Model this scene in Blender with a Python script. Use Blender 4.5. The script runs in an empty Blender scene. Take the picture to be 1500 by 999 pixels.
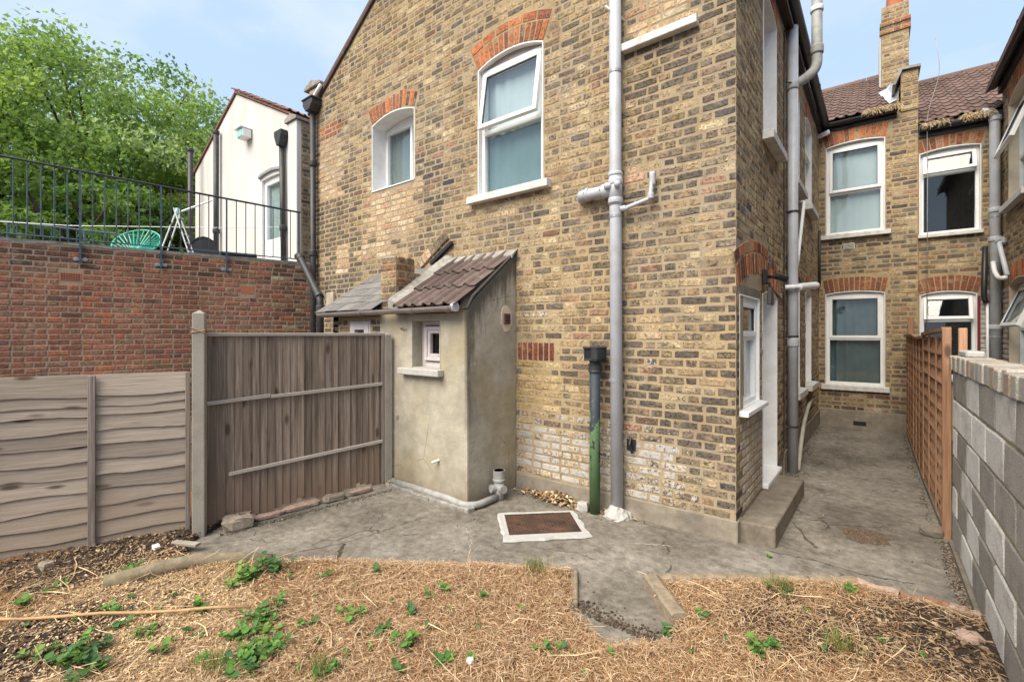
import bpy, math, random
import numpy as np
from mathutils import Vector, Matrix, noise as mnoise

# ------------------------------------------------------------------ camera, sky, sun, exposure
scene = bpy.context.scene
C = scene.collection
R = math.radians
EYE = Vector((0.0, 0.0, 1.66)); YAW = R(38.0); FOC = 675.0 / 1500.0
cam_data = bpy.data.cameras.new('camera')
cam = bpy.data.objects.new('camera', cam_data); C.objects.link(cam)
cam.location = EYE; cam.rotation_euler = (R(90), 0, YAW)
cam_data.sensor_fit = 'HORIZONTAL'; cam_data.sensor_width = 36.0; cam_data.lens = 36.0 * FOC
cam_data.shift_y = -11.5 / 1500.0; cam_data.clip_start = 0.05; cam_data.clip_end = 2000
scene.camera = cam
SUN_EL, SUN_AZ = R(50), R(186)          # azimuth measured from +Y towards +X
sun_dir = Vector((math.sin(SUN_AZ) * math.cos(SUN_EL), math.cos(SUN_AZ) * math.cos(SUN_EL), math.sin(SUN_EL)))
world = bpy.data.worlds.new('World'); scene.world = world; world.use_nodes = True
wt = world.node_tree; wt.nodes.clear()
w_out = wt.nodes.new('ShaderNodeOutputWorld'); w_bg = wt.nodes.new('ShaderNodeBackground')
sky = wt.nodes.new('ShaderNodeTexSky'); sky.sky_type = 'NISHITA'; sky.sun_disc = False
sky.sun_elevation = SUN_EL; sky.sun_rotation = SUN_AZ
sky.air_density = 1.0; sky.dust_density = 1.6; sky.ozone_density = 1.4; sky.altitude = 20
# thin high cloud veil drifting over the whole sky
w_tc = wt.nodes.new('ShaderNodeTexCoord'); w_map = wt.nodes.new('ShaderNodeMapping')
w_map.inputs['Scale'].default_value = (1.0, 1.6, 3.2); w_map.inputs['Rotation'].default_value = (0.1, 0.25, 0.5)
w_no = wt.nodes.new('ShaderNodeTexNoise'); w_no.inputs['Scale'].default_value = 1.7
w_no.inputs['Detail'].default_value = 6; w_no.inputs['Roughness'].default_value = 0.55
w_rmp = wt.nodes.new('ShaderNodeValToRGB')
w_rmp.color_ramp.elements[0].position = 0.46; w_rmp.color_ramp.elements[0].color = (0.0, 0.0, 0.0, 1)
w_rmp.color_ramp.elements[1].position = 0.80; w_rmp.color_ramp.elements[1].color = (0.75, 0.75, 0.75, 1)
w_mix = wt.nodes.new('ShaderNodeMix'); w_mix.data_type = 'RGBA'
w_mix.inputs[7].default_value = (4.3, 4.45, 4.7, 1)
w_veil = wt.nodes.new('ShaderNodeMix'); w_veil.data_type = 'RGBA'; w_veil.inputs[0].default_value = 0.82
w_veil.inputs[7].default_value = (2.65, 3.5, 4.8, 1)
wt.links.new(w_tc.outputs['Generated'], w_map.inputs['Vector']); wt.links.new(w_map.outputs[0], w_no.inputs['Vector'])
wt.links.new(w_no.outputs['Fac'], w_rmp.inputs['Fac']); wt.links.new(w_rmp.outputs['Color'], w_mix.inputs[0])
wt.links.new(sky.outputs['Color'], w_veil.inputs[6]); wt.links.new(w_veil.outputs[2], w_mix.inputs[6]); wt.links.new(w_mix.outputs[2], w_bg.inputs['Color'])
w_bg.inputs['Strength'].default_value = 0.112
wt.links.new(w_bg.outputs[0], w_out.inputs['Surface'])
sun_data = bpy.data.lights.new('sun', 'SUN'); sun = bpy.data.objects.new('sun', sun_data); C.objects.link(sun)
sun_data.energy = 3.3; sun_data.angle = R(50); sun_data.color = (1.0, 0.91, 0.765)
sun.rotation_euler = (-sun_dir).to_track_quat('-Z', 'Y').to_euler(); sun.location = (0, 0, 30)
vs = scene.view_settings; vs.view_transform = 'Standard'; vs.look = 'None'; vs.gamma = 1.0
vs.use_curve_mapping = False; vs.exposure = 1.1
scene.cycles.max_bounces = 6; scene.cycles.transparent_max_bounces = 12

# ------------------------------------------------------------------ helpers: objects
def tag(o, label=None, cat=None, group=None, kind=None):
    if label: o['label'] = label
    if cat: o['category'] = cat
    if group: o['group'] = group
    if kind: o['kind'] = kind
    return o
def thing(name, label, cat, loc=(0, 0, 0), group=None):
    o = bpy.data.objects.new(name, None); C.objects.link(o); o.location = loc; o.empty_display_size = 0.1
    return tag(o, label, cat, group)
WLOC = {}
def wloc(o):
    v = Vector((0, 0, 0))
    while o: v = v + Vector(o.location); o = o.parent
    return v

class Fr:                                # wall frame: u along, d outward, v up
    def __init__(s, o, ex):
        s.o = Vector(o); s.ex = Vector(ex).normalized(); s.ez = Vector((0, 0, 1)); s.n = s.ex.cross(s.ez).normalized()
    def p(s, u, d, v): return s.o + s.ex * u + s.n * d + s.ez * v

class MB:                                # mesh builder
    def __init__(s): s.v = []; s.f = []; s.c = []; s.w = []
    def add(s, vs, fs, col=None, var=None):
        b = len(s.v); s.v += [tuple(p) for p in vs]; s.f += [tuple(i + b for i in f) for f in fs]
        s.c += col if isinstance(col, list) else [col or (1, 1, 1, 0)] * len(vs)
        s.w += var if isinstance(var, list) else [var or (0, 0, 0, 0)] * len(vs)
        return s
    def box(s, fr, u0, u1, d0, d1, v0, v1, **k):
        P = [fr.p(u, d, v) for v in (v0, v1) for (u, d) in ((u0, d1), (u1, d1), (u1, d0), (u0, d0))]
        return s.add(P, [(3, 2, 1, 0), (4, 5, 6, 7), (0, 1, 5, 4), (1, 2, 6, 5), (2, 3, 7, 6), (3, 0, 4, 7)], **k)
    def prism(s, fr, poly, d0, d1, **k):   # poly CCW in (u,v)
        n = len(poly); P = [fr.p(u, d1, v) for u, v in poly] + [fr.p(u, d0, v) for u, v in poly]
        F = [tuple(range(n)), tuple(range(2 * n - 1, n - 1, -1))]
        F += [(i, i + n, (i + 1) % n + n, (i + 1) % n) for i in range(n)]
        return s.add(P, F, **k)
    def obox(s, c, size, m=None, **k):
        c = Vector(c); hx, hy, hz = [x / 2 for x in size]; m = m or Matrix.Identity(3)
        P = [c + m @ Vector((x, y, z)) for z in (-hz, hz) for (x, y) in ((-hx, -hy), (hx, -hy), (hx, hy), (-hx, hy))]
        return s.add(P, [(3, 2, 1, 0), (4, 5, 6, 7), (0, 1, 5, 4), (1, 2, 6, 5), (2, 3, 7, 6), (3, 0, 4, 7)], **k)
    def tube(s, pts, r, n=10, cap=True, **k):
        pts = [Vector(p) for p in pts]; m = len(pts); rs = r if isinstance(r, (list, tuple)) else [r] * m
        P = []; prev = None
        for i, p in enumerate(pts):
            t = (pts[min(i + 1, m - 1)] - pts[max(i - 1, 0)])
            t = t.normalized() if t.length > 1e-9 else Vector((0, 0, 1))
            if prev is None:
                a = Vector((0, 0, 1)) if abs(t.z) < 0.9 else Vector((1, 0, 0)); x = t.cross(a).normalized()
            else:
                x = (prev - t * prev.dot(t)); x = x.normalized() if x.length > 1e-6 else t.orthogonal().normalized()
            prev = x; y = t.cross(x)
            P += [p + (x * math.cos(a) + y * math.sin(a)) * rs[i] for a in [2 * math.pi * j / n for j in range(n)]]
        F = [(i * n + j, i * n + (j + 1) % n, (i + 1) * n + (j + 1) % n, (i + 1) * n + j) for i in range(m - 1) for j in range(n)]
        if cap: F += [tuple(range(n - 1, -1, -1)), tuple((m - 1) * n + j for j in range(n))]
        return s.add(P, F, **k)
    def build(s, name, mat, parent=None, smooth=False, bevel=0, kind=None, seg=1):
        off = wloc(parent) if parent else Vector((0, 0, 0))
        me = bpy.data.meshes.new(name)
        V = np.array(s.v, dtype=np.float64).reshape(-1, 3) - np.array(off)
        me.from_pydata(V.tolist(), [], s.f)
        if any(c != (1, 1, 1, 0) for c in s.c[:4000:7]) or any(w != (0, 0, 0, 0) for w in s.w[:4000:7]):
            a = me.attributes.new('Col', 'FLOAT_COLOR', 'POINT'); a.data.foreach_set('color', np.array(s.c, dtype=np.float32).ravel())
            a = me.attributes.new('Var', 'FLOAT_COLOR', 'POINT'); a.data.foreach_set('color', np.array(s.w, dtype=np.float32).ravel())
        me.materials.append(mat)
        if smooth: me.shade_smooth()
        o = bpy.data.objects.new(name, me); C.objects.link(o)
        if parent: o.parent = parent
        if bevel:
            b = o.modifiers.new('bevel', 'BEVEL'); b.width = bevel; b.segments = seg; b.limit_method = 'ANGLE'; b.angle_limit = R(40)
        if kind: o['kind'] = kind
        return o
def arc_pts(c, r, a0, a1, n, fr):
    return [fr.p(c[0] + r * math.cos(a0 + (a1 - a0) * i / n), c[1], c[2] + r * math.sin(a0 + (a1 - a0) * i / n)) for i in range(n + 1)]
def bend(pts, r=0.06, n=5):              # round the corners of a polyline
    pts = [Vector(p) for p in pts]; out = [pts[0]]
    for i in range(1, len(pts) - 1):
        a, b, c = pts[i - 1], pts[i], pts[i + 1]
        ra = min(r, (a - b).length / 2, (c - b).length / 2)
        p0 = b + (a - b).normalized() * ra; p1 = b + (c - b).normalized() * ra
        out += [p0.lerp(b, t).lerp(b.lerp(p1, t), t) for t in [j / n for j in range(n + 1)]]
    return out + [pts[-1]]

# ------------------------------------------------------------------ helpers: materials
class NM:
    def __init__(s, name):
        s.m = bpy.data.materials.new(name); s.m.use_nodes = True; s.t = s.m.node_tree; s.t.nodes.clear()
        s.out = s.t.nodes.new('ShaderNodeOutputMaterial')
    def set(s, sock, v):
        if hasattr(v, 'links'): s.t.links.new(v, sock)
        elif isinstance(v, (tuple, list)) and len(v) == 3 and sock.type == 'RGBA': sock.default_value = (*v, 1)
        else: sock.default_value = v
    def pos(s): return s.t.nodes.new('ShaderNodeNewGeometry').outputs['Position']
    def attr(s, name):
        n = s.t.nodes.new('ShaderNodeAttribute'); n.attribute_name = name; return n
    def rnd(s): return s.t.nodes.new('ShaderNodeObjectInfo').outputs['Random']
    def vscale(s, vec, sc, add=None):
        n = s.t.nodes.new('ShaderNodeVectorMath'); n.operation = 'MULTIPLY'; s.set(n.inputs[0], vec); n.inputs[1].default_value = sc
        v = n.outputs[0]
        if add is not None:
            a = s.t.nodes.new('ShaderNodeVectorMath'); a.operation = 'ADD'; s.t.links.new(v, a.inputs[0]); s.set(a.inputs[1], add); v = a.outputs[0]
        return v
    def noise(s, scale, detail=4, rough=0.55, vec=None, dist=0.0):
        n = s.t.nodes.new('ShaderNodeTexNoise'); s.set(n.inputs['Vector'], vec if vec is not None else s.pos())
        n.inputs['Scale'].default_value = scale; n.inputs['Detail'].default_value = detail
        n.inputs['Roughness'].default_value = rough; n.inputs['Distortion'].default_value = dist
        return n.outputs['Fac']
    def voro(s, scale, feature='F1', vec=None, rand=1.0):
        n = s.t.nodes.new('ShaderNodeTexVoronoi'); n.feature = feature; s.set(n.inputs['Vector'], vec if vec is not None else s.pos())
        n.inputs['Scale'].default_value = scale; n.inputs['Randomness'].default_value = rand
        return n
    def ramp(s, fac, stops):
        n = s.t.nodes.new('ShaderNodeValToRGB'); e = n.color_ramp.elements
        while len(e) < len(stops): e.new(0.5)
        for i, (p, c) in enumerate(stops):
            e[i].position = p; e[i].color = (c, c, c, 1) if isinstance(c, (int, float)) else (*c, 1)
        s.set(n.inputs['Fac'], fac); return n.outputs['Color']
    def step(s, fac, a, b, lo=0.0, hi=1.0):
        n = s.t.nodes.new('ShaderNodeMapRange'); n.clamp = True; s.set(n.inputs[0], fac)
        n.inputs[1].default_value = min(a, b); n.inputs[2].default_value = max(a, b)
        n.inputs[3].default_value = lo if a < b else hi; n.inputs[4].default_value = hi if a < b else lo
        return n.outputs[0]
    def mix(s, fac, a, b, mode='MIX'):
        n = s.t.nodes.new('ShaderNodeMix'); n.data_type = 'RGBA'; n.blend_type = mode; n.clamp_factor = True
        s.set(n.inputs[0], fac); s.set(n.inputs[6], a); s.set(n.inputs[7], b); return n.outputs[2]
    def math(s, op, a, b=0.0, clamp=False):
        n = s.t.nodes.new('ShaderNodeMath'); n.operation = op; n.use_clamp = clamp; s.set(n.inputs[0], a); s.set(n.inputs[1], b); return n.outputs[0]
    def bump(s, h, strength=0.5, dist=0.01):
        n = s.t.nodes.new('ShaderNodeBump'); s.set(n.inputs['Height'], h); n.inputs['Strength'].default_value = strength
        n.inputs['Distance'].default_value = dist; return n.outputs['Normal']
    def pbr(s, col, rough=0.85, bump=None, metal=0.0, spec=0.3, **kw):
        p = s.t.nodes.new('ShaderNodeBsdfPrincipled'); s.set(p.inputs['Base Color'], col); s.set(p.inputs['Roughness'], rough)
        p.inputs['Metallic'].default_value = metal; p.inputs['Specular IOR Level'].default_value = spec
        if bump is not None: s.t.links.new(bump, p.inputs['Normal'])
        for k, v in kw.items(): s.set(p.inputs[k.replace('_', ' ')], v)
        s.t.links.new(p.outputs[0], s.out.inputs['Surface']); s.p = p; return s.m
    def sep(s, col):
        n = s.t.nodes.new('ShaderNodeSeparateColor'); s.set(n.inputs[0], col); return n.outputs
    def sepxyz(s, v):
        n = s.t.nodes.new('ShaderNodeSeparateXYZ'); s.set(n.inputs[0], v); return n.outputs
M = {}
def m_brick(name, mortar):
    b = NM(name); a = b.attr('Col'); w = b.sep(b.attr('Var').outputs['Color'])
    base = a.outputs['Color']
    n1 = b.noise(34, 5, 0.65); n2 = b.noise(9, 4, 0.6); n3 = b.noise(120, 3, 0.6)
    c = b.mix(1.0, base, b.ramp(n1, [(0.30, 0.55), (0.5, 0.98), (0.70, 1.38)]), 'MULTIPLY')
    # sooty burnt ends: blotches cover more of a brick where soot is high
    soot = b.math('GREATER_THAN', b.math('ADD', b.math('MULTIPLY', n2, 0.75), b.math('MULTIPLY', n1, 0.25)), b.math('SUBTRACT', 0.72, b.math('MULTIPLY', w[0], 0.36)))
    c = b.mix(b.math('MULTIPLY', soot, 0.62), c, b.mix(n3, (0.07, 0.06, 0.052), (0.20, 0.17, 0.14)))
    # pale lime specks and pits
    c = b.mix(b.math('MULTIPLY', b.step(n3, 0.64, 0.72), 0.6), c, (0.56, 0.48, 0.37))
    pit = b.noise(58, 4, 0.7, b.vscale(b.pos(), (1, 1, 1.3), (3.1, 7.7, 1.9)))
    c = b.mix(b.math('MULTIPLY', b.math('GREATER_THAN', b.math('ADD', pit, b.math('MULTIPLY', w[0], 0.10)), 0.62), 0.7), c, (0.06, 0.05, 0.042))
    # worn whitewash
    ws = b.math('GREATER_THAN', b.math('ADD', b.noise(30, 5, 0.7), b.math('MULTIPLY', w[1], 0.42)), 0.76)
    c = b.mix(b.math('MULTIPLY', ws, 0.8), c, b.mix(n1, (0.44, 0.43, 0.41), (0.66, 0.65, 0.63)))
    # mortar smeared over the arrises
    sm = b.math('GREATER_THAN', b.math('ADD', b.math('MULTIPLY', a.outputs['Alpha'], 0.42), b.math('MULTIPLY', b.noise(70, 4, 0.65), 0.8)), 0.66)
    c = b.mix(b.math('MULTIPLY', sm, 0.85), c, mortar)
    # slurry of old pointing washed over whole patches of brick
    sl = b.math('ADD', b.noise(7.5, 5, 0.7, b.vscale(b.pos(), (1, 1, 1.6), (11, 2, 5))), b.math('MULTIPLY', b.noise(0.9, 3), 0.35))
    c = b.mix(b.step(sl, 0.72, 0.84, 0.0, 0.62), c, b.mix(n1, b.mix(1.0, mortar, (0.8, 0.8, 0.8), 'MULTIPLY'), b.mix(1.0, mortar, (1.2, 1.2, 1.2), 'MULTIPLY')))
    # long soot streaks and grime over the wall
    st = b.noise(1.3, 5, 0.6, b.vscale(b.pos(), (1.6, 1.6, 0.45)))
    c = b.mix(b.ramp(st, [(0.42, 0.0), (0.68, 0.55)]), c, b.mix(1.0, c, (0.48, 0.45, 0.42), 'MULTIPLY'))
    c = b.mix(b.ramp(b.noise(0.45, 4, 0.6, b.vscale(b.pos(), (1, 1, 1), (4, 0, 9))), [(0.45, 0.0), (0.65, 0.35)]), c, b.mix(1.0, c, (0.62, 0.58, 0.54), 'MULTIPLY'))
    h = b.math('ADD', b.math('MULTIPLY', n1, 0.6), b.math('MULTIPLY', n3, 0.4))
    return b.pbr(c, 0.92, b.bump(b.math('SUBTRACT', h, b.math('MULTIPLY', b.step(pit, 0.58, 0.66), 0.5)), 1.0, 0.008), spec=0.15)
M['stock'] = m_brick('stock_brick', (0.40, 0.30, 0.175))
M['redbrick'] = m_brick('red_brick', (0.36, 0.25, 0.18))
def m_mortar(name, c0, c1):
    b = NM(name); n1 = b.noise(60, 5, 0.7); n2 = b.noise(3.0, 4, 0.6); n3 = b.noise(11, 4, 0.6)
    c = b.mix(n1, c0, c1); c = b.mix(b.ramp(b.noise(0.8, 4, 0.6), [(0.4, 0.0), (0.65, 0.6)]), c, b.mix(n1, (0.24, 0.21, 0.17), (0.38, 0.34, 0.28))); c = b.mix(b.step(n2, 0.5, 0.7), c, b.mix(1.0, c, (0.72, 0.68, 0.64), 'MULTIPLY'))
    c = b.mix(b.math('MULTIPLY', b.step(n3, 0.58, 0.66), 0.45), c, (0.14, 0.12, 0.10))
    return b.pbr(c, 0.95, b.bump(b.math('ADD', n1, b.noise(220, 2)), 0.8, 0.008), spec=0.1)
M['mortar'] = m_mortar('lime_mortar', (0.31, 0.23, 0.13), (0.49, 0.375, 0.225))
M['mortar_red'] = m_mortar('pink_mortar', (0.29, 0.195, 0.135), (0.44, 0.32, 0.235))
def m_plain(name, col, rough=0.6, var=0.15, sc=12, bumps=0.0, spec=0.3, metal=0.0, dirt=None, dirt_amt=0.0, dirt_sc=6):
    b = NM(name); n = b.noise(sc, 4, 0.6)
    c = b.mix(1.0, col, b.ramp(n, [(0.25, 1 - var), (0.75, 1 + var)]), 'MULTIPLY')
    if dirt: c = b.mix(b.math('MULTIPLY', b.ramp(b.noise(dirt_sc, 6, 0.68), [(0.45, 0.0), (0.68, 1.0)]), dirt_amt), c, dirt)
    return b.pbr(c, rough, b.bump(b.noise(sc * 6, 4), bumps, 0.004) if bumps else None, metal, spec)
M['upvc'] = m_plain('white_upvc', (0.76, 0.76, 0.75), 0.35, 0.03, 5, 0, 0.4, dirt=(0.5, 0.48, 0.44), dirt_amt=0.25)
M['upvc_pink'] = m_plain('grimy_upvc', (0.56, 0.50, 0.50), 0.4, 0.06, 8, 0, 0.4, dirt=(0.36, 0.31, 0.29), dirt_amt=0.5)
M['whitepaint'] = m_plain('white_masonry_paint', (0.72, 0.72, 0.71), 0.75, 0.05, 6, 0.25, 0.2, dirt=(0.45, 0.43, 0.39), dirt_amt=0.35, dirt_sc=5)
M['sill'] = m_plain('painted_stone_sill', (0.62, 0.61, 0.58), 0.8, 0.1, 9, 0.5, 0.2, dirt=(0.28, 0.25, 0.21), dirt_amt=0.65, dirt_sc=9)
M['pvc'] = m_plain('grey_pvc_pipe', (0.44, 0.46, 0.49), 0.42, 0.05, 4, 0, 0.4, dirt=(0.30, 0.28, 0.25), dirt_amt=0.5, dirt_sc=7)
M['pvc_dirty'] = m_plain('dirty_pvc_pipe', (0.33, 0.33, 0.32), 0.6, 0.12, 9, 0.1, 0.3, dirt=(0.2, 0.17, 0.13), dirt_amt=0.7, dirt_sc=14)
M['pvc_white'] = m_plain('white_pvc_pipe', (0.68, 0.68, 0.67), 0.4, 0.05, 6, 0, 0.4, dirt=(0.4, 0.38, 0.34), dirt_amt=0.4)
M['pvc_brown'] = m_plain('weathered_brown_gutter', (0.20, 0.175, 0.165), 0.5, 0.12, 8, 0, 0.35, dirt=(0.34, 0.31, 0.28), dirt_amt=0.5)
M['iron'] = m_plain('black_cast_iron', (0.028, 0.03, 0.034), 0.5, 0.25, 15, 0.2, 0.4, dirt=(0.09, 0.065, 0.05), dirt_amt=0.5)
M['blackpl'] = m_plain('black_plastic', (0.018, 0.018, 0.02), 0.4, 0.15, 10, 0, 0.4)
M['steel'] = m_plain('galvanised_steel', (0.33, 0.34, 0.35), 0.45, 0.15, 30, 0.1, 0.5, 0.5)
M['railblue'] = m_plain('blue_black_rail_paint', (0.045, 0.075, 0.105), 0.45, 0.3, 20, 0.1, 0.4, dirt=(0.10, 0.15, 0.19), dirt_amt=0.5, dirt_sc=20)
M['railblack'] = m_plain('black_rail_paint', (0.02, 0.024, 0.03), 0.45, 0.3, 20, 0.1, 0.4)
M['rustpl'] = m_plain('brown_plastic_vent', (0.115, 0.055, 0.045), 0.55, 0.15, 20, 0, 0.3)
M['terracotta'] = m_plain('terracotta', (0.40, 0.145, 0.075), 0.85, 0.15, 20, 0.3, 0.15, dirt=(0.2, 0.12, 0.09), dirt_amt=0.4)
M['lead'] = m_plain('lead_flashing', (0.27, 0.28, 0.30), 0.55, 0.2, 12, 0.5, 0.4, 0.2, dirt=(0.42, 0.42, 0.42), dirt_amt=0.5)
M['flash'] = m_plain('silver_flashing_tape', (0.48, 0.49, 0.50), 0.45, 0.2, 16, 1.0, 0.5, 0.3)
M['mortar_grey'] = m_plain('grey_mortar', (0.30, 0.28, 0.25), 0.95, 0.3, 20, 0.8, 0.1, dirt=(0.13, 0.12, 0.10), dirt_amt=0.7, dirt_sc=8)
M['green_pl'] = m_plain('turquoise_plastic', (0.02, 0.36, 0.26), 0.4, 0.1, 20, 0, 0.4)
M['mint_pl'] = m_plain('mint_plastic', (0.30, 0.62, 0.55), 0.4, 0.1, 20, 0, 0.4)
M['white_metal'] = m_plain('white_enamel', (0.7, 0.72, 0.72), 0.35, 0.05, 20, 0, 0.4)
M['head_grey'] = m_plain('weathered_head_board', (0.30, 0.265, 0.245), 0.8, 0.15, 12)
M['room_gloom'] = m_plain('painted_room_gloom', (0.035, 0.033, 0.032), 0.9, 0.2, 3)  # near black: darkness of the unlit rooms painted into the colour
M['maroon'] = m_plain('maroon_paint', (0.16, 0.02, 0.025), 0.5, 0.1, 10)
M['cream'] = m_plain('cream_render', (0.56, 0.47, 0.36), 0.85, 0.1, 8, 0.4, 0.15)
M['stone'] = m_plain('broken_stone', (0.26, 0.22, 0.175), 0.95, 0.35, 25, 1.0, 0.1, dirt=(0.36, 0.2, 0.12), dirt_amt=0.3, dirt_sc=15)
M['kerbstone'] = m_plain('worn_kerb', (0.27, 0.215, 0.15), 0.95, 0.3, 22, 0.9, 0.1, dirt=(0.12, 0.11, 0.08), dirt_amt=0.6, dirt_sc=10)
M['pinkstone'] = m_plain('pale_broken_brick', (0.42, 0.30, 0.24), 0.95, 0.25, 30, 0.9, 0.1, dirt=(0.2, 0.15, 0.11), dirt_amt=0.6, dirt_sc=22)
M['whitecement'] = m_plain('white_cement', (0.42, 0.41, 0.385), 0.9, 0.12, 25, 0.9, 0.15, dirt=(0.34, 0.32, 0.28), dirt_amt=0.5, dirt_sc=18)
M['bamboo'] = m_plain('bamboo_cane', (0.44, 0.27, 0.13), 0.6, 0.25, 14, 0.1, 0.3, dirt=(0.2, 0.12, 0.07), dirt_amt=0.5, dirt_sc=30)
M['log'] = m_plain('rotten_log', (0.25, 0.20, 0.135), 0.95, 0.3, 18, 0.9, 0.1, dirt=(0.10, 0.09, 0.05), dirt_amt=0.6, dirt_sc=12)
M['rope'] = m_plain('rope', (0.36, 0.24, 0.13), 0.9, 0.2, 60)
def m_glass(name, tint=(0.9, 0.95, 0.95), refl=1.0):
    b = NM(name); t = b.t
    tr = t.nodes.new('ShaderNodeBsdfTransparent'); tr.inputs[0].default_value = (*tint, 1)
    gl = t.nodes.new('ShaderNodeBsdfGlossy'); gl.inputs['Roughness'].default_value = 0.02
    fr = t.nodes.new('ShaderNodeLayerWeight'); fr.inputs[0].default_value = 0.5
    b.t.links.new(b.bump(b.noise(2.2, 2), 0.06, 0.02), gl.inputs['Normal'])
    mx = t.nodes.new('ShaderNodeMixShader'); b.set(mx.inputs[0], b.math('ADD', 0.055 * refl, b.math('MULTIPLY', b.math('POWER', fr.outputs['Facing'], 3.0), 0.75 * refl), True))
    t.links.new(tr.outputs[0], mx.inputs[1]); t.links.new(gl.outputs[0], mx.inputs[2]); t.links.new(mx.outputs[0], b.out.inputs['Surface'])
    return b.m
M['glass'] = m_glass('window_glass')
def m_frost():
    b = NM('obscured_glass'); n = b.noise(40, 4, 0.6, b.vscale(b.pos(), (1, 1, 0.12)))
    c = b.mix(n, (0.34, 0.42, 0.45), (0.52, 0.60, 0.63))
    return b.pbr(c, 0.22, b.bump(n, 0.4, 0.004), spec=0.6)
M['frost'] = m_frost()
def m_curtain(name, c0, c1):
    b = NM(name); n = b.noise(3.0, 4); c = b.mix(n, c0, c1)
    return b.pbr(c, 0.9, b.bump(b.noise(300, 2), 0.3, 0.002), spec=0.1)
M['net'] = m_curtain('sheer_net', (0.47, 0.49, 0.505), (0.62, 0.635, 0.65))  # sheer net; bluish sky reflection of the panes is put into its tint
M['teal_curtain'] = m_curtain('teal_curtain', (0.14, 0.20, 0.21), (0.24, 0.305, 0.315))
M['blue_curtain'] = m_curtain('blue_grey_curtain', (0.07, 0.09, 0.105), (0.17, 0.205, 0.225))
M['grey_curtain'] = m_curtain('grey_curtain', (0.17, 0.19, 0.185), (0.30, 0.32, 0.31))
def m_wood(name, c0, c1, c2, axis, rough=0.85, foot=None):
    b = NM(name); p = b.pos(); r = b.rnd()
    sc = {'y': (3.0, 1.2, 85), 'z': (34, 34, 1.3), 'x': (1.4, 30, 34)}[axis]
    cmb = b.t.nodes.new('ShaderNodeCombineXYZ')
    for i in range(3): b.set(cmb.inputs[i], b.math('MULTIPLY', r, 37.0 + 11 * i))
    v = b.vscale(p, sc, cmb.outputs[0])
    g = b.noise(1.0, 5, 0.65, v, 0.6); g2 = b.noise(3.5, 3, 0.6, v)
    c = b.ramp(g, [(0.16, c0), (0.5, c1), (0.86, c2)] if axis == 'y' else [(0.28, c0), (0.52, c1), (0.74, c2)])
    c = b.mix(1.0, c, b.ramp(g2, [(0.3, 0.78), (0.65, 1.1)]), 'MULTIPLY')
    c = b.mix(1.0, c, b.ramp(r, [(0.0, 0.74), (1.0, 1.22)]), 'MULTIPLY')
    kn = b.voro(1.0, 'F1', b.vscale(p, {'y': (3, 2.4, 9), 'z': (7, 7, 2.6), 'x': (2.6, 7, 7)}[axis], cmb.outputs[0])).outputs['Distance']
    c = b.mix(b.math('MULTIPLY', b.step(kn, 0.19, 0.09), 0.85), c, (0.07, 0.045, 0.03))
    if foot:                                # algae and damp rise from the soil line
        z = b.sepxyz(p)[2]
        f = b.math('ADD', z, b.math('MULTIPLY', b.noise(3.5, 4), 0.6))
        c = b.mix(b.step(f, 0.85, 0.42, 0.0, 0.75), c, b.mix(g, foot, c1))
    h = b.math('ADD', b.math('MULTIPLY', g, 0.6), b.math('MULTIPLY', g2, 0.5))
    return b.pbr(c, rough, b.bump(h, 0.55, 0.006), spec=0.15)
M['wood_lap'] = m_wood('silvered_pine_lap', (0.20, 0.155, 0.118), (0.355, 0.295, 0.235), (0.48, 0.415, 0.345), 'y', foot=(0.30, 0.195, 0.12))
M['wood_dark'] = m_wood('weathered_featheredge', (0.11, 0.082, 0.062), (0.23, 0.178, 0.135), (0.36, 0.295, 0.235), 'z', foot=(0.23, 0.125, 0.075))
M['wood_rail'] = m_wood('silvered_rail', (0.26, 0.22, 0.185), (0.38, 0.335, 0.285), (0.48, 0.43, 0.38), 'y')
M['wood_post'] = m_wood('silvered_upright', (0.15, 0.12, 0.10), (0.27, 0.225, 0.19), (0.38, 0.33, 0.28), 'z')
M['wood_orange'] = m_wood('orange_lattice', (0.25, 0.125, 0.07), (0.365, 0.20, 0.118), (0.46, 0.29, 0.19), 'z')
M['wood_orange_y'] = m_wood('orange_lap', (0.28, 0.145, 0.08), (0.42, 0.245, 0.15), (0.53, 0.35, 0.235), 'y')
M['fascia'] = m_plain('black_fascia', (0.02, 0.02, 0.022), 0.45, 0.2, 10, 0, 0.4)
def m_concpost():
    b = NM('concrete_post'); n = b.noise(90, 4, 0.7); c = b.mix(n, (0.24, 0.215, 0.18), (0.38, 0.345, 0.295))
    c = b.mix(b.ramp(b.noise(5, 5, 0.6), [(0.45, 0.0), (0.75, 0.5)]), c, (0.17, 0.15, 0.12))
    return b.pbr(c, 0.95, b.bump(n, 0.5, 0.005), spec=0.1)
M['concpost'] = m_concpost()
def m_block():
    b = NM('concrete_block'); a = b.attr('Col').outputs['Color']; n = b.noise(110, 4, 0.75); n2 = b.noise(7, 5, 0.65); v = b.voro(150).outputs['Distance']
    c = b.mix(1.0, a, b.ramp(n, [(0.3, 0.62), (0.7, 1.22)]), 'MULTIPLY')
    c = b.mix(b.math('MULTIPLY', b.step(v, 0.22, 0.12), 0.6), c, (0.09, 0.085, 0.08))
    c = b.mix(b.ramp(n2, [(0.48, 0.0), (0.7, 0.6)]), c, b.mix(1.0, c, (0.55, 0.51, 0.46), 'MULTIPLY'))
    return b.pbr(c, 0.95, b.bump(b.math('ADD', n, v), 0.8, 0.006), spec=0.1)
M['block'] = m_block()
M['mortar_block'] = m_mortar('yellow_grey_mortar', (0.22, 0.18, 0.115), (0.37, 0.315, 0.21))
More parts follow.
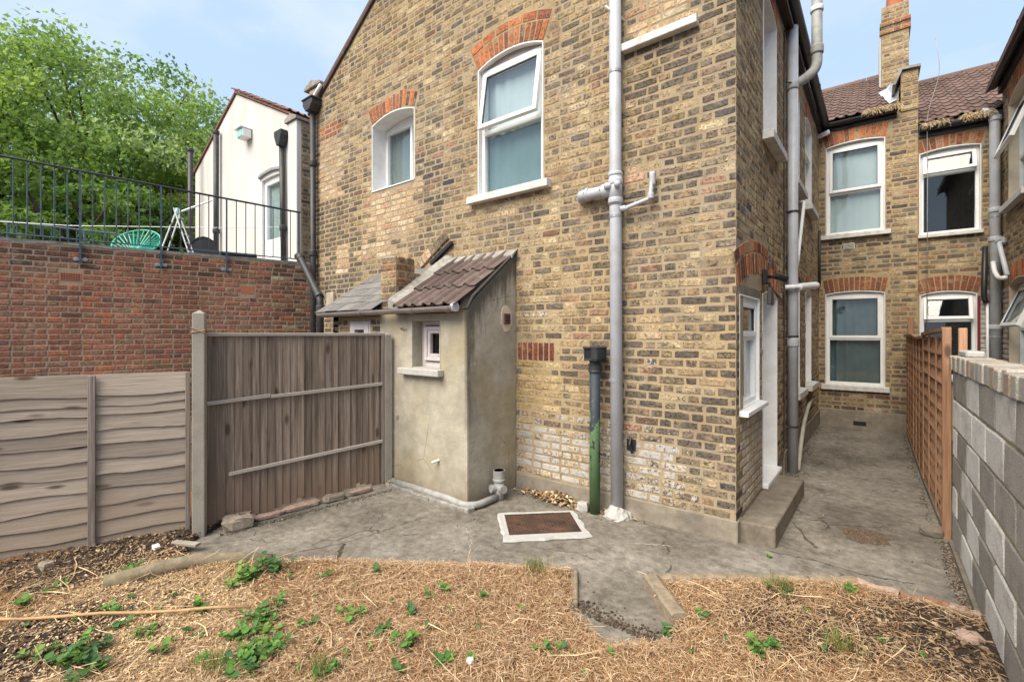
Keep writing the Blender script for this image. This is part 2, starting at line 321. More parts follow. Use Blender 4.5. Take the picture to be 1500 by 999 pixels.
def m_concrete():
    b = NM('yard_concrete'); p = b.pos()
    n1 = b.noise(1.1, 6, 0.62, dist=0.4); n2 = b.noise(14, 5, 0.7); n3 = b.noise(140, 3, 0.7); n4 = b.noise(3.2, 6, 0.7)
    c = b.ramp(n1, [(0.32, (0.125, 0.109, 0.09)), (0.5, (0.20, 0.178, 0.149)), (0.68, (0.275, 0.247, 0.208))])
    c = b.mix(b.ramp(b.noise(0.55, 4, 0.6, b.vscale(p, (1, 1, 1), (2, 8, 0))), [(0.42, 0.0), (0.62, 0.55)]), c, b.mix(1.0, c, (0.62, 0.60, 0.56), 'MULTIPLY'))
    c = b.mix(1.0, c, b.ramp(n2, [(0.32, 0.62), (0.68, 1.36)]), 'MULTIPLY')
    c = b.mix(1.0, c, b.ramp(n3, [(0.3, 0.7), (0.7, 1.3)]), 'MULTIPLY')
    c = b.mix(b.math('MULTIPLY', b.step(n4, 0.57, 0.66), 0.6), c, (0.075, 0.06, 0.046))
    c = b.mix(b.math('MULTIPLY', b.step(b.noise(5, 5, 0.7, b.vscale(p, (1, 1, 1), (7, 3, 0))), 0.655, 0.70), 0.5), c, (0.36, 0.335, 0.29))
    # fine pale splashes and litter specks
    sp = b.voro(26).outputs['Distance']
    c = b.mix(b.math('MULTIPLY', b.step(sp, 0.085, 0.04), 0.75), c, (0.42, 0.40, 0.36))
    # wandering cracks
    wv = b.vscale(p, (1, 1, 1)); ad = b.t.nodes.new('ShaderNodeVectorMath'); ad.operation = 'ADD'
    nz = b.t.nodes.new('ShaderNodeTexNoise'); nz.inputs['Scale'].default_value = 5; b.set(nz.inputs['Vector'], p)
    sc = b.vscale(nz.outputs['Color'], (0.28, 0.28, 0)); b.t.links.new(wv, ad.inputs[0]); b.t.links.new(sc, ad.inputs[1])
    ck = b.voro(0.62, 'DISTANCE_TO_EDGE', ad.outputs[0]).outputs['Distance']
    ckm = b.math('MULTIPLY', b.step(ck, 0.0055, 0.001), b.step(b.noise(1.9, 4), 0.52, 0.60))
    c = b.mix(b.math('MULTIPLY', ckm, 0.65), c, (0.06, 0.048, 0.036))
    # moss towards damp edges
    ms = b.math('MULTIPLY', b.step(b.noise(2.0, 6, 0.7, b.vscale(p, (1, 1, 1), (3, 9, 0))), 0.63, 0.70), b.step(n2, 0.45, 0.6))
    c = b.mix(b.math('MULTIPLY', ms, 0.5), c, (0.10, 0.095, 0.03))
    h = b.math('SUBTRACT', b.math('ADD', b.math('MULTIPLY', n2, 0.6), b.math('MULTIPLY', n3, 0.25)), b.math('MULTIPLY', ckm, 1.0))
    return b.pbr(c, b.ramp(n1, [(0.3, 0.72), (0.7, 0.92)]), b.bump(h, 0.9, 0.014), spec=0.25)
M['concrete'] = m_concrete()
M['stepconc'] = m_plain('step_concrete', (0.20, 0.17, 0.135), 0.9, 0.25, 16, 0.8, 0.2, dirt=(0.095, 0.08, 0.06), dirt_amt=0.65, dirt_sc=5)
M['plinth'] = m_plain('plinth_render', (0.25, 0.215, 0.17), 0.92, 0.2, 14, 0.8, 0.15, dirt=(0.11, 0.10, 0.08), dirt_amt=0.6, dirt_sc=4)
def m_render():
    b = NM('stained_render'); p = b.pos(); z = b.sepxyz(p)
    n1 = b.noise(2.0, 6, 0.62); n2 = b.noise(9, 5, 0.65); n3 = b.noise(90, 3, 0.7)
    c = b.ramp(n1, [(0.3, (0.29, 0.262, 0.205)), (0.5, (0.375, 0.342, 0.272)), (0.7, (0.46, 0.422, 0.342))])
    c = b.mix(1.0, c, b.ramp(n2, [(0.3, 0.84), (0.7, 1.12)]), 'MULTIPLY')
    c = b.mix(1.0, c, b.ramp(n3, [(0.3, 0.92), (0.7, 1.06)]), 'MULTIPLY')
    # ochre algae bands
    c = b.mix(b.ramp(b.noise(1.6, 5, 0.6, b.vscale(p, (1, 1, 0.7), (5, 1, 2))), [(0.5, 0.0), (0.68, 0.55)]), c, (0.30, 0.235, 0.105))
    # black mould and run-off stains below the verge on the exposed flank
    xm = b.step(z[0], -3.09, -3.05)
    rise = b.math('SUBTRACT', z[2], b.math('ADD', 1.87, b.math('MULTIPLY', b.math('SUBTRACT', z[1], 3.185), 0.78)))
    st = b.math('ADD', rise, b.math('MULTIPLY', b.noise(3.4, 6, 0.72, b.vscale(p, (1, 3.0, 0.55))), 1.5))
    fall = b.step(st, 0.42, 0.72, 0.0, 0.9)
    c = b.mix(b.math('MULTIPLY', fall, xm), c, b.mix(n2, (0.05, 0.047, 0.042), (0.13, 0.12, 0.10)))
    c = b.mix(b.math('MULTIPLY', b.math('MULTIPLY', b.step(b.math('ADD', rise, b.math('MULTIPLY', n2, 0.16)), -0.10, 0.06, 0.0, 0.8), xm), 1.0), c, b.mix(n2, (0.045, 0.043, 0.038), (0.12, 0.11, 0.09)))
    yl = b.math('ADD', b.math('MULTIPLY', b.math('SUBTRACT', z[1], 3.19), 3.2), b.math('MULTIPLY', b.noise(3.0, 6, 0.7, b.vscale(p, (1, 2.4, 0.8), (0, 4, 1))), 1.4))
    c = b.mix(b.math('MULTIPLY', b.math('MULTIPLY', b.step(yl, 1.10, 0.80, 0.0, 0.85), xm), b.step(z[2], 0.55, 1.2)), c, (0.09, 0.082, 0.065))
    # round damp spots on the front
    sp = b.voro(4.2, 'F1', b.vscale(p, (1, 0.01, 1), (0.3, 0, 0.2))).outputs['Distance']
    sx = b.math('MULTIPLY', b.step(z[0], -3.80, -3.95), b.step(z[2], 1.25, 1.1))
    c = b.mix(b.math('MULTIPLY', b.math('MULTIPLY', b.step(b.math('ADD', sp, b.math('MULTIPLY', n2, 0.12)), 0.25, 0.21), sx), 0.65), c, (0.115, 0.105, 0.088))
    # damp browner foot
    ft = b.math('ADD', z[2], b.math('MULTIPLY', n1, 0.5))
    c = b.mix(b.step(ft, 0.62, 0.28, 0.0, 0.55), c, (0.20, 0.15, 0.10))
    ck = b.voro(1.3, 'DISTANCE_TO_EDGE', b.vscale(p, (1, 1, 0.8))).outputs['Distance']
    ckm = b.math('MULTIPLY', b.step(ck, 0.006, 0.002), b.step(n1, 0.5, 0.56))
    c = b.mix(b.math('MULTIPLY', ckm, 0.4), c, (0.10, 0.085, 0.065))
    h = b.math('ADD', b.math('ADD', b.math('MULTIPLY', n2, 0.8), b.math('MULTIPLY', n3, 0.12)), b.math('MULTIPLY', b.noise(5, 3, 0.5, b.vscale(p, (1, 1, 2.5))), 0.7))
    return b.pbr(c, 0.92, b.bump(h, 0.55, 0.012), spec=0.15)
M['render'] = m_render()
def m_wrender():
    b = NM('white_render'); p = b.pos(); n = b.noise(1.4, 5, 0.6, b.vscale(p, (1.5, 1.5, 0.5)))
    c = b.ramp(n, [(0.3, (0.50, 0.475, 0.44)), (0.6, (0.60, 0.575, 0.545))])
    c = b.mix(b.ramp(b.noise(2.6, 6, 0.7, b.vscale(p, (2, 2, 0.4))), [(0.56, 0.0), (0.74, 0.45)]), c, (0.33, 0.31, 0.28))
    return b.pbr(c, 0.9, b.bump(b.noise(60, 3), 0.3, 0.006), spec=0.15)
M['wrender'] = m_wrender()
def m_tile(name, c0, c1, lich):
    b = NM(name); n = b.noise(7, 5, 0.65); n2 = b.noise(60, 3, 0.7); r = b.rnd()
    c = b.mix(n, c0, c1); c = b.mix(1.0, c, b.ramp(r, [(0, 0.8), (1, 1.2)]), 'MULTIPLY')
    c = b.mix(1.0, c, b.ramp(n2, [(0.3, 0.75), (0.7, 1.2)]), 'MULTIPLY')
    c = b.mix(b.math('MULTIPLY', b.step(b.noise(11, 5, 0.7), 0.57, 0.66), 0.5), c, lich)
    return b.pbr(c, 0.88, b.bump(n2, 0.4, 0.004), spec=0.2)
M['tile_brown'] = m_tile('brown_concrete_tile', (0.07, 0.05, 0.043), (0.145, 0.105, 0.09), (0.215, 0.18, 0.155))
M['tile_mauve'] = m_tile('mauve_concrete_tile', (0.11, 0.068, 0.055), (0.18, 0.122, 0.102), (0.235, 0.19, 0.165))
M['tile_red'] = m_tile('red_brown_tile', (0.15, 0.07, 0.05), (0.25, 0.13, 0.10), (0.29, 0.19, 0.15))
M['slate'] = m_tile('grey_slate', (0.12, 0.115, 0.11), (0.22, 0.205, 0.19), (0.29, 0.26, 0.22))
def m_manhole():
    b = NM('rusty_cast_cover'); n = b.noise(6, 5, 0.65); n2 = b.noise(60, 4, 0.7)
    c = b.ramp(n, [(0.3, (0.05, 0.036, 0.03)), (0.55, (0.105, 0.062, 0.042)), (0.75, (0.19, 0.095, 0.052))])
    c = b.mix(1.0, c, b.ramp(n2, [(0.3, 0.7), (0.7, 1.25)]), 'MULTIPLY')
    return b.pbr(c, 0.75, b.bump(n2, 0.5, 0.003), 0.25, 0.3)
M['manhole'] = m_manhole()
def m_greenpipe():
    b = NM('peeling_green_pipe'); p = b.pos(); z = b.sepxyz(p)[2]
    n = b.noise(17, 5, 0.6, b.vscale(p, (1, 1, 0.5))); k = b.math('ADD', b.math('ADD', n, b.math('MULTIPLY', b.noise(48, 3, 0.6, b.vscale(p, (1, 1, 0.6))), 0.35)), b.math('MULTIPLY', b.math('SUBTRACT', z, 0.6), -0.34))
    c = b.mix(b.noise(20, 4), (0.016, 0.022, 0.03), (0.04, 0.052, 0.062))
    c = b.mix(b.step(k, 0.625, 0.64), c, b.mix(b.noise(5, 4), (0.06, 0.12, 0.05), (0.13, 0.22, 0.10)))
    c = b.mix(b.step(z, 0.22, 0.0, 0.0, 0.7), c, (0.04, 0.05, 0.03))
    return b.pbr(c, 0.6, b.bump(b.math('ADD', k, b.noise(40, 3)), 0.5, 0.004), spec=0.35)
M['greenpipe'] = m_greenpipe()
def m_bed():
    b = NM('garden_bed'); w = b.sep(b.attr('Col').outputs['Color'])
    n1 = b.noise(4, 5, 0.6); n2 = b.noise(40, 5, 0.7); n3 = b.noise(160, 3, 0.7)
    straw = b.mix(n2, (0.19, 0.105, 0.048), (0.40, 0.235, 0.115)); chip = b.mix(n2, (0.34, 0.215, 0.11), (0.56, 0.41, 0.25))
    soil = b.mix(n2, (0.035, 0.026, 0.02), (0.12, 0.088, 0.065))
    k = b.math('ADD', n1, b.math('MULTIPLY', n2, 0.4))
    c = b.mix(b.step(b.math('ADD', k, w[1]), 0.95, 1.15), straw, chip)
    c = b.mix(b.step(b.math('ADD', k, w[2]), 1.05, 1.2), c, soil)
    c = b.mix(1.0, c, b.ramp(n3, [(0.3, 0.7), (0.7, 1.25)]), 'MULTIPLY')
    return b.pbr(c, 0.95, b.bump(b.math('ADD', n2, b.math('MULTIPLY', n3, 0.5)), 1.0, 0.02), spec=0.1)
M['bed'] = m_bed()
def m_col(name, rough=0.8, trans=0.0, sc=40, spec=0.2):
    b = NM(name); a = b.attr('Col').outputs['Color']; c = b.mix(1.0, a, b.ramp(b.noise(sc, 3), [(0.3, 0.8), (0.7, 1.2)]), 'MULTIPLY')
    if not trans: return b.pbr(c, rough, spec=spec)
    p = b.pbr(c, rough, spec=spec); t = b.t; tl = t.nodes.new('ShaderNodeBsdfTranslucent')
    b.set(tl.inputs[0], b.mix(1.0, c, (1.25, 1.35, 0.6), 'MULTIPLY')); mx = t.nodes.new('ShaderNodeMixShader'); mx.inputs[0].default_value = trans
    t.links.new(b.p.outputs[0], mx.inputs[1]); t.links.new(tl.outputs[0], mx.inputs[2]); t.links.new(mx.outputs[0], b.out.inputs['Surface'])
    return b.m
M['strawmat'] = m_col('dry_straw', 0.75)
M['leafmat'] = m_col('weed_leaf', 0.55, 0.3, 30)
M['treeleaf'] = m_col('tree_leaf', 0.6, 0.45, 3)
M['bark'] = m_plain('grey_bark', (0.10, 0.08, 0.06), 0.95, 0.4, 14, 1.0, 0.1)
M['soil'] = m_plain('soil', (0.10, 0.075, 0.052), 0.97, 0.35, 9, 0.8, 0.1)
M['crackmat'] = m_plain('crack_dirt', (0.06, 0.046, 0.034), 0.97, 0.3, 30)
M['dampmat'] = m_plain('damp_stain', (0.075, 0.06, 0.048), 0.8, 0.2, 30)
M['palemat'] = m_plain('plaster_splash', (0.34, 0.32, 0.28), 0.95, 0.2, 30)
M['redkerb'] = m_plain('worn_red_brick', (0.29, 0.145, 0.095), 0.95, 0.25, 30, 0.9, 0.1, dirt=(0.2, 0.15, 0.11), dirt_amt=0.6, dirt_sc=22)
M['hose'] = m_plain('beige_hose', (0.40, 0.375, 0.315), 0.6, 0.1, 12, 0, 0.3, dirt=(0.25, 0.22, 0.17), dirt_amt=0.5)
M['brokenearth'] = m_plain('broken_slab_earth', (0.135, 0.092, 0.066), 0.97, 0.35, 40, 1.0, 0.1, dirt=(0.06, 0.05, 0.035), dirt_amt=0.7, dirt_sc=20)
# ------------------------------------------------------------------ brickwork
F2 = Vector((-math.sin(YAW), math.cos(YAW))); R2 = Vector((math.cos(YAW), math.sin(YAW)))
def shown(P):                           # rough size in the photograph of a small piece, in pixels squared
    xs = []; ys = []
    for p in P:
        a = p[0] * F2.x + p[1] * F2.y; b = p[0] * R2.x + p[1] * R2.y
        if a < 0.3: return 0.0
        xs.append(750 + 675 * b / a); ys.append(488 - 675 * (p[2] - EYE.z) / a)
    if max(xs) < 0 or min(xs) > 1500 or max(ys) < 0 or min(ys) > 999: return 0.0
    return (max(xs) - min(xs)) * (max(ys) - min(ys))
def brick_item(fr, poly, proud, col, var, rng, inset=0.009, wear=0.0028, back=-0.012):
    cu = sum(p[0] for p in poly) / len(poly); cv = sum(p[1] for p in poly) / len(poly)
    pts = []
    for i, a in enumerate(poly):
        b = poly[(i + 1) % len(poly)]; L = math.hypot(b[0] - a[0], b[1] - a[1])
        k = rng.uniform(0, wear * 1.6)
        pts.append((a[0] + (k if a[0] < cu else -k), a[1] + (k if a[1] < cv else -k) * 0.8))
        for j in range(1, int(L / 0.075) + 1):
            t = j / (int(L / 0.075) + 1)
            pts.append((a[0] + (b[0] - a[0]) * t + rng.uniform(-wear, wear) * 0.6, a[1] + (b[1] - a[1]) * t + rng.uniform(-wear, wear) * 0.8))
    n = len(pts); hu = max(abs(p[0] - cu) for p in pts); hv = max(abs(p[1] - cv) for p in pts)
    iu = 1 - min(0.45, inset / hu); iv = 1 - min(0.45, inset / hv); tu = rng.uniform(-.008, .008) * min(1, 0.1 / hu); tv = rng.uniform(-.02, .02)
    V = [fr.p(u, back, v) for u, v in pts]
    V += [fr.p(u, proud - 0.0035 - rng.uniform(0, 0.002), v) for u, v in pts]
    V += [fr.p(cu + (u - cu) * iu, proud + (u - cu) * tu + (v - cv) * tv, cv + (v - cv) * iv) for u, v in pts]
    F = [(r * n + i, r * n + (i + 1) % n, (r + 1) * n + (i + 1) % n, (r + 1) * n + i) for r in (0, 1) for i in range(n)]
    F.append(tuple(2 * n + i for i in range(n)))
    cc = [(*col, 1.0)] * (2 * n) + [(*col, 0.0)] * n
    return (V, F, cc, [(*var, 1.0)] * (3 * n))
def opening(u0, u1, v0, vs, rise=0.0, rings=(), ext=0.0):
    o = dict(u0=u0, u1=u1, v0=v0, vs=vs, rise=rise, rings=rings, T=sum(rings) + 0.01 * len(rings))
    if rise:
        w = (u1 - u0) / 2 + ext; o['R'] = (w * w + rise * rise) / (2 * rise); o['uc'] = (u0 + u1) / 2; o['vc'] = vs + rise - o['R']; o['am'] = math.asin(min(1, w / o['R']))
    return o
def arc_v(o, u):
    if not o['rise']: return o['vs']
    return o['vc'] + math.sqrt(max(0, o['R'] ** 2 - (u - o['uc']) ** 2))
def lay(fr, u0, u1, v0, v1, ops, tint, rng, top=None, blocked=None, proud=0.003, pitch=0.075, S=0.215, H=0.1025, J=0.0115, wear=0.0042):
    """Flemish-bond bricks clipped to openings; returns brick items"""
    items = []; row = 0; v = v0; g = 0.01
    us = np.arange(u0, u1 + g / 2, g)
    while v + pitch * 0.6 < v1:
        a, b = v + J / 2 + rng.uniform(-.001, .001), v + pitch - J / 2 + rng.uniform(-.001, .001)
        ok = np.ones(len(us), bool)
        for vv in (a, (a + b) / 2, b):
            if top is not None: ok &= vv < np.array([top(x) for x in us]) - 0.005
            for o in ops:
                if o['rise']:
                    du = us - o['uc']; dv = vv - o['vc']; r = np.hypot(du, dv); an = np.abs(np.arctan2(du, dv))
                    ok &= ~((an < o['am'] + 0.004) & (r < o['R'] + o['T']) & (vv > o['v0']) & (r > o['R'] * 0.5) & (vv > o['vs'] - 0.05))
                ok &= ~((us > o['u0'] - 0.003) & (us < o['u1'] + 0.003) & (vv > o['v0']) & (vv < o['vs'] + (o['rise'] if not o['T'] else 0)))
            if blocked is not None: ok &= ~blocked(us, vv)
        u = u0 - (0 if row % 2 == 0 else (S + H + 2 * J) / 2 + 0.03) ; k = 0
        if row % 2: k = 0
        while u < u1 - 0.02:
            L = (S if k % 2 == 0 else H) + rng.uniform(-.006, .006)
            e0, e1 = max(u, u0), min(u + L, u1)
            if e1 - e0 > 0.03:
                i0, i1 = int(round((e0 - u0) / g)), int(round((e1 - u0) / g)); seg = ok[i0:i1 + 1]
                if seg.all(): runs = [(e0, e1)]
                else:
                    runs = []; st = None
                    for i, q in enumerate(list(seg) + [False]):
                        if q and st is None: st = i
                        if not q and st is not None:
                            if (i - 1 - st) * g > 0.035: runs.append((max(e0, e0 + st * g + (0.004 if st else 0)), min(e1, e0 + (i - 1) * g)))
                            st = None
                for (x0, x1) in runs:
                    cu, cv = (x0 + x1) / 2, (a + b) / 2
                    t = tint(cu, cv, rng)
                    if t is None: continue
                    col, var = t; j = rng.uniform(-.0015, .0015)
                    items.append(brick_item(fr, [(x0, a + j), (x1, a - j), (x1, b - j), (x0, b + j)], proud + rng.uniform(-.0025, .003), col, var, rng, wear=wear))
            u += L + J; k += 1
        v += pitch; row += 1
    return items
def voussoirs(fr, o, tint, rng, proud=0.004, step=0.075, ragged=0.0):
    items = []; r0 = o['R'] + 0.004
    for q, th in enumerate(o['rings']):
        n = max(3, int(round(2 * o['am'] * (r0 + th / 2) / (step if th > 0.15 or len(o['rings']) > 1 and q == 0 else step * 2.4))))
        for i in range(n):
            a0 = -o['am'] + 2 * o['am'] * i / n; a1 = -o['am'] + 2 * o['am'] * (i + 1) / n
            e = 0.0045 / r0; b0, b1 = a0 + e, a1 - e; rr0, rr1 = r0, r0 + th
            if ragged: rr0 += rng.uniform(0, ragged); rr1 += rng.uniform(-ragged, ragged * 2)
            P = lambda an, r: (o['uc'] + r * math.sin(an), o['vc'] + r * math.cos(an))
            col, var = tint(o['uc'], o['vs'], rng)
            items.append(brick_item(fr, [P(b0, rr0), P(b1, rr0), P(b1, rr1), P(b0, rr1)], proud + rng.uniform(-.003, .004), col, var, rng, wear=0.002))
        r0 += th + 0.01
    return items
def backing(name, fr, u0, u1, v0, v1, ops, mat, parent, th=0.26, top=None, front=0.0, kind=None):
    mb = MB(); us = sorted({u0, u1, *[x for o in ops for x in (o['u0'], o['u1'])], *([top.peak] if top is not None and u0 < top.peak < u1 else [])})
    us = [x for x in us if u0 <= x <= u1]
    for a, b in zip(us, us[1:]):
        mid = (a + b) / 2; bl = sorted([(o['v0'], o['vs'] + o['rise']) for o in ops if o['u0'] - 1e-6 <= mid <= o['u1'] + 1e-6])
        lo = v0
        for (p, q) in bl:
            if p > lo + 1e-4: mb.box(fr, a, b, front - th, front, lo, min(p, v1))
            lo = max(lo, q)
        if top is not None: mb.prism(fr, [(a, lo), (b, lo), (b, top(b)), (a, top(a))], front - th, front)
        elif lo < v1: mb.box(fr, a, b, front - th, front, lo, v1)
    for o in ops:                        # spandrels between a flat-topped hole and its arch
        if not o['rise']: continue
        n = 10; tp = o['vs'] + o['rise']
        for i in range(n):
            a = o['u0'] + (o['u1'] - o['u0']) * i / n; b = o['u0'] + (o['u1'] - o['u0']) * (i + 1) / n
            if tp - min(arc_v(o, a), arc_v(o, b)) > 1e-4: mb.prism(fr, [(a, arc_v(o, a)), (b, arc_v(o, b)), (b, tp + 1e-4), (a, tp + 1e-4)], front - th, front)
    return mb.build(name, mat, parent, kind=kind)
class Gable:
    def __init__(s, peak, z, slope): s.peak = peak; s.z = z; s.s = slope
    def __call__(s, u): return s.z - s.s * abs(u - s.peak)
def emit_bricks(house, groups, mat, limit=300):
    """groups: [(wall part, items)]: the largest in view stay single bricks under their wall, the rest one mesh"""
    allb = [(shown(it[0]), w, it) for w, items in groups for it in items]
    allb.sort(key=lambda t: -t[0])
    rest = MB()
    for k, (sz, w, it) in enumerate(allb):
        V, F, c, va = it
        if k < limit and sz > 40:
            mb = MB(); mb.add(V, F, c, va); mb.build('brick', mat, w)
        else: rest.add(V, F, c, va)
    if rest.v: rest.build('brickwork', mat, house, kind='stuff')

# ------------------------------------------------------------------ brick colours
def pick(rng, pal, jit=0.14):
    t = rng.random() * sum(w for w, _ in pal)
    for w, c in pal:
        t -= w
        if t <= 0: break
    k = 1 + rng.uniform(-jit, jit); return tuple(min(0.9, x * k * (1 + rng.uniform(-.03, .03))) for x in c)
Y_PAL = [(5, (0.42, 0.315, 0.185)), (4, (0.355, 0.26, 0.15)), (3, (0.47, 0.37, 0.235)), (2.6, (0.26, 0.185, 0.115)), (2.2, (0.225, 0.185, 0.14)), (0.8, (0.34, 0.21, 0.14)), (0.8, (0.16, 0.135, 0.11))]
D_PAL = [(4, (0.13, 0.108, 0.088)), (3, (0.18, 0.145, 0.11)), (2.5, (0.235, 0.18, 0.125)), (1, (0.30, 0.225, 0.14)), (0.8, (0.09, 0.083, 0.08)), (0.6, (0.20, 0.115, 0.085))]
P_PAL = [(3, (0.54, 0.40, 0.26)), (2, (0.50, 0.35, 0.22)), (2, (0.60, 0.47, 0.33)), (1, (0.46, 0.29, 0.19))]
N_PAL = [(3, (0.47, 0.345, 0.17)), (2, (0.52, 0.40, 0.21)), (1, (0.38, 0.27, 0.125))]
O_PAL = [(3, (0.54, 0.18, 0.075)), (3, (0.40, 0.14, 0.072)), (2, (0.28, 0.105, 0.065)), (1, (0.16, 0.07, 0.05)), (1, (0.42, 0.22, 0.12))]
RB_PAL = [(5, (0.335, 0.14, 0.085)), (4, (0.285, 0.12, 0.075)), (1.0, (0.18, 0.095, 0.072)), (2, (0.28, 0.155, 0.095)), (0.7, (0.42, 0.145, 0.075)), (1.5, (0.36, 0.18, 0.11))]
def red_arch(u, v, rng): return pick(rng, O_PAL), (rng.random() * 0.25, 0, rng.random())
def dull_arch(u, v, rng): return pick(rng, [(3, (0.27, 0.105, 0.062)), (2, (0.20, 0.085, 0.06)), (2, (0.32, 0.125, 0.07))]), (rng.random() * 0.25, 0, rng.random())
def gauss(u, v, cu, cv, su, sv): return math.exp(-((u - cu) / su) ** 2 - ((v - cv) / sv) ** 2)
def gable_tint(u, v, rng):
    w = rng.random
    if -1.72 < u < -1.19 and v > 4.28 and v < 5.25: return pick(rng, P_PAL), (w() * .15, 0, w())
    if -7.02 < u < -6.42 + 0.06 * math.sin(9 * v) and 3.75 < v < 4.74: return pick(rng, P_PAL), (w() * .2, 0, w())
    if -7.0 < u < -6.42 and 4.74 < v < 4.96: return pick(rng, O_PAL), (w() * .3, 0, w())
    if abs(u + 6.45) < 0.16 and 2.55 < v < 3.05: return pick(rng, P_PAL), (0.1, 0, w())
    if -5.66 + 0.10 * math.sin(7 * v) < u < -4.66 + 0.08 * math.sin(11 * v) and 3.0 < v < 3.69: return pick(rng, P_PAL), (w() * .15, 0, w())
    if -5.85 + 0.2 * math.sin(4 * v) < u < -4.9 and 2.75 < v < 3.0 and w() < 0.7: return pick(rng, P_PAL), (w() * .15, 0, w())
    if -3.04 < u < -2.55 and 0.82 < v < 1.37: return pick(rng, N_PAL), (0.03, 0, w())
    if -3.35 < u < -2.75 and 2.98 < v < 3.13 and w() < .5: return pick(rng, P_PAL), (0.1, 0.2, w())
    if -1.85 < u < -1.55 and 3.0 < v < 3.25 and w() < .6: return pick(rng, P_PAL), (0.1, 0, w())
    dark = 0.07 + 0.72 * gauss(u, v, -6.75, 3.0, 0.75, 2.2) + 0.35 * gauss(u, v, -4.9, 2.6, 0.8, 0.45) + 0.55 * gauss(u, v, -1.15, 0.85, 0.55, 0.8) + 0.3 * gauss(u, v, -1.5, 1.6, 0.6, 0.5) + 0.25 * gauss(u, v, -1.3, 4.0, 0.5, 1.5)
    dark += 0.85 * (mnoise.noise(Vector((u * 1.0, v * 1.25, 3)))) + 0.3 * gauss(u, v, -3.15, 2.95, 0.5, 0.25) + 0.3 * gauss(u, v, -1.75, 2.0, 0.25, 2.5)
    if u > -0.99: dark += 0.45
    wash = 0.0
    if v < 1.0: wash = (0.95 - 0.5 * (v > 0.88)) * (1 - min(1, max(0, (u + 1.45) / 0.4))) * (0.6 + 0.4 * (v < 0.7))
    if gauss(u, v, -2.75, 1.85, 0.35, 0.22) > 0.45 and w() < 0.35: wash = 0.55
    if gauss(u, v, -1.7, 1.35, 0.25, 0.15) > 0.4 and w() < 0.5: wash = 0.5
    c = pick(rng, D_PAL) if w() < dark else pick(rng, Y_PAL)
    return c, (min(1, w() * 0.75 + 0.5 * dark * (u > -2.5 or u < -6)), wash * (0.55 + 0.6 * w()), w())
def side_tint(u, v, rng):
    w = rng.random
    if v < 1.03 and 0.12 < u < 1.0: return pick(rng, P_PAL), (0.05, 0.55 + 0.3 * w(), w())
    if 0.88 < u < 1.05 and v < 2.0: return pick(rng, P_PAL), (0.1, 0.1, w())
    dark = 0.06 + 0.4 * (u < 0.12) + 0.3 * (v < 0.9) + 0.25 * (v < 0.9 and u > 2.4)
    return (pick(rng, D_PAL) if w() < dark else pick(rng, Y_PAL)), (w() * 0.55, 0, w())
def rear_tint(u, v, rng):
    w = rng.random; dark = 0.25 + 0.45 * (v < 1.0) + 0.2 * math.exp(-((v - 3.0) / 0.4) ** 2)
    return (pick(rng, D_PAL) if w() < dark else pick(rng, Y_PAL)), (w() * 0.6, 0, w())
def red_tint(u, v, rng):
    w = rng.random; c = pick(rng, RB_PAL)
    if v > 2.55 and w() < 0.5: c = pick(rng, [(2, (0.155, 0.085, 0.055)), (1, (0.11, 0.075, 0.055))])
    if v < 1.2 and u > 1.5 and w() < .6: c = (0.19, 0.13, 0.075)
    if u > 3.1 and w() < .35: c = pick(rng, Y_PAL)
    return c, (w() * 0.32, 0, w())

# ------------------------------------------------------------------ windows
def curtain(fr, parent, u0, u1, v0, v1, d, mat, wave=0.012, n=30, name='curtain'):
    mb = MB(); V = []; F = []
    for i in range(n + 1):
        t = i / n; u = u0 + (u1 - u0) * t; dd = d + wave * math.sin(t * n * 1.35 + 0.9 * math.sin(t * 11)) * (0.6 + 0.4 * math.sin(5 * t + 1))
        V += [fr.p(u, dd, v0), fr.p(u, dd * 1.0 + 0.004 * math.sin(7 * t), v1)]
    F = [(2 * i, 2 * i + 2, 2 * i + 3, 2 * i + 1) for i in range(n)]
    V += [p - fr.n * 0.004 for p in V]; k = 2 * (n + 1)
    F += [(2 * i + 1 + k, 2 * i + 3 + k, 2 * i + 2 + k, 2 * i + k) for i in range(n)]
    mb.add(V, F); return mb.build(name, mat, parent, smooth=True)
def sash(fr, parent, u0, u1, v0, v1, d, bar=0.05, th=0.05, tilt=0.0, mat='upvc', glass='glass', name='sash'):
    """a glazed light; tilt>0 swings its foot outward about its head"""
    ca, sa = math.cos(tilt), math.sin(tilt)
    class T:                              # tilted frame about the head
        n = fr.n
        @staticmethod
        def p(u, dd, v):
            h = v1 - v; return fr.p(u, d + h * sa + (dd - d) * ca, v1 - h * ca + (dd - d) * sa)
    mb = MB()
    mb.box(T, u0, u0 + bar, d - th, d, v0, v1); mb.box(T, u1 - bar, u1, d - th, d, v0, v1)
    mb.box(T, u0 + bar, u1 - bar, d - th, d, v0, v0 + bar); mb.box(T, u0 + bar, u1 - bar, d - th, d, v1 - bar, v1)
    s = mb.build(name, M[mat], parent, bevel=0.006, seg=2)
    g = MB(); g.box(T, u0 + bar - .006, u1 - bar + .006, d - th * 0.62, d - th * 0.5, v0 + bar - .006, v1 - bar + .006)
    b = MB()                              # dark glazing bead
    e = 0.007
    for (a0, a1, b0, b1) in ((u0 + bar, u0 + bar + e, v0 + bar, v1 - bar), (u1 - bar - e, u1 - bar, v0 + bar, v1 - bar), (u0 + bar + e, u1 - bar - e, v0 + bar, v0 + bar + e), (u0 + bar + e, u1 - bar - e, v1 - bar - e, v1 - bar)):
        b.box(T, a0, a1, d - th * 0.5, d - 0.012, b0, b1)
    b.build('bead', M['blackpl'], parent)
    g.build('pane', M[glass], parent)
    return s
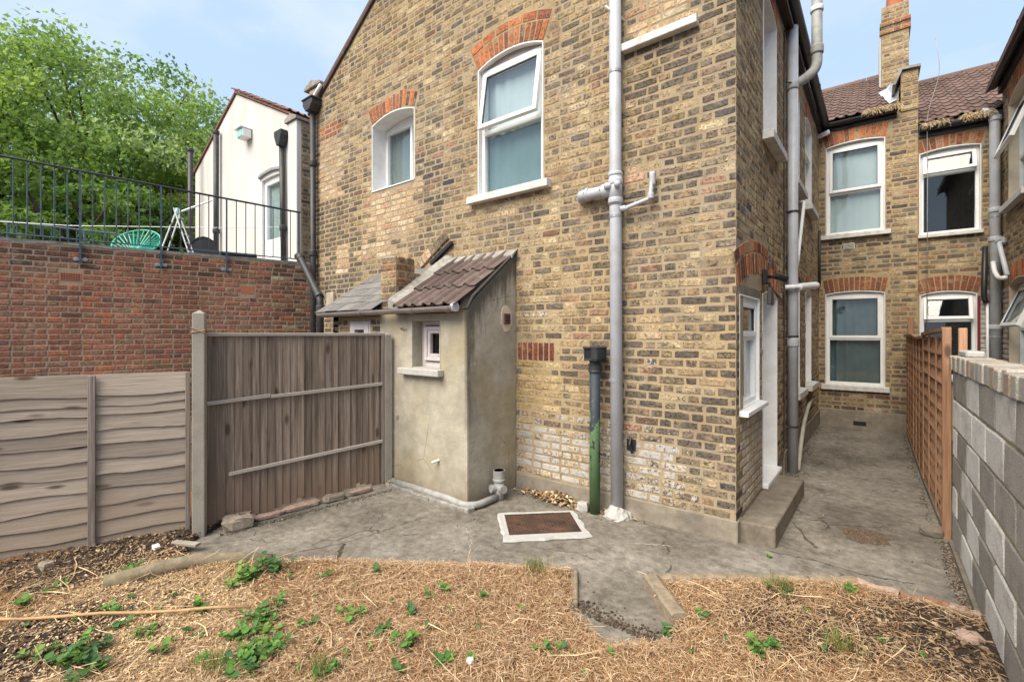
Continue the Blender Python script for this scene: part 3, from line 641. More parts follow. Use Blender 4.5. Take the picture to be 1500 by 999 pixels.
def window(house, fr, o, rev, transom=None, tilt=0.0, split=None, name='window', label=None, curt='net', curt_low=None, sillm='sill', sill=(0.05, 0.075, 0.075), glass_up='glass', glass_low='glass', frame_m='upvc', rev_m='whitepaint', head=0.06, fw=0.05, jamb=True, soffit=True, room=0.5, head_m=None, wave=0.012):
    u0, u1, v0, vs, rise = o['u0'], o['u1'], o['v0'], o['vs'], o['rise']
    w = thing(name, None, None, fr.p((u0 + u1) / 2, 0, v0)); w.parent = house; w.location = Vector(w.location) - wloc(house)
    if label: w['label'] = label
    L = 0.012
    if jamb:                              # painted reveals
        mb = MB(); mb.box(fr, u0 - .002, u0 + L, -rev, 0.004, v0, vs); mb.box(fr, u1 - L, u1 + .002, -rev, 0.004, v0, vs); mb.build('reveal', M[rev_m], w, bevel=0.003)
    if soffit:
        mb = MB(); n = 12 if rise else 1
        for i in range(n):
            a = u0 + (u1 - u0) * i / n; b = u0 + (u1 - u0) * (i + 1) / n
            mb.prism(fr, [(a, arc_v(o, a) - L), (b, arc_v(o, b) - L), (b, arc_v(o, b) + .001), (a, arc_v(o, a) + .001)], -rev, 0.005)
        mb.build('soffit', M[rev_m], w)
    d = -rev + 0.065
    a0, a1 = u0 + L, u1 - L; vt = vs - 0.0
    mb = MB()                             # fixed outer frame with an arched head piece
    mb.box(fr, a0, a0 + fw, d - 0.07, d, v0, vt); mb.box(fr, a1 - fw, a1, d - 0.07, d, v0, vt)
    mb.box(fr, a0 + fw, a1 - fw, d - 0.07, d, v0, v0 + fw); mb.box(fr, a0 + fw, a1 - fw, d - 0.07, d, vt - head, vt)
    if rise:
        n = 10; pts = [(a0 + (a1 - a0) * i / n, arc_v(o, a0 + (a1 - a0) * i / n) - L - .001) for i in range(n + 1)]
        hb_ = MB() if head_m else mb; hb_.prism(fr, [(a0, vt), (a1, vt)] + pts[::-1], d - 0.07, d - 0.01)
        if head_m: hb_.build('head_board', M[head_m], w)
    if transom: mb.box(fr, a0 + fw, a1 - fw, d - 0.069, d - 0.002, transom - fw / 2, transom + fw / 2)
    if split: mb.box(fr, split - fw / 2, split + fw / 2, d - 0.068, d - 0.003, v0 + fw, (transom or vt) - fw / 2)
    mb.build('frame', M[frame_m], w, bevel=0.005, seg=2)
    i0, i1 = a0 + fw - 0.012, a1 - fw + 0.012
    if transom:
        sash(fr, w, i0, i1, transom + 0.008, vt - head + 0.012, d + 0.012, tilt=tilt, glass=glass_up, mat=frame_m)
        lo_top = transom - fw / 2
    else: lo_top = vt - head
    if split:
        g = MB(); g.box(fr, a0 + fw - .004, split - fw / 2 + .004, d - .045, d - .038, v0 + fw - .004, lo_top + .004); g.build('pane', M[glass_low], w)
        g = MB(); g.box(fr, split + fw / 2 - .004, a1 - fw + .004, d - .045, d - .038, v0 + fw - .004, lo_top + .004); g.build('pane', M[glass_low], w)
    else:
        g = MB(); g.box(fr, a0 + fw - .004, a1 - fw + .004, d - .045, d - .038, v0 + fw - .004, lo_top + .004); g.build('pane', M[glass_low], w)
    if sill:
        e, h, pr = sill; mb = MB()
        mb.prism_s = None
        P = [(-rev + 0.06, v0 + 0.012), (pr, v0 - 0.006), (pr, v0 - h), (0.0, v0 - h), (-rev + 0.06, v0 - h)]
        V = [fr.p(u, dd, vv) for u in (u0 - e, u1 + e) for dd, vv in P]; n = len(P)
        # ends only outside the wall face: clip inner part to the opening width
        V = []
        for (ua, ub, pp) in ((u0 - e, u1 + e, [(0.0, v0 + 0.002), (pr, v0 - 0.006), (pr, v0 - h), (0.0, v0 - h)]), (u0, u1, [(-rev + 0.0, v0 + 0.012), (-0.0005, v0 + 0.0025), (-0.0005, v0 - 0.01), (-rev + 0.0, v0 - 0.01)])):
            k = len(pp); VV = [fr.p(ua, dd, vv) for dd, vv in pp] + [fr.p(ub, dd, vv) for dd, vv in pp]
            FF = [tuple(range(k)), tuple(range(2 * k - 1, k - 1, -1))] + [((i + 1) % k, i, i + k, (i + 1) % k + k) for i in range(k)]
            mb.add(VV, FF)
        mb.build('sill', M[sillm], w, bevel=0.006, seg=2)
    mid = transom or vt
    if curt: curtain(fr, w, a0 + 0.02, a1 - 0.02, (mid - 0.02 if transom and curt_low != curt else v0 + 0.02), vt - 0.02, d - 0.085 - wave * .6, M[curt], wave=wave)
    if transom and curt_low and curt_low != curt: curtain(fr, w, a0 + 0.02, a1 - 0.02, v0 + 0.02, mid - 0.02, d - 0.085 - wave * .6, M[curt_low], wave=wave)
    mb = MB(); b = -rev - room            # dark panel behind the window; the room's shade is put into its colour
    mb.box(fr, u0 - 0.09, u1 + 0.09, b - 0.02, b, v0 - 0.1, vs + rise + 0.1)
    mb.build('room_gloom_panel', M['room_gloom'], w)
    return w
# ------------------------------------------------------------------ roof tiles (shared meshes)
def roman_tile(name, w=0.33, L=0.42, h=0.03, th=0.014):
    xs = [0.0, .015, .03, .045, .06, .075, .10, .135, .165, .18, .195, .21, .225, .24, .28, w]
    def prof(x):
        z = 0
        for c in (0.0375, 0.2025):
            if abs(x - c) < 0.04: z = max(z, h * math.cos((x - c) / 0.04 * math.pi / 2))
        return z
    n = len(xs); V = [(x, y, prof(x)) for y in (0, L) for x in xs] + [(x, y, prof(x) - th) for y in (0, L) for x in xs]
    F = [(i, i + 1, n + i + 1, n + i) for i in range(n - 1)] + [(2 * n + i + 1, 2 * n + i, 3 * n + i, 3 * n + i + 1) for i in range(n - 1)]
    F += [(i + 1, i, 2 * n + i, 2 * n + i + 1) for i in range(n - 1)]
    me = bpy.data.meshes.new(name); me.from_pydata(V, [], F); return me
def flat_tile(name, w=0.24, L=0.36, th=0.009):
    V = [(x, y, z) for z in (-th, 0) for x, y in ((0.003, 0.0), (w - .003, 0.004), (w - .003, L), (0.003, L))]
    me = bpy.data.meshes.new(name); me.from_pydata(V, [], [(3, 2, 1, 0), (4, 5, 6, 7), (0, 1, 5, 4), (1, 2, 6, 5), (2, 3, 7, 6), (3, 0, 4, 7)]); return me
def tile_field(roof, mesh, mat, org, ex, up, rows, cols, gauge, cover, drop, rng, keep=None, stagger=0.0, jit=0.004):
    ex = Vector(ex).normalized(); up = Vector(up).normalized(); n = ex.cross(up).normalized()
    base = wloc(roof)
    if not mesh.materials: mesh.materials.append(mat)
    for r in range(rows):
        for c in range(cols):
            if keep and not keep(r, c): continue
            u2 = (up + n * (-drop) + ex * rng.uniform(-.006, .006)).normalized(); n2 = ex.cross(u2).normalized(); e2 = u2.cross(n2)
            p = Vector(org) + ex * (c * cover + (stagger if r % 2 else 0) + rng.uniform(-jit, jit) * .5) + up * (r * gauge + rng.uniform(-jit, jit)) + n * (drop * 0.42 + 0.012 + rng.uniform(0, .004))
            o = bpy.data.objects.new('tile', mesh); C.objects.link(o); o.parent = roof
            m = Matrix((e2, u2, n2)).transposed().to_4x4(); m.translation = p - base; o.matrix_basis = m
ROMAN = roman_tile('roman_tile'); ROMAN_B = roman_tile('roman_tile_small'); ROMAN_C = roman_tile('roman_tile_red'); SLATE = flat_tile('slate_tile')

# ------------------------------------------------------------------ the setting: ground, yard slab, garden bed
mb = MB(); mb.add([(-150, -150, -.06), (150, -150, -.06), (150, 150, -.06), (-150, 150, -.06)], [(0, 1, 2, 3)])
mb.build('ground', M['soil'], kind='structure')
SLAB = [(-4.23, 1.28), (-3.78, 1.16), (-3.42, 1.50), (-3.095, 1.80), (-2.576, 2.12), (-2.177, 2.40), (-1.62, 2.755), (-1.40, 2.36), (-1.1, 2.20), (-0.84, 2.42), (-0.87, 2.68), (-1.115, 2.955), (-0.84, 3.196), (-0.45, 3.47), (-0.096, 3.727), (0.109, 3.70), (0.358, 3.73), (0.62, 3.72), (0.62, 10.3), (-0.9, 10.3), (-4.6, 4.2), (-4.6, 1.9)]
def in_poly(X, Y, poly):
    ins = np.zeros(X.shape, bool); n = len(poly)
    for i in range(n):
        x0, y0 = poly[i]; x1, y1 = poly[(i + 1) % n]
        c = ((y0 > Y) != (y1 > Y)); ins ^= c & (X < (x1 - x0) * (Y - y0) / ((y1 - y0) if y1 != y0 else 1e-9) + x0)
    return ins
def dist_poly(X, Y, poly):
    d = np.full(X.shape, 1e9); n = len(poly)
    for i in range(n):
        x0, y0 = poly[i]; x1, y1 = poly[(i + 1) % n]; dx, dy = x1 - x0, y1 - y0; L = dx * dx + dy * dy + 1e-12
        t = np.clip(((X - x0) * dx + (Y - y0) * dy) / L, 0, 1); d = np.minimum(d, np.hypot(X - x0 - t * dx, Y - y0 - t * dy))
    return d
def vnoise(X, Y, s, seed=0.0):
    return np.array([mnoise.noise(Vector((x * s, y * s, seed))) for x, y in zip(X.ravel(), Y.ravel())]).reshape(X.shape)
def gridmesh(x0, x1, y0, y1, st):
    xs = np.arange(x0, x1 + st / 2, st); ys = np.arange(y0, y1 + st / 2, st); X, Y = np.meshgrid(xs, ys); return X, Y
def grid_build(name, X, Y, Z, mat, mask=None, col=None, kind=None):
    ny, nx = X.shape; me = bpy.data.meshes.new(name)
    idx = np.arange(nx * ny).reshape(ny, nx); q = np.stack([idx[:-1, :-1], idx[:-1, 1:], idx[1:, 1:], idx[1:, :-1]], -1).reshape(-1, 4)
    if mask is not None: q = q[mask.ravel()[q].any(1)]
    used = np.unique(q); mp = -np.ones(nx * ny, int); mp[used] = np.arange(len(used)); q = mp[q]
    me.from_pydata(np.stack([X.ravel(), Y.ravel(), Z.ravel()], -1)[used].tolist(), [], q.tolist())
    if col is not None:
        a = me.attributes.new('Col', 'FLOAT_COLOR', 'POINT'); a.data.foreach_set('color', col.reshape(-1, 4)[used].astype(np.float32).ravel())
    me.materials.append(mat); me.shade_smooth(); o = bpy.data.objects.new(name, me); C.objects.link(o)
    if kind: o['kind'] = kind
    return o
# yard slab: a worn cast surface with a thickness along its garden edge
def tri_fan_poly(name, poly, z, th, mat, kind=None):
    mb = MB(); fr = None; n = len(poly)
    P = [(x, y, z) for x, y in poly] + [(x, y, z - th) for x, y in poly]
    mb.add(P, [tuple(range(n))] + [(i, i + n, (i + 1) % n + n, (i + 1) % n) for i in range(n)])
    return mb.build(name, mat, kind=kind)
rs = random.Random(4)
edge = []
for i in range(len(SLAB)):               # ragged front edge
    a, b = SLAB[i], SLAB[(i + 1) % len(SLAB)]; L = math.hypot(b[0] - a[0], b[1] - a[1]); k = max(1, int(L / 0.07)) if i < 12 else 1
    for j in range(k):
        t = j / k; q = 0.012 if 0 < j and i < 12 else 0
        edge.append((a[0] + (b[0] - a[0]) * t + rs.uniform(-q, q), a[1] + (b[1] - a[1]) * t + rs.uniform(-q, q)))
tri_fan_poly('yard_slab', edge, 0.0, 0.09, M['concrete'], kind='structure')
def crack(pts, w, mat, seed, k=14, z=0.0015):
    r = random.Random(seed); P = [Vector((x, y, z)) for x, y in pts]; L = []
    for a, b in zip(P, P[1:]):
        for j in range(k): L.append(a.lerp(b, j / k) + Vector((r.gauss(0, .007), r.gauss(0, .007), 0)))
    L.append(P[-1]); V = []; n = len(L)
    for i, p in enumerate(L):
        t = (L[min(i + 1, n - 1)] - L[max(i - 1, 0)]).normalized(); nn = Vector((-t.y, t.x, 0)) * w * r.uniform(.25, 1.2) * (1 if 0 < i < n - 1 else .1); V += [p - nn, p + nn]
    mb = MB(); mb.add(V, [(2 * i, 2 * i + 2, 2 * i + 3, 2 * i + 1) for i in range(n - 1)]); mb.build('slab_crack', M[mat], kind='structure')
crack([(-3.62, 1.38), (-3.29, 2.06), (-3.22, 2.5), (-3.19, 2.80)], .0035, 'crackmat', 1)
crack([(-3.29, 2.06), (-3.18, 1.96), (-3.05, 1.84)], .014, 'crackmat', 2, 8)
crack([(-4.18, 1.33), (-3.98, 1.60), (-3.75, 1.72)], .003, 'crackmat', 3)
crack([(-0.62, 3.97), (-0.33, 4.02), (-0.05, 3.98), (0.22, 4.05)], .007, 'crackmat', 4)
crack([(-0.56, 4.75), (-0.42, 4.40), (-0.33, 4.24)], .012, 'dampmat', 5, 6)
crack([(-0.2, 5.6), (0.1, 5.3), (0.4, 5.36)], .003, 'crackmat', 6)
crack([(-2.1, 2.9), (-1.75, 3.05), (-1.3, 3.0)], .0022, 'crackmat', 7)
crack([(-1.55, 3.42), (-1.38, 3.52), (-1.22, 3.60)], .006, 'palemat', 8, 8)
crack([(-2.75, 2.85), (-2.55, 2.75), (-2.45, 2.60)], .004, 'palemat', 9, 8)
crack([(-0.6, 5.9), (0.35, 5.75)], .0025, 'crackmat', 10)
crack([(-0.7, 7.4), (0.4, 7.35)], .003, 'crackmat', 11)
# garden bed: raised dry soil, straw and wood chip, higher than the slab
BEDX, BEDY = gridmesh(-5.4, 0.50, -3.0, 3.95, 0.035)
INB = ~in_poly(BEDX, BEDY, SLAB); DB = dist_poly(BEDX, BEDY, SLAB)
n1 = vnoise(BEDX, BEDY, 1.3, 2.0); n2 = vnoise(BEDX, BEDY, 6.0, 7.0)
bump = 0.055 + 0.03 * n1 + 0.014 * n2 + 0.012 * np.random.RandomState(1).rand(*BEDX.shape)
ZB = np.where(INB, 0.028 + np.minimum(DB / 0.10, 1) * (bump - 0.02), -0.05)
CHIPW = np.exp(-((BEDX + 3.05) / 0.75) ** 2 - ((BEDY - 0.75) / 0.5) ** 2) * 1.1 + 0.5 * np.exp(-((BEDX + 3.9) / 0.3) ** 2 - ((BEDY - 0.95) / 0.2) ** 2)
SOILW = 0.95 * np.exp(-((BEDX + 4.35) / 0.42) ** 2 - ((BEDY - 0.95) / 0.75) ** 2) + 1.0 * np.exp(-((BEDX - 0.36) / 0.42) ** 2 - ((BEDY - 3.3) / 0.42) ** 2) + 0.35 * np.exp(-((BEDX + 0.3) / 0.5) ** 2 - ((BEDY - 3.05) / 0.4) ** 2) + 0.35 * np.exp(-((BEDX + 3.5) / 0.3) ** 2 - ((BEDY - 0.2) / 0.3) ** 2)
SOILW += 0.75 * np.maximum(0, n1 - 0.12) + 0.35 * np.maximum(0, vnoise(BEDX, BEDY, 3.1, 11.0) - .15) + 0.4 * np.exp(-(DB / 0.05) ** 2) * INB
col = np.stack([np.ones_like(ZB), CHIPW, SOILW, np.ones_like(ZB)], -1)
grid_build('garden_bed', BEDX, BEDY, ZB, M['bed'], INB, col, kind='structure')
def bed_z(x, y):
    j = int(round((x + 5.4) / 0.035)); i = int(round((y + 3.0) / 0.035))
    if 0 <= i < ZB.shape[0] and 0 <= j < ZB.shape[1]: return max(0.0, float(ZB[i, j]))
    return 0.0

# ------------------------------------------------------------------ the brick house in front
rng = random.Random(11)
house = thing('brick_house', 'yellow stock brick terraced house with tall gable end, side return and tiled roof', 'house', (-4.0, 3.968, 0))
GF = Fr((0, 3.968, 0), (1, 0, 0))
SX = Vector((0.0129, 0.99992, 0)); SF = Fr((-0.849, 3.968, 0), SX)
BF = Fr((0, 10.1, 0), (1, 0, 0))
top = Gable(-4.05, 7.35, 0.638)
g_big = opening(-3.60, -2.69, 3.235, 4.69, 0.095, (0.20, 0.095))
g_sm = opening(-5.645, -4.72, 3.685, 4.61, 0.085, (0.215,))
gable = backing('gable_wall', GF, -7.25, -0.849, -0.05, 5.3, [g_big, g_sm], M['mortar'], house, top=top)
items_g = lay(GF, -7.25, -0.845, 0.17, 7.35, [g_big, g_sm], gable_tint, rng, top=top,
              blocked=lambda us, v: (us > -3.06) & (us < -2.54) & (v > 1.365) & (v < 1.575))
items_g += voussoirs(GF, g_big, red_arch, rng) + voussoirs(GF, g_sm, red_arch, rng, ragged=0.02)
for i in range(7):                        # soldier course over the infilled opening
    u = -3.02 + i * 0.068; items_g.append(brick_item(GF, [(u, 1.375), (u + .060, 1.372), (u + .060, 1.565), (u, 1.565)], 0.005, pick(rng, [(2, (0.16, 0.05, 0.035)), (1, (0.23, 0.07, 0.04))]), (0.2, 0, rng.random()), rng))
ops_s = dict(kit=opening(0.11, 0.885, 1.03, 1.98), door=opening(1.04, 1.83, 0.16, 2.04, 0.05),
             s2=opening(2.90, 3.62, 0.90, 2.26, 0.10, (0.215,)), s3=opening(4.26, 4.98, 0.88, 2.26, 0.10, (0.215,)),
             u1=opening(1.08, 1.80, 3.62, 4.98, 0.09, (0.215,)), u2=opening(2.80, 3.60, 3.62, 4.90, 0.09, (0.215,)), u3=opening(4.22, 5.02, 3.60, 4.90, 0.09, (0.215,)))
big_arch = opening(0.05, 1.86, 1.9, 2.02, 0.19, (0.19, 0.10)); 
side = backing('side_wall', SF, 0.0, 6.16, -0.05, 5.33, list(ops_s.values()), M['mortar'], house)
def wide_arch(us, v):
    o = big_arch; r = np.hypot(us - o['uc'], v - o['vc']); an = np.abs(np.arctan2(us - o['uc'], v - o['vc']))
    return ((an < o['am']) & (r > o['R'] - 0.02) & (r < o['R'] + o['T'])) | ((us > 0.11) & (us < 0.9) & (v > 1.96) & (v < 2.06)) | ((us > 1.30) & (us < 1.45) & (v > 2.30) & (v < 2.48))
items_s = lay(SF, -0.003, 6.16, 0.17, 5.30, list(ops_s.values()), side_tint, rng, blocked=wide_arch)
items_s += voussoirs(SF, big_arch, red_arch, rng)
for k in ('s2', 's3', 'u1', 'u2', 'u3'): items_s += voussoirs(SF, ops_s[k], red_arch, rng)
r_g = opening(-0.665, 0.175, 0.74, 2.36, 0.04, (0.25,)); r_u = opening(-0.66, 0.175, 3.42, 5.00, 0.05, (0.235,))
rear = backing('rear_wall', BF, -0.78, 0.598, -0.05, 5.36, [r_g, r_u], M['mortar'], house)
items_r = lay(BF, -0.77, 0.598, 0.30, 5.34, [r_g, r_u], rear_tint, rng) + voussoirs(BF, r_g, dull_arch, rng) + voussoirs(BF, r_u, red_arch, rng)
# parapet stub and chimney brickwork
PF = Fr((0, 10.08, 0), (1, 0, 0))
par = MB(); par.box(PF, 0.38, 0.60, -0.62, -0.002, 5.36, 6.02); parapet = par.build('parapet', M['mortar'], house)
items_p = lay(PF, 0.38, 0.60, 5.37, 6.01, [], rear_tint, rng, proud=0.004)
PL = Fr((0.38, 10.70, 0), (0, -1, 0))     # flank of the stub facing the yard
items_p += lay(PL, 0.0, 0.62, 5.70, 6.01, [], rear_tint, rng, proud=0.004)
CF = Fr((0, 12.2, 0), (1, 0, 0))
ch = MB(); ch.box(CF, 0.155, 0.585, -0.95, 0, 5.6, 8.36); ch.box(CF, 0.125, 0.615, -0.98, 0.03, 7.80, 7.88); ch.box(CF, 0.125, 0.615, -0.98, 0.03, 7.96, 8.04)
chim = ch.build('chimney', M['mortar'], house)
items_c = lay(CF, 0.155, 0.585, 6.2, 7.79, [], lambda u, v, r: (pick(r, Y_PAL), (r.random() * .4, 0, r.random())), rng, proud=0.004)
items_c += lay(CF, 0.155, 0.585, 8.05, 8.36, [], lambda u, v, r: (pick(r, Y_PAL), (r.random() * .6, 0, r.random())), rng, proud=0.004)
CF2 = Fr((0, 12.168, 0), (1, 0, 0))
for v in (7.80, 7.96): items_c += lay(CF2, 0.125, 0.615, v, v + .08, [], red_arch, rng, proud=0.004, pitch=0.08)
items_c += lay(Fr((0, 12.19, 0), (1, 0, 0)), 0.14, 0.6, 7.88, 7.96, [], rear_tint, rng, proud=0.004)
emit_bricks(house, [(gable, items_g), (side, items_s), (rear, items_r), (parapet, items_p), (chim, items_c)], M['stock'], 300)
mb = MB(); mb.box(CF, 0.115, 0.150, -0.95, -0.01, 6.0, 7.78); mb.build('cement_fillet', M['whitecement'], chim)
mb = MB(); mb.tube([(0.37, 12.45, 8.34), (0.37, 12.45, 8.42), (0.37, 12.45, 8.75), (0.37, 12.45, 8.76), (0.37, 12.45, 8.82)], [0.16, 0.15, 0.125, 0.15, 0.15], 16); mb.build('chimney_pot', M['terracotta'], chim, smooth=False)
mb = MB()
mb.prism(Fr((0, 10.03, 0), (1, 0, 0)), [(0.27, 5.82), (0.31, 5.82), (0.40, 6.04), (0.63, 6.02), (0.63, 6.06), (0.37, 6.09)], -0.70, 0.0); mb.build('coping', M['mortar_grey'], parapet)
# silver flashing dressed up the stub on the roof side
mb = MB(); V = []; n = 9
for i in range(n + 1):
    t = i / n; y = 10.12 + 1.35 * t; z = 5.45 + 0.577 * (y - 10.1)
    j = rng.uniform(-.015, .015)
    V += [(0.24 - 0.17 * t + j, y, z + 0.10 + rng.uniform(-.012, .012)), (0.34 - .12 * t + j, y, z + 0.13), (0.377 - .10 * t, y, z + 0.34 - .12 * t + rng.uniform(-.03, .03))]
F = [(3 * i + k, 3 * i + k + 1, 3 * i + k + 4, 3 * i + k + 3) for i in range(n) for k in (0, 1)]
mb.add(V, F); mb.build('flashing', M['flash'], parapet)
# plinths
mb = MB(); mb.prism(GF, [(-3.03, -0.05), (-0.835, -0.05), (-0.835, 0.175), (-3.03, 0.155)], 0, 0.02); mb.box(SF, -0.018, 0.13, 0, 0.018, -0.05, 0.17); mb.build('plinth', M['plinth'], house, bevel=0.008, seg=2)
mb = MB(); mb.box(SF, 2.2, 6.14, 0, 0.02, -0.05, 0.27); mb.box(BF, -0.755, 0.598, 0, 0.02, -0.05, 0.30); mb.build('plinth', M['plinth'], house, bevel=0.006)
mb = MB(); mb.box(BF, -0.26, -0.08, 0.021, 0.026, 0.05, 0.12); mb.build('air_brick', M['blackpl'], rear)
# windows
window(house, GF, g_big, 0.115, transom=3.965, tilt=R(9), label='tall white window with its top light tilted open and teal glass below', curt='net', curt_low='teal_curtain', sill=(0.105, 0.085, 0.09), fw=0.05, glass_up='glass', head=0.05, head_m='head_grey')
window(house, GF, g_sm, 0.29, split=-5.06, label='small white window deep in a chipped white reveal', curt='grey_curtain', sillm='whitepaint', sill=(0.0, 0.02, 0.012), fw=0.05)
window(house, SF, ops_s['kit'], 0.09, transom=1.62, label='white side window beside the door', curt='teal_curtain', sillm='upvc', sill=(0.03, 0.045, 0.075), fw=0.05)
for k, tl in (('s2', 0), ('s3', 0), ('u1', 0), ('u2', R(14)), ('u3', R(14))):
    o = ops_s[k]; window(house, SF, o, 0.19, transom=o['v0'] + 0.62 * (o['vs'] - o['v0']), tilt=tl, curt='net', sill=(0.05, 0.09, 0.10))
window(house, BF, r_g, 0.11, transom=1.56, label='white window with blue grey curtains', curt='blue_curtain', curt_low='blue_curtain', sill=(0.06, 0.09, 0.07), wave=0.028)
window(house, BF, r_u, 0.12, transom=4.17, tilt=R(2), curt='net', curt_low='net', sill=(0.08, 0.08, 0.08))
# side door with white reveal
d = thing('door', None, None, SF.p(1.43, 0, 0.16)); d.parent = house; d.location = Vector(d.location) - wloc(house)
mb = MB(); mb.box(SF, 1.038, 1.052, -0.24, 0.004, 0.16, 2.04); mb.box(SF, 1.818, 1.833, -0.24, 0.004, 0.16, 2.04); mb.build('reveal', M['whitepaint'], d)
mb = MB(); o = ops_s['door']
for i in range(8):
    a = 1.04 + .79 * i / 8; b = 1.04 + .79 * (i + 1) / 8
    mb.prism(SF, [(a, arc_v(o, a) - .012), (b, arc_v(o, b) - .012), (b, arc_v(o, b) + .001), (a, arc_v(o, a) + .001)], -0.24, 0.005)
mb.build('soffit', M['whitepaint'], d)
mb = MB(); mb.box(SF, 1.055, 1.815, -0.30, -0.25, 0.16, 2.07); mb.build('leaf', M['upvc'], d)
mb = MB(); mb.box(SF, 1.04, 1.83, -0.24, 0.05, 0.155, 0.20); mb.build('threshold', M['upvc'], d, bevel=0.006)
mb = MB(); mb.tube([SF.p(1.15, -0.25, 1.1), SF.p(1.15, -0.20, 1.1), SF.p(1.26, -0.20, 1.1)], 0.011, 8); mb.build('handle', M['steel'], d)
mb = MB(); mb.box(SF, 0.10, 0.895, -0.085, 0.006, 1.982, 2.06); mb.build('lintel', M['stepconc'], house, bevel=0.004)
mb = MB(); mb.box(SF, 1.31, 1.44, -0.02, 0.004, 2.31, 2.47); ab = mb.build('air_brick', M['mortar_grey'], side)
mb = MB()
for i in range(4): mb.box(SF, 1.325, 1.425, 0.004, 0.0065, 2.325 + .036 * i, 2.345 + .036 * i)
mb.build('painted_slot', M['blackpl'], ab)  # raised black strips; the dark inside the slots is put into their colour
mb = MB(); mb.box(BF, -0.40, -0.24, 0.0, 0.012, 3.14, 3.25); av = mb.build('louvre_vent', M['sill'], rear)
mb = MB()
for i in range(4): mb.box(BF, -0.39, -0.25, 0.0125, 0.018, 3.15 + i * .024, 3.16 + i * .024)
mb.build('slat', M['mortar_grey'], av)
# blocked upper window sill
mb = MB(); mb.box(GF, -1.79, -1.13, 0, 0.075, 4.205, 4.275); mb.build('sill', M['sill'], gable, bevel=0.008, seg=2)
# roof of the wing, fascia, verge and gutters
mb = MB(); e = 0.05
for sgn in (-1, 1):
    xe = top.peak + sgn * (3.2 + 0.12); ze = top(xe) + 0.03; zp = top.z + 0.03
    P = [(top.peak, 3.93, zp), (xe, 3.93, ze), (xe, 12, ze), (top.peak, 12, zp)]; P += [(x, y, z + 0.06) for x, y, z in P]
    mb.add(P, [(0, 1, 2, 3), (7, 6, 5, 4), (0, 4, 5, 1), (1, 5, 6, 2), (2, 6, 7, 3)])
wing_roof = mb.build('wing_roof', M['tile_brown'], house)
mb = MB(); mb.box(SF, 0.02, 6.15, 0.0, 0.05, 5.28, 5.42); mb.build('fascia', M['fascia'], house)
def gutter(pts, r, parent, mat, name='gutter', joints=(), half=True, th=0.006):
    a, b = Vector(pts[0]), Vector(pts[1]); t = (b - a).normalized(); x = t.cross(Vector((0, 0, 1))).normalized(); z = x.cross(t)
    mb = MB(); n = 10; P = []
    for q in (a, b):
        for rr in (r, r - th): P += [q + x * rr * math.cos(math.pi + math.pi * i / n) + z * rr * math.sin(math.pi + math.pi * i / n) for i in range(n + 1)]
    k = n + 1; F = [(i, i + 1, 2 * k + i + 1, 2 * k + i) for i in range(n)] + [(k + i + 1, k + i, 3 * k + i, 3 * k + i + 1) for i in range(n)]
    F += [(0, 2 * k, 3 * k, k), (n, k + n, 3 * k + n, 2 * k + n)] + [(i, k + i, k + i + 1, i + 1) for i in range(n)] + [(2 * k + i, 2 * k + i + 1, 3 * k + i + 1, 3 * k + i) for i in range(n)]
    mb.add(P, F); g = mb.build(name, mat, parent, smooth=False)
    for s in joints:
        c = a.lerp(b, s); j = MB()
        ring = [c + t * w + x * (r + .006) * math.cos(math.pi + math.pi * i / n) + z * (r + .006) * math.sin(math.pi + math.pi * i / n) for w in (-.035, .035) for i in range(n + 1)]
        j.add(ring, [(i, i + 1, k + i + 1, k + i) for i in range(n)]); j.build('joint', mat, g)
    return g
gutter((SF.p(-0.02, 0.115, 5.45), SF.p(6.1, 0.115, 5.40)), 0.062, house, M['fascia'], joints=(0.25, 0.55, 0.72, 0.86))
gutter((BF.p(-0.74, 0.10, 5.40), BF.p(0.33, 0.10, 5.40)), 0.06, house, M['fascia'], joints=(0.4,))
mb = MB(); mb.box(BF, -0.75, 0.33, 0.0, 0.035, 5.29, 5.43); mb.build('fascia', M['fascia'], house)
# verge of the gable: tile edge and undercloak
mb = MB()
for sgn in (-1, 1):
    n = 22
    for i in range(n):
        a = 3.25 * i / n; b = 3.25 * (i + 1) / n - 0.006; j = rng.uniform(-.004, .004)
        pa, pb = top.peak + sgn * a, top.peak + sgn * b
        q = [(pa, top(pa) + .002 + j), (pb, top(pb) + .002 + j), (pb, top(pb) + .05 + j), (pa, top(pa) + .05 + j)]
        mb.prism(GF, q if sgn > 0 else [q[1], q[0], q[3], q[2]], -0.3, 0.035)
mb.build('verge', M['tile_brown'], house)
# kneeler at the left eaves
mb = MB(); mb.prism(GF, [(-7.34, 5.46), (-7.02, 5.46), (-6.98, 5.64), (-7.30, 5.64)], -0.26, 0.045); kn = mb.build('kneeler', M['pinkstone'], house, bevel=0.01)
mb = MB(); mb.prism(GF, [(-7.42, 5.645), (-6.93, 5.645), (-6.93, 5.69), (-7.18, 5.78), (-7.42, 5.70)], -0.30, 0.08); mb.build('cap', M['mortar_grey'], kn, bevel=0.008)
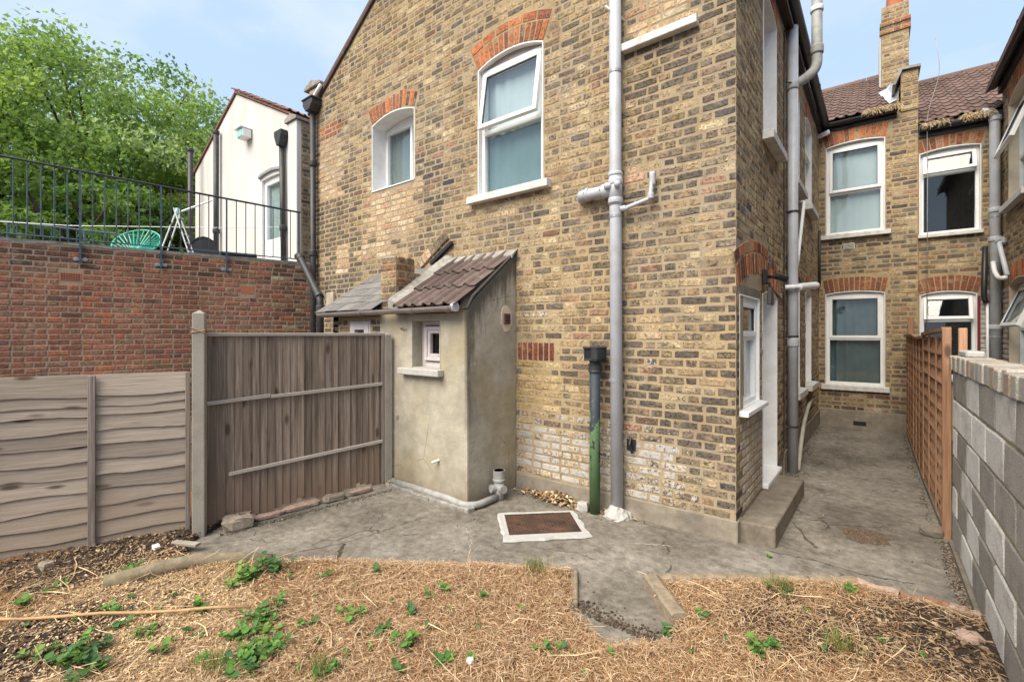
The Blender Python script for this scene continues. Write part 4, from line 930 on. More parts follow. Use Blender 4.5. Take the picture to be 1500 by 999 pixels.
# main roof behind the rear wall with its own tiles
UP = Vector((0, 1, 0.577)).normalized()
def roof_slab(name, x0, x1, parent, y0=10.02, z0=5.42, L=4.35):
    a = Vector((0, y0, z0)); b = a + UP * L; mb = MB()
    P = [(x0, a.y, a.z), (x1, a.y, a.z), (x1, b.y, b.z), (x0, b.y, b.z)]; P += [(x, y, z - 0.07) for x, y, z in P]
    P += [(x0, b.y + 3.9, z0), (x1, b.y + 3.9, z0)]
    mb.add(P, [(0, 1, 2, 3), (7, 6, 5, 4), (0, 4, 5, 1), (1, 5, 6, 2), (3, 7, 4, 0), (3, 2, 9, 8)]); return mb.build(name, M['fascia'], parent)
roof = roof_slab('roof', -4.0, 0.34, house)
tile_field(roof, ROMAN, M['tile_mauve'], (-1.6, 10.0, 5.435), (1, 0, 0), UP, 13, 6, 0.33, 0.30, 0.055, rng)
mb = MB(); b = Vector((0, 10.02, 5.42)) + UP * 4.34
for i in range(5): mb.tube([(-1.9 + i * .45, b.y, b.z + .0), (-1.9 + i * .45 + .44, b.y, b.z + .0)], 0.11, 12)
mb.build('ridge_tile', M['tile_mauve'], roof)
# old nest straw spilling from the gutter
def nest(parent, x0, x1, z, y, n, seed):
    r = random.Random(seed); mb = MB()
    for i in range(n):
        x = r.uniform(x0, x1); p = Vector((x, y - .055 + r.uniform(-.03, .05), z + .01 + r.uniform(-.01, .03))); dn = r.random() < .5
        q = p + Vector((r.uniform(-.07, .07), r.uniform(-.05, -.01), -r.uniform(.01, .08) if dn else r.uniform(-.02, .03)))
        c = r.uniform(.7, 1.2); mb.tube([p, (p + q) / 2 + Vector((0, -.01, .012)), q], 0.0026, 3, col=(0.62 * c, 0.48 * c, 0.29 * c, 1))
    mb.build('nest_straw', M['strawmat'], parent, kind='stuff')
nest(house, -0.1, 0.36, 5.415, 10.0, 600, 3)

# ------------------------------------------------------------------ pipes on the brick house
def pipe_part(name, pts, r, mat, parent, n=14, rad=0.07, smooth=True):
    mb = MB(); mb.tube(bend(pts, rad) if len(pts) > 2 else pts, r, n); return mb.build(name, M[mat], parent, smooth=smooth)
def collar(p, axis, r, L, mat, parent, name='collar'):
    p = Vector(p); a = Vector(axis).normalized() * L / 2; mb = MB()
    mb.tube([p - a, p - a, p - a * .7, p + a * .7, p + a, p + a], [r * .9, r, r * 1.04, r * 1.04, r, r * .9], 16); return mb.build(name, M[mat], parent, smooth=True)
def clip(p, r, wall_n, depth, mat, parent):
    p = Vector(p); mb = MB(); n = 16
    mb.tube([p - Vector((0, 0, .012)), p + Vector((0, 0, .012))], r + 0.005, n)
    side_v = Vector((0, 0, 1)).cross(Vector(wall_n))
    mb.tube([p + side_v * (-(r + .004)), p + side_v * (-(r + .05)) - Vector(wall_n) * depth], 0.008, 6)
    return mb.build('clip', M[mat], parent)
sp = thing('soil_pipe', None, None, (-1.84, 3.885, 0)); sp.parent = house; sp.location = Vector((-1.84, 3.885, 0)) - wloc(house); tag(sp, 'tall grey plastic soil pipe up the gable')
px, py_ = -1.84, 3.885
pipe_part('pipe', [(px + .014, py_, 0.02), (px, py_, 3.0), (px - .012, py_, 8.0)], 0.055, 'pvc', sp, 20, 0.01)
for z in (1.23, 2.72, 4.03): clip((px, py_, z), 0.055, (0, -1, 0), 0.083, 'steel', sp)
for z, L in ((2.86, .05), (3.03, .05), (3.10, .03)): collar((px, py_, z), (0, 0, 1), 0.064, L, 'pvc', sp)
mb = MB(); mb.tube([(px, py_, 2.82), (px, py_, 3.12)], 0.06, 20); mb.build('tee', M['pvc'], sp, smooth=True)
mb = MB(); mb.tube(bend([(px, py_, 2.97), (-2.20, py_, 2.97), (-2.20, 3.98, 2.97)], 0.08, 6), 0.052, 16); mb.build('branch', M['pvc'], sp, smooth=True)
collar((-1.93, py_, 2.97), (1, 0, 0), 0.062, 0.07, 'pvc', sp); collar((-2.12, py_, 2.97), (1, 0, 0), 0.060, 0.03, 'pvc', sp); collar((-2.20, 3.93, 2.97), (0, 1, 0), 0.060, 0.05, 'pvc', sp)
for dx in (0.045, -0.045):
    mb = MB(); mb.tube([(px + dx * .6, py_ - .03, 2.99), (px + dx * 1.3, py_ - .085, 2.99)], 0.028, 14); mb.build('boss', M['pvc'], sp, smooth=True)
pipe_part('waste_pipe', [(px, py_, 2.77), (-1.74, py_, 2.78), (-1.52, py_ + .01, 2.83), (-1.505, py_ + .03, 3.05)], 0.019, 'pvc', sp, 12, 0.02)
collar((-1.507, py_ + .03, 3.0), (0, 0, 1), 0.025, 0.12, 'pvc', sp); collar((-1.515, py_ + .012, 2.85), (0, 0, 1), 0.026, 0.05, 'pvc', sp); collar((-1.76, py_, 2.78), (1, 0, 0), 0.026, 0.05, 'pvc', sp)
pipe_part('overflow_pipe', [(-1.78, 3.985, 4.52), (-1.90, 3.80, 4.61)], 0.011, 'pvc_white', sp)
mb = MB(); r = random.Random(3)
mb.tube([(px + .02, py_ - .005, -.01), (px + .02, py_ - .005, .03), (px + .02, py_ - .01, .06), (px + .02, py_, .075)], [0.125, 0.12, 0.085, 0.06], 14)
mb.v = [(x + r.uniform(-.012, .012), y + r.uniform(-.012, .012), z + r.uniform(-.008, .008)) for x, y, z in mb.v]; mb.build('cement_collar', M['whitecement'], sp)
# second soil pipe on the side wall with its vent above the gutter
sp2 = thing('soil_pipe', None, None, (0, 0, 0)); sp2.parent = house; q = SF.p(2.42, 0.075, 0); sp2.location = q - wloc(house)
P = lambda s, d, z: SF.p(s, d, z)
pipe_part('pipe', [P(2.42, .075, 0.0), P(2.42, .075, 5.30)], 0.055, 'pvc', sp2, 18)
pipe_part('rain_pipe', [P(2.60, .05, 1.02), P(2.60, .05, 2.6)], 0.034, 'pvc', sp2, 12)
pipe_part('vent_pipe', [P(2.42, .075, 4.60), P(2.47, .18, 4.66), P(2.58, .30, 4.80), P(2.58, .30, 6.6)], 0.056, 'pvc_dirty', sp2, 16, 0.10)
collar(P(2.58, .30, 5.02), (0, 0, 1), 0.066, 0.10, 'pvc_dirty', sp2); collar(P(2.58, .30, 5.5), (0, 0, 1), 0.066, 0.06, 'pvc_white', sp2); collar(P(2.58, .30, 5.95), (0, 0, 1), 0.068, 0.05, 'pvc_white', sp2)
collar(P(2.42, .075, 1.55), (0, 0, 1), 0.062, 0.10, 'pvc', sp2); collar(P(2.42, .075, 4.6), (0, 0, 1), 0.064, 0.09, 'pvc', sp2)
for z in (0.55, 1.62, 3.10, 4.62): clip(P(2.42, .075, z), 0.055, SF.n, 0.075, 'iron', sp2)
pipe_part('waste_pipe', [P(3.25, .03, 3.40), P(3.22, .10, 3.40), P(2.62, .10, 2.55), P(2.55, .09, 2.42)], 0.02, 'pvc_white', sp2, 10, 0.03)
pipe_part('black_cable', [P(2.70, .02, 2.62), P(3.6, .02, 2.35), P(5.2, .02, 2.45), P(6.05, .02, 2.48), P(6.05, .02, 3.45)], 0.010, 'iron', sp2, 8, 0.08)
pipe_part('rain_pipe', [P(5.95, .03, 2.5), P(5.95, .03, 3.5)], 0.02, 'iron', sp2, 8)
pipe_part('gutter_outlet', [BF.p(-0.60, 0.10, 5.26), BF.p(-0.80, 0.12, 5.20)], 0.045, 'pvc_white', house, 12)
pipe_part('wiring', [P(1.85, .012, 0.2), P(2.24, .012, 0.3), P(2.24, .012, 3.3), P(2.24, .012, 5.2)], 0.009, 'iron', house, 6, 0.05)
mb = MB(); mb.box(GF, -1.76, -1.68, 0, 0.02, 0.60, 0.70); mb.tube([GF.p(-1.72, .02, .72), GF.p(-1.72, .05, .66), GF.p(-1.70, .03, .58)], 0.012, 8); mb.build('pipe_stub', M['blackpl'], gable)
# black rainwater pipe and hopper at the left end of the gable
rp = thing('rainwater_pipe', None, None, (-7.16, 3.90, 0)); rp.parent = house; rp.location = Vector((-7.16, 3.90, 0)) - wloc(house)
pipe_part('pipe', [(-7.10, 3.89, 0.1), (-7.13, 3.89, 5.2)], 0.045, 'iron', rp, 14)
for z in (1.4, 2.95, 4.4): collar((-7.12, 3.89, z), (0, 0, 1), 0.056, 0.10, 'iron', rp)
mb = MB(); hp = [(-7.27, 5.40), (-6.99, 5.40), (-6.99, 5.32), (-7.07, 5.22), (-7.19, 5.22), (-7.27, 5.32)]
mb.prism(Fr((0, 3.96, 0), (1, 0, 0)), hp[::-1], 0.0, 0.17); mb.box(Fr((0, 3.96, 0), (1, 0, 0)), -7.29, -6.97, 0.0, 0.185, 5.40, 5.43); mb.build('hopper', M['iron'], rp, bevel=0.01)
pipe_part('swan_neck', [(-6.90, 3.90, 5.60), (-7.03, 3.89, 5.50), (-7.10, 3.88, 5.41)], 0.03, 'pvc_white', rp, 10, 0.03)
# angled black pipe down to the lean-to
ap = thing('rainwater_pipe', None, None, (-6.9, 3.85, 2.3)); ap.parent = house; ap.location = Vector((-6.9, 3.85, 2.3)) - wloc(house)
pipe_part('pipe', bend([(-7.45, 3.80, 2.92), (-7.30, 3.75, 2.92), (-6.42, 3.62, 2.16), (-6.38, 3.60, 1.2)], .10, 6), 0.05, 'iron', ap, 16, 0.02)
for p, a in (((-7.25, 3.745, 2.87), (.88, -.1, -.76)), ((-6.48, 3.63, 2.22), (.88, -.1, -.76)), ((-6.385, 3.60, 2.02), (0, 0, 1))): collar(p, a, 0.06, 0.09, 'iron', ap)
mb = MB(); mb.box(GF, -6.80, -6.60, 0, 0.04, 2.02, 2.30); mb.build('meter_box', M['cream'], gable, bevel=0.006)
# raking scar of an old lean-to: bricks on edge, black felt strip
sc_items = []
for i in range(9):
    t = i / 9; u = -4.72 + 0.66 * t; v = 2.40 + 0.42 * t; ca, sa = math.cos(.57), math.sin(.57)
    rot = lambda a, b: (u + a * ca - b * sa, v + a * sa + b * ca)
    sc_items.append(brick_item(GF, [rot(0, 0), rot(.078, 0), rot(.078, .12), rot(0, .12)], 0.03, pick(rng, D_PAL if i > 4 else P_PAL), (0.4, 0, rng.random()), rng, back=0.0))
mbx = MB(); [mbx.add(*it) for it in sc_items]; mbx.build('raking_course', M['stock'], gable)
mb = MB(); mb.prism(GF, [(-4.36, 2.51), (-3.99, 2.735), (-4.005, 2.77), (-4.38, 2.55)], 0.0, 0.05); mb.build('felt_strip', M['blackpl'], gable)
# ------------------------------------------------------------------ rendered outhouse and the slate lean-to beside it
oh = thing('outhouse', 'small rendered outhouse with mouldy flank, brown tiled lean-to roof and tiny window', 'outhouse', (-3.7, 3.55, 0))
OF = Fr((0, 3.2, 0), (1, 0, 0)); OS = Fr((-3.04, 3.2, 0), (0, 1, 0))
o_w = opening(-3.853, -3.407, 1.30, 1.80)
front = backing('front_wall', OF, -4.40, -3.04, -0.05, 1.86, [o_w], M['render'], oh, th=0.16)
mb = MB(); mb.prism(OS, [(0.002, -.05), (.765, -.05), (.765, 2.50), (.70, 2.475), (.10, 2.0), (0.002, 1.885)], -0.14, 0.003); flank = mb.build('side_wall', M['render'], oh, bevel=0.012, seg=2)
mb = MB(); mb.prism(OS, [(0.0, 1.888), (0.09, 2.005), (.70, 2.48), (.764, 2.503), (.764, 2.530), (.69, 2.505), (.07, 2.027), (-0.012, 1.90)], -0.12, 0.005); mb.build('verge_mortar', M['render'], oh, bevel=0.008)
w = window(oh, OF, o_w, 0.20, curt=None, sill=None, frame_m='upvc_pink', rev_m='render', fw=0.055, head=0.055, name='window', room=0.3)
for k, (e, dz) in enumerate(((0.075, 0.03), (0.115, 0.016))):
    mb = MB(); u0, u1, v0, v1 = -3.853 + e, -3.407 - e, 1.30 + e * .9, 1.80 - e * .9; t_ = 0.04; dd = -0.135 + 0.0; q = dd + dz
    mb.box(OF, u0, u0 + t_, dd - .03, q, v0, v1); mb.box(OF, u1 - t_, u1, dd - .03, q, v0, v1); mb.box(OF, u0 + t_, u1 - t_, dd - .03, q, v0, v0 + t_); mb.box(OF, u0 + t_, u1 - t_, dd - .03, q, v1 - t_, v1)
    mb.build('sash', M['upvc_pink'], w, bevel=0.006)
mb = MB(); mb.box(OF, -3.853, -3.407, -0.15, 0.0, 1.24, 1.302); mb.box(OF, -3.99, -3.36, 0.0, 0.085, 1.225, 1.295); mb.build('sill', M['whitecement'], w, bevel=0.01, seg=2)
mb = MB(); mb.box(OF, -4.36, -3.05, -0.7, -0.16, 1.80, 1.84); orf = mb.build('roof', M['fascia'], oh)
SU = Vector((0, 0.888, 0.61)).normalized()
tile_field(orf, ROMAN_B, M['tile_brown'], (-3.965, 3.06, 1.905), (1, 0, 0), SU, 3, 3, 0.345, 0.292, 0.06, rng)
mb = MB(); a = Vector((-4.12, 3.10, 1.93)); b_ = a + SU * 1.05; mb.add([a + Vector((0, 0, .10)), a + Vector((.17, 0, .035)), b_ + Vector((.17, 0, .035)), b_ + Vector((0, 0, .10)), a, a + Vector((.17, 0, -.03)), b_ + Vector((.17, 0, -.03)), b_], [(0, 1, 2, 3), (0, 4, 5, 1), (1, 5, 6, 2), (4, 0, 3, 7)]); mb.build('mortar_fillet', M['mortar_grey'], oh)
mb = MB(); mb.tube([a + Vector((.165, -.01, .045)), b_ + Vector((.165, 0, .045))], 0.008, 6); mb.build('lead_roll', M['flash'], oh)
mb = MB(); q = Vector((0, 3.90, 2.53)); mb.add([(-4.12, 3.87, 2.50), (-3.02, 3.87, 2.50), (-3.02, 3.966, 2.575), (-4.12, 3.966, 2.575), (-4.12, 3.87, 2.46), (-3.02, 3.87, 2.46)], [(0, 1, 2, 3), (4, 5, 1, 0), (1, 5, 2), (0, 3, 4)]); mb.build('top_flashing', M['mortar_grey'], oh)
g = gutter(((-5.46, 3.07, 1.905), (-3.08, 3.07, 1.915)), 0.052, oh, M['pvc_brown'], joints=(0.38, 0.75, 0.97))
mb = MB(); mb.tube([(-3.10, 3.07, 1.905), (-3.065, 3.07, 1.905)], 0.046, 16); mb.build('end_cap', M['pvc'], g)
# party pier of brick between the two roofs
PP = Fr((0, 3.2, 0), (1, 0, 0)); PP2 = Fr((-4.115, 3.2, 0), (0, 1, 0))
mb = MB(); mb.box(PP, -4.385, -4.115, -0.26, 0.0, 1.86, 2.48); mb.box(PP, -4.38, -4.12, -0.77, -0.26, 1.86, 2.34); pier = mb.build('party_pier', M['mortar'], oh)
def pier_tint(u, v, r):
    return (pick(r, [(2, (0.34, 0.19, 0.115)), (2, (0.36, 0.25, 0.15)), (1, (0.30, 0.22, 0.14))]) if v > 2.15 else pick(r, D_PAL)), (0.35, 0, r.random())
it = lay(PP, -4.385, -4.113, 1.87, 2.48, [], pier_tint, rng, proud=0.006, pitch=0.08) + lay(PP2, -0.003, 0.26, 1.87, 2.48, [], pier_tint, rng, proud=0.006, pitch=0.08) + lay(PP2, 0.265, 0.76, 1.87, 2.34, [], pier_tint, rng, proud=0.003, pitch=0.08)
mb = MB(); mb.prism(PP, [(-4.39, 2.481), (-4.11, 2.481), (-4.16, 2.51), (-4.34, 2.515)], -0.27, 0.01); mb.build('cap', M['mortar_grey'], pier, bevel=0.01)
emit_bricks(oh, [(pier, it)], M['stock'], 120)
# vent, stub pipe, foot pipe
mb = MB(); r = random.Random(8); ring = [(0.586 + 0.105 * math.cos(a) * r.uniform(.8, 1.15), 1.815 + 0.135 * math.sin(a) * r.uniform(.85, 1.15)) for a in [2 * math.pi * i / 16 for i in range(16)]]
mb.prism(OS, ring, 0.0, 0.009); mb.build('mortar_patch', M['cream'], flank)
mb = MB(); mb.box(OS, 0.535, 0.635, 0.009, 0.028, 1.755, 1.865); vt = mb.build('vent_cover', M['rustpl'], oh, bevel=0.004)
mb = MB(); mb.box(OS, 0.553, 0.617, 0.0285, 0.031, 1.775, 1.805); mb.box(OS, 0.553, 0.617, 0.0285, 0.031, 1.815, 1.845); mb.build('painted_slot', M['blackpl'], vt)  # black strips on the cover paint the shade of its openings
mb = MB(); mb.tube([OF.p(-3.43, 0, .385), OF.p(-3.455, .075, .37)], 0.014, 10); mb.build('overflow_stub', M['pvc_white'], oh)
mb = MB(); mb.tube([OF.p(-4.02, 0, 1.70), OF.p(-4.0, .03, 1.72), OF.p(-3.93, .05, 1.73)], 0.008, 8); mb.build('hook', M['pvc_dirty'], oh)
mb = MB(); mb.tube(bend([(-4.12, 3.155, .05), (-3.25, 3.15, .055), (-3.02, 3.13, .045), (-2.93, 3.22, .04), (-2.93, 3.50, .04)], .09, 6), 0.033, 12); mb.build('foot_pipe', M['pvc_dirty'], oh, smooth=True)
mb = MB(); r = random.Random(6)
for i in range(26):
    t = i / 25; c = Vector((-4.12 + 1.16 * t, 3.135 + .01 * math.sin(9 * t), 0.0)); mb.obox(c + Vector((0, 0, .012)), (.07, .085 + r.uniform(0, .03), .05 + r.uniform(-.01, .012)), Matrix.Rotation(r.uniform(-.3, .3), 3, 'Z'))
mb.build('mortar_bedding', M['mortar_grey'], oh, bevel=0.01)
gs = thing('gully_pipe', 'short grey drain pipe stub with side sockets beside the outhouse flank', 'pipe', (-2.935, 3.545, 0))
mb = MB(); mb.tube([(-2.935, 3.545, -.03), (-2.935, 3.545, .20)], 0.052, 18); mb.build('pipe', M['pvc_dirty'], gs, smooth=True)
mb = MB(); c = Vector((-2.935, 3.545, 0)); mb.tube([c + Vector((0, 0, z)) for z in (.185, .19, .205, .215, .295, .295, .24)], [.058, .064, .064, .058, .060, .052, .050], 20, cap=False); mb.build('socket', M['pvc_dirty'], gs, smooth=False)
for ax, nm in (((-.35, -.93, .0), 'side_inlet'), ((.93, -.35, 0), 'side_inlet')):
    a = Vector(ax).normalized(); mb = MB(); mb.tube([c + a * .03 + Vector((0, 0, .12)), c + a * .095 + Vector((0, 0, .125)), c + a * .095 + Vector((0, 0, .125)), c + a * .05 + Vector((0, 0, .122))], [.036, .040, .031, .030], 16, cap=True); mb.build(nm, M['pvc_dirty'], gs)
# slate lean-to of the next house
lt = thing('lean_to', 'small brick lean-to with grey slate roof behind the closeboard fence', 'lean-to', (-4.9, 3.6, 0))
LF = Fr((0, 3.22, 0), (1, 0, 0)); l_w = opening(-5.02, -4.62, 1.25, 1.80)
lw = backing('front_wall', LF, -5.40, -4.405, -0.05, 1.86, [l_w], M['mortar'], lt, th=0.12)
emit_bricks(lt, [(lw, lay(LF, -5.40, -4.405, 1.0, 1.85, [l_w], lambda u, v, r: (pick(r, D_PAL), (.6, 0, r.random())), rng))], M['stock'], 60)
window(lt, LF, l_w, 0.05, curt='grey_curtain', sill=None, frame_m='upvc_pink', fw=0.09, head=0.10)
mb = MB(); mb.prism(Fr((-5.28, 3.22, 0), (0, 1, 0)), [(0, -.05), (.75, -.05), (.75, 2.36), (0, 1.86)], -0.12, 0.0); mb.build('side_wall', M['mortar'], lt)
mb = MB(); LU = Vector((0, 0.888, 0.56)).normalized(); a = Vector((0, 3.08, 1.90)); e_ = a + LU * 1.02
mb.add([(-5.46, a.y, a.z), (-4.39, a.y, a.z), (-4.39, e_.y, e_.z), (-5.46, e_.y, e_.z), (-5.46, a.y, a.z - .04), (-4.39, a.y, a.z - .04), (-4.39, e_.y, e_.z - .04), (-5.46, e_.y, e_.z - .04)], [(0, 1, 2, 3), (7, 6, 5, 4), (0, 4, 5, 1), (1, 5, 6, 2), (3, 7, 4, 0)])
lr = mb.build('roof', M['fascia'], lt)
tile_field(lr, SLATE, M['slate'], (-5.52, 3.05, 1.902), (1, 0, 0), LU, 5, 5, 0.19, 0.235, 0.03, rng, stagger=0.118 - 0.0, jit=0.012, keep=lambda r, c: not (r % 2 and c == 4))
# ------------------------------------------------------------------ red brick terrace wall, terrace, railings
RE = Vector((0.2789, 0.9603, 0)); RW = Fr((-8.85, 0.74, 0), RE)
rw = thing('brick_wall', 'tall red brick wall holding up the roof terrace', 'wall', (-8.6, 1.6, 0))
rwb = backing('wall_core', RW, -4.0, 3.66, -0.05, 2.885, [], M['mortar_red'], rw, th=0.24)
rr = random.Random(21)
it = lay(RW, -1.4, 3.66, 0.30, 2.87, [], red_tint, rr, blocked=lambda us, v: (us > .425) & (us < .655) & (v > 2.385) & (v < 2.485) | ((us > 2.565) & (us < 2.765) & (v > 2.315) & (v < 2.425)), proud=0.0055, wear=0.0018)
emit_bricks(rw, [(rwb, it)], M['redbrick'], 300)
mb = MB(); mb.box(RW, 0.43, 0.65, -0.02, 0.004, 2.38, 2.49); ab = mb.build('air_brick', M['terracotta'], rwb)
mb = MB()
for i in range(8):
    for j in range(4): mb.box(RW, 0.447 + i * .0245, 0.461 + i * .0245, 0.0045, 0.006, 2.391 + j * .024, 2.405 + j * .024)
mb.build('hole', M['blackpl'], ab)  # black chips on the face; shade in the holes painted by colour
mb = MB(); mb.box(RW, 2.57, 2.76, -0.02, 0.003, 2.31, 2.43); mb.build('air_brick', M['terracotta'], rwb)
mb = MB(); rr2 = random.Random(2); n = 40
V = []
for i in range(n + 1):
    s = -2 + 5.66 * i / n; h = rr2.uniform(-.012, .012); V += [RW.p(s, 0.006 + rr2.uniform(-.005, .004), 2.862 + h), RW.p(s, 0.0, 2.905 + h * .4), RW.p(s, -0.24, 2.905), RW.p(s, -0.24, 2.85)]
mb.add(V, [(4 * i + k, 4 * i + 4 + k, 4 * i + 5 + k, 4 * i + 1 + k) for i in range(n) for k in range(3)]); mb.build('coping', M['mortar_grey'], rw)
mb = MB(); a = RW.p(-4, -0.24, 0); b = RW.p(3.66, -0.24, 0)
mb.add([(a.x, a.y, 2.82), (b.x, b.y, 2.82), (b.x, 4.45, 2.82), (-15, 4.45, 2.82), (-15, a.y, 2.82), (a.x, a.y, 2.6), (b.x, b.y, 2.6), (b.x, 4.45, 2.6), (-15, 4.45, 2.6), (-15, a.y, 2.6)], [(0, 1, 2, 3, 4), (9, 8, 7, 6, 5)] + [(i, i + 5, (i + 1) % 5 + 5, (i + 1) % 5) for i in range(5)])
mb.build('terrace', M['plinth'], kind='structure')
def rail_z(s): return 3.945 - 0.052 * (s + 0.13)
rl = thing('railing', 'blue black iron railing bolted to the face of the red brick wall', 'railing', (-8.6, 1.6, 2.7))
posts = [-1.15, -0.26, 0.641, 1.532, 2.37, 3.44]
mb = MB(); mb.tube([RW.p(-1.6, .03, rail_z(-1.6)), RW.p(3.47, .03, rail_z(3.47))], 0.016, 8); mb.build('top_rail', M['railblack'], rl)
mb = MB(); mb.tube([RW.p(-1.6, .03, 2.955), RW.p(3.47, .03, 2.945)], 0.010, 8); mb.build('bottom_rail', M['railblue'], rl)
for i, s in enumerate(posts):
    mb = MB(); last = i == len(posts) - 1; mb.box(RW, s - .011, s + .011, 0.012, 0.044, 2.93 if last else 2.64, rail_z(s)); p = mb.build('post', M['railblue'], rl)
    if last: continue
    for sg in (-1, 1):
        b = MB(); b.tube([RW.p(s + sg * .048, 0.0, 2.685), RW.p(s + sg * .048, .014, 2.685)], 0.028, 12); b.box(RW, s + (0.011 if sg > 0 else -.05), s + (.05 if sg > 0 else -.011), 0.004, 0.013, 2.665, 2.70)
        b.tube([RW.p(s + sg * .048, .014, 2.685), RW.p(s + sg * .048, .026, 2.685)], 0.012, 6); b.build('bracket', M['steel'], p)
for a, b in zip(posts, posts[1:]):
    k = 7 if b < 2.3 else (8 if b > 3 else 7)
    for j in range(1, k):
        s = a + (b - a) * j / k; mb = MB(); mb.tube([RW.p(s, .03, 2.95), RW.p(s, .03, rail_z(s))], 0.0075, 6); mb.build('baluster', M['railblue'] if s < 1.6 else M['railblack'], rl)
r2 = thing('railing', 'second blue iron railing along the far edge of the terrace by the tree', 'railing', (-12.9, 1.8, 2.82))
A2, B2 = Vector((-13.9, 0.0, 0)), Vector((-12.4, 3.0, 0)); RF2 = Fr((A2.x, A2.y, 0), (B2 - A2)); L2 = (B2 - A2).length
mb = MB(); mb.tube([RF2.p(0, 0, 3.90), RF2.p(L2, 0, 3.74)], 0.018, 8); mb.build('top_rail', M['railblue'], r2)
mb = MB(); mb.tube([RF2.p(0, 0, 3.0), RF2.p(L2, 0, 2.96)], 0.014, 8); mb.build('bottom_rail', M['railblue'], r2)
for j in range(27):
    s = L2 * j / 26; mb = MB(); mb.tube([RF2.p(s, 0, 2.82), RF2.p(s, 0, 3.90 - .16 * s / L2)], 0.022 if j % 9 == 0 else 0.009, 6); mb.build('post' if j % 9 == 0 else 'baluster', M['railblue'], r2)
mb = MB(); mb.tube([(-13.0, -0.6, 3.62), (-11.2, 1.6, 3.56), (-9.7, 3.3, 3.62), (-9.2, 4.36, 3.75)], 0.006, 5); tag(mb.build('clothes_line', M['white_metal']), 'thin white clothes line strung across the terrace', 'line')
# terrace furniture
ch = thing('garden_chair', 'turquoise round-backed corded chair on the terrace behind the railing', 'chair', (-10.05, 2.25, 2.82))
c = Vector((-10.05, 2.25, 2.82)); fw = Vector((0.75, -0.66, 0)).normalized(); rt = fw.cross(Vector((0, 0, 1)))
ring = [c + rt * (0.36 * math.cos(a)) + fw * (-0.20 - 0.22 * math.sin(a) + .12) + Vector((0, 0, 0.42 + 0.26 * math.sin(a))) for a in [2 * math.pi * i / 28 for i in range(29)]]
mb = MB(); mb.tube(ring, 0.014, 8); mb.build('rim', M['green_pl'], ch)
hub = c + fw * (-0.02) + Vector((0, 0, 0.26))
for i in range(28):
    mb = MB(); mb.tube([ring[i], ring[i].lerp(hub, .6) - Vector((0, 0, .035)), hub], 0.011, 5); mb.build('cord', M['green_pl'], ch)
for a in (0.4, 2.6, 4.7):
    mb = MB(); mb.tube([hub, c + rt * .3 * math.cos(a) + fw * .3 * math.sin(a)], 0.012, 6); mb.build('leg', M['green_pl'], ch)
ai = thing('clothes_airer', 'folding white clothes airer with mint joints beside the chair', 'airer', (-9.75, 2.80, 2.82))
c = Vector((-9.75, 2.80, 2.82)); e1 = Vector((0.62, 0.78, 0)); e2 = Vector((0.78, -0.62, 0))
for k, off in enumerate((-.12, .12)):
    for sg in (-1, 1):
        mb = MB(); mb.tube([c + e1 * (.30 * sg) + e2 * off, c + e1 * (-.03 * sg) + e2 * off * .6 + Vector((0, 0, 1.05))], 0.011, 6); mb.build('leg', M['white_metal'], ai)
        mb = MB(); mb.tube([c + e1 * (.30 * sg) + e2 * off, c + e1 * (.285 * sg) + e2 * off + Vector((0, 0, .06))], 0.024, 8); mb.build('foot', M['mint_pl'], ai)
for j in range(5):
    mb = MB(); t = j / 4; mb.tube([c + e1 * (.2 - .15 * t) - e2 * .13 + Vector((0, 0, .3 + .6 * t)), c + e1 * (.2 - .15 * t) + e2 * .13 + Vector((0, 0, .3 + .6 * t))], 0.006, 5); mb.build('rung', M['white_metal'], ai)
mb = MB(); mb.tube([c + Vector((0, 0, .96)), c + Vector((0, 0, 1.06))], 0.035, 8); mb.build('joint', M['mint_pl'], ai)
mb = MB(); mb.tube([c + Vector((0, 0, .98)), c + e1 * .55 + Vector((0, 0, 1.24))], 0.016, 6); mb.build('arm', M['white_metal'], ai)
bn = thing('folding_chair', 'black folded garden chair leaning behind the clothes airer', 'chair', (-9.95, 3.25, 2.82))
c = Vector((-9.95, 3.25, 2.82)); sh = [c + e1 * (.27 * math.cos(a) * (1 if abs(math.cos(a)) < .99 else 1)) + Vector((0, 0, .30 + .36 * math.sin(a))) + e2 * -.05 for a in [math.pi * i / 10 for i in range(11)]]
mb = MB(); mb.tube([c + e1 * .27, *sh, c - e1 * .27], 0.014, 6); mb.build('frame', M['blackpl'], bn)
mb = MB(); n = len(sh); mb.add([p for p in sh] + [p - e2 * .012 for p in sh], [tuple(range(n)), tuple(range(2 * n - 1, n - 1, -1))] + [(i, i + n, (i + 1) % n + n, (i + 1) % n) for i in range(n)]); mb.build('seat_sling', M['blackpl'], bn)
mb = MB(); mb.obox(RW.p(2.55, -.12, 2.945), (.14, .52, .07), Matrix.Rotation(-0.28, 3, 'Z')); tag(mb.build('plant_trough', M['blackpl'], bevel=0.01), 'low black trough lying on top of the red brick wall', 'trough')

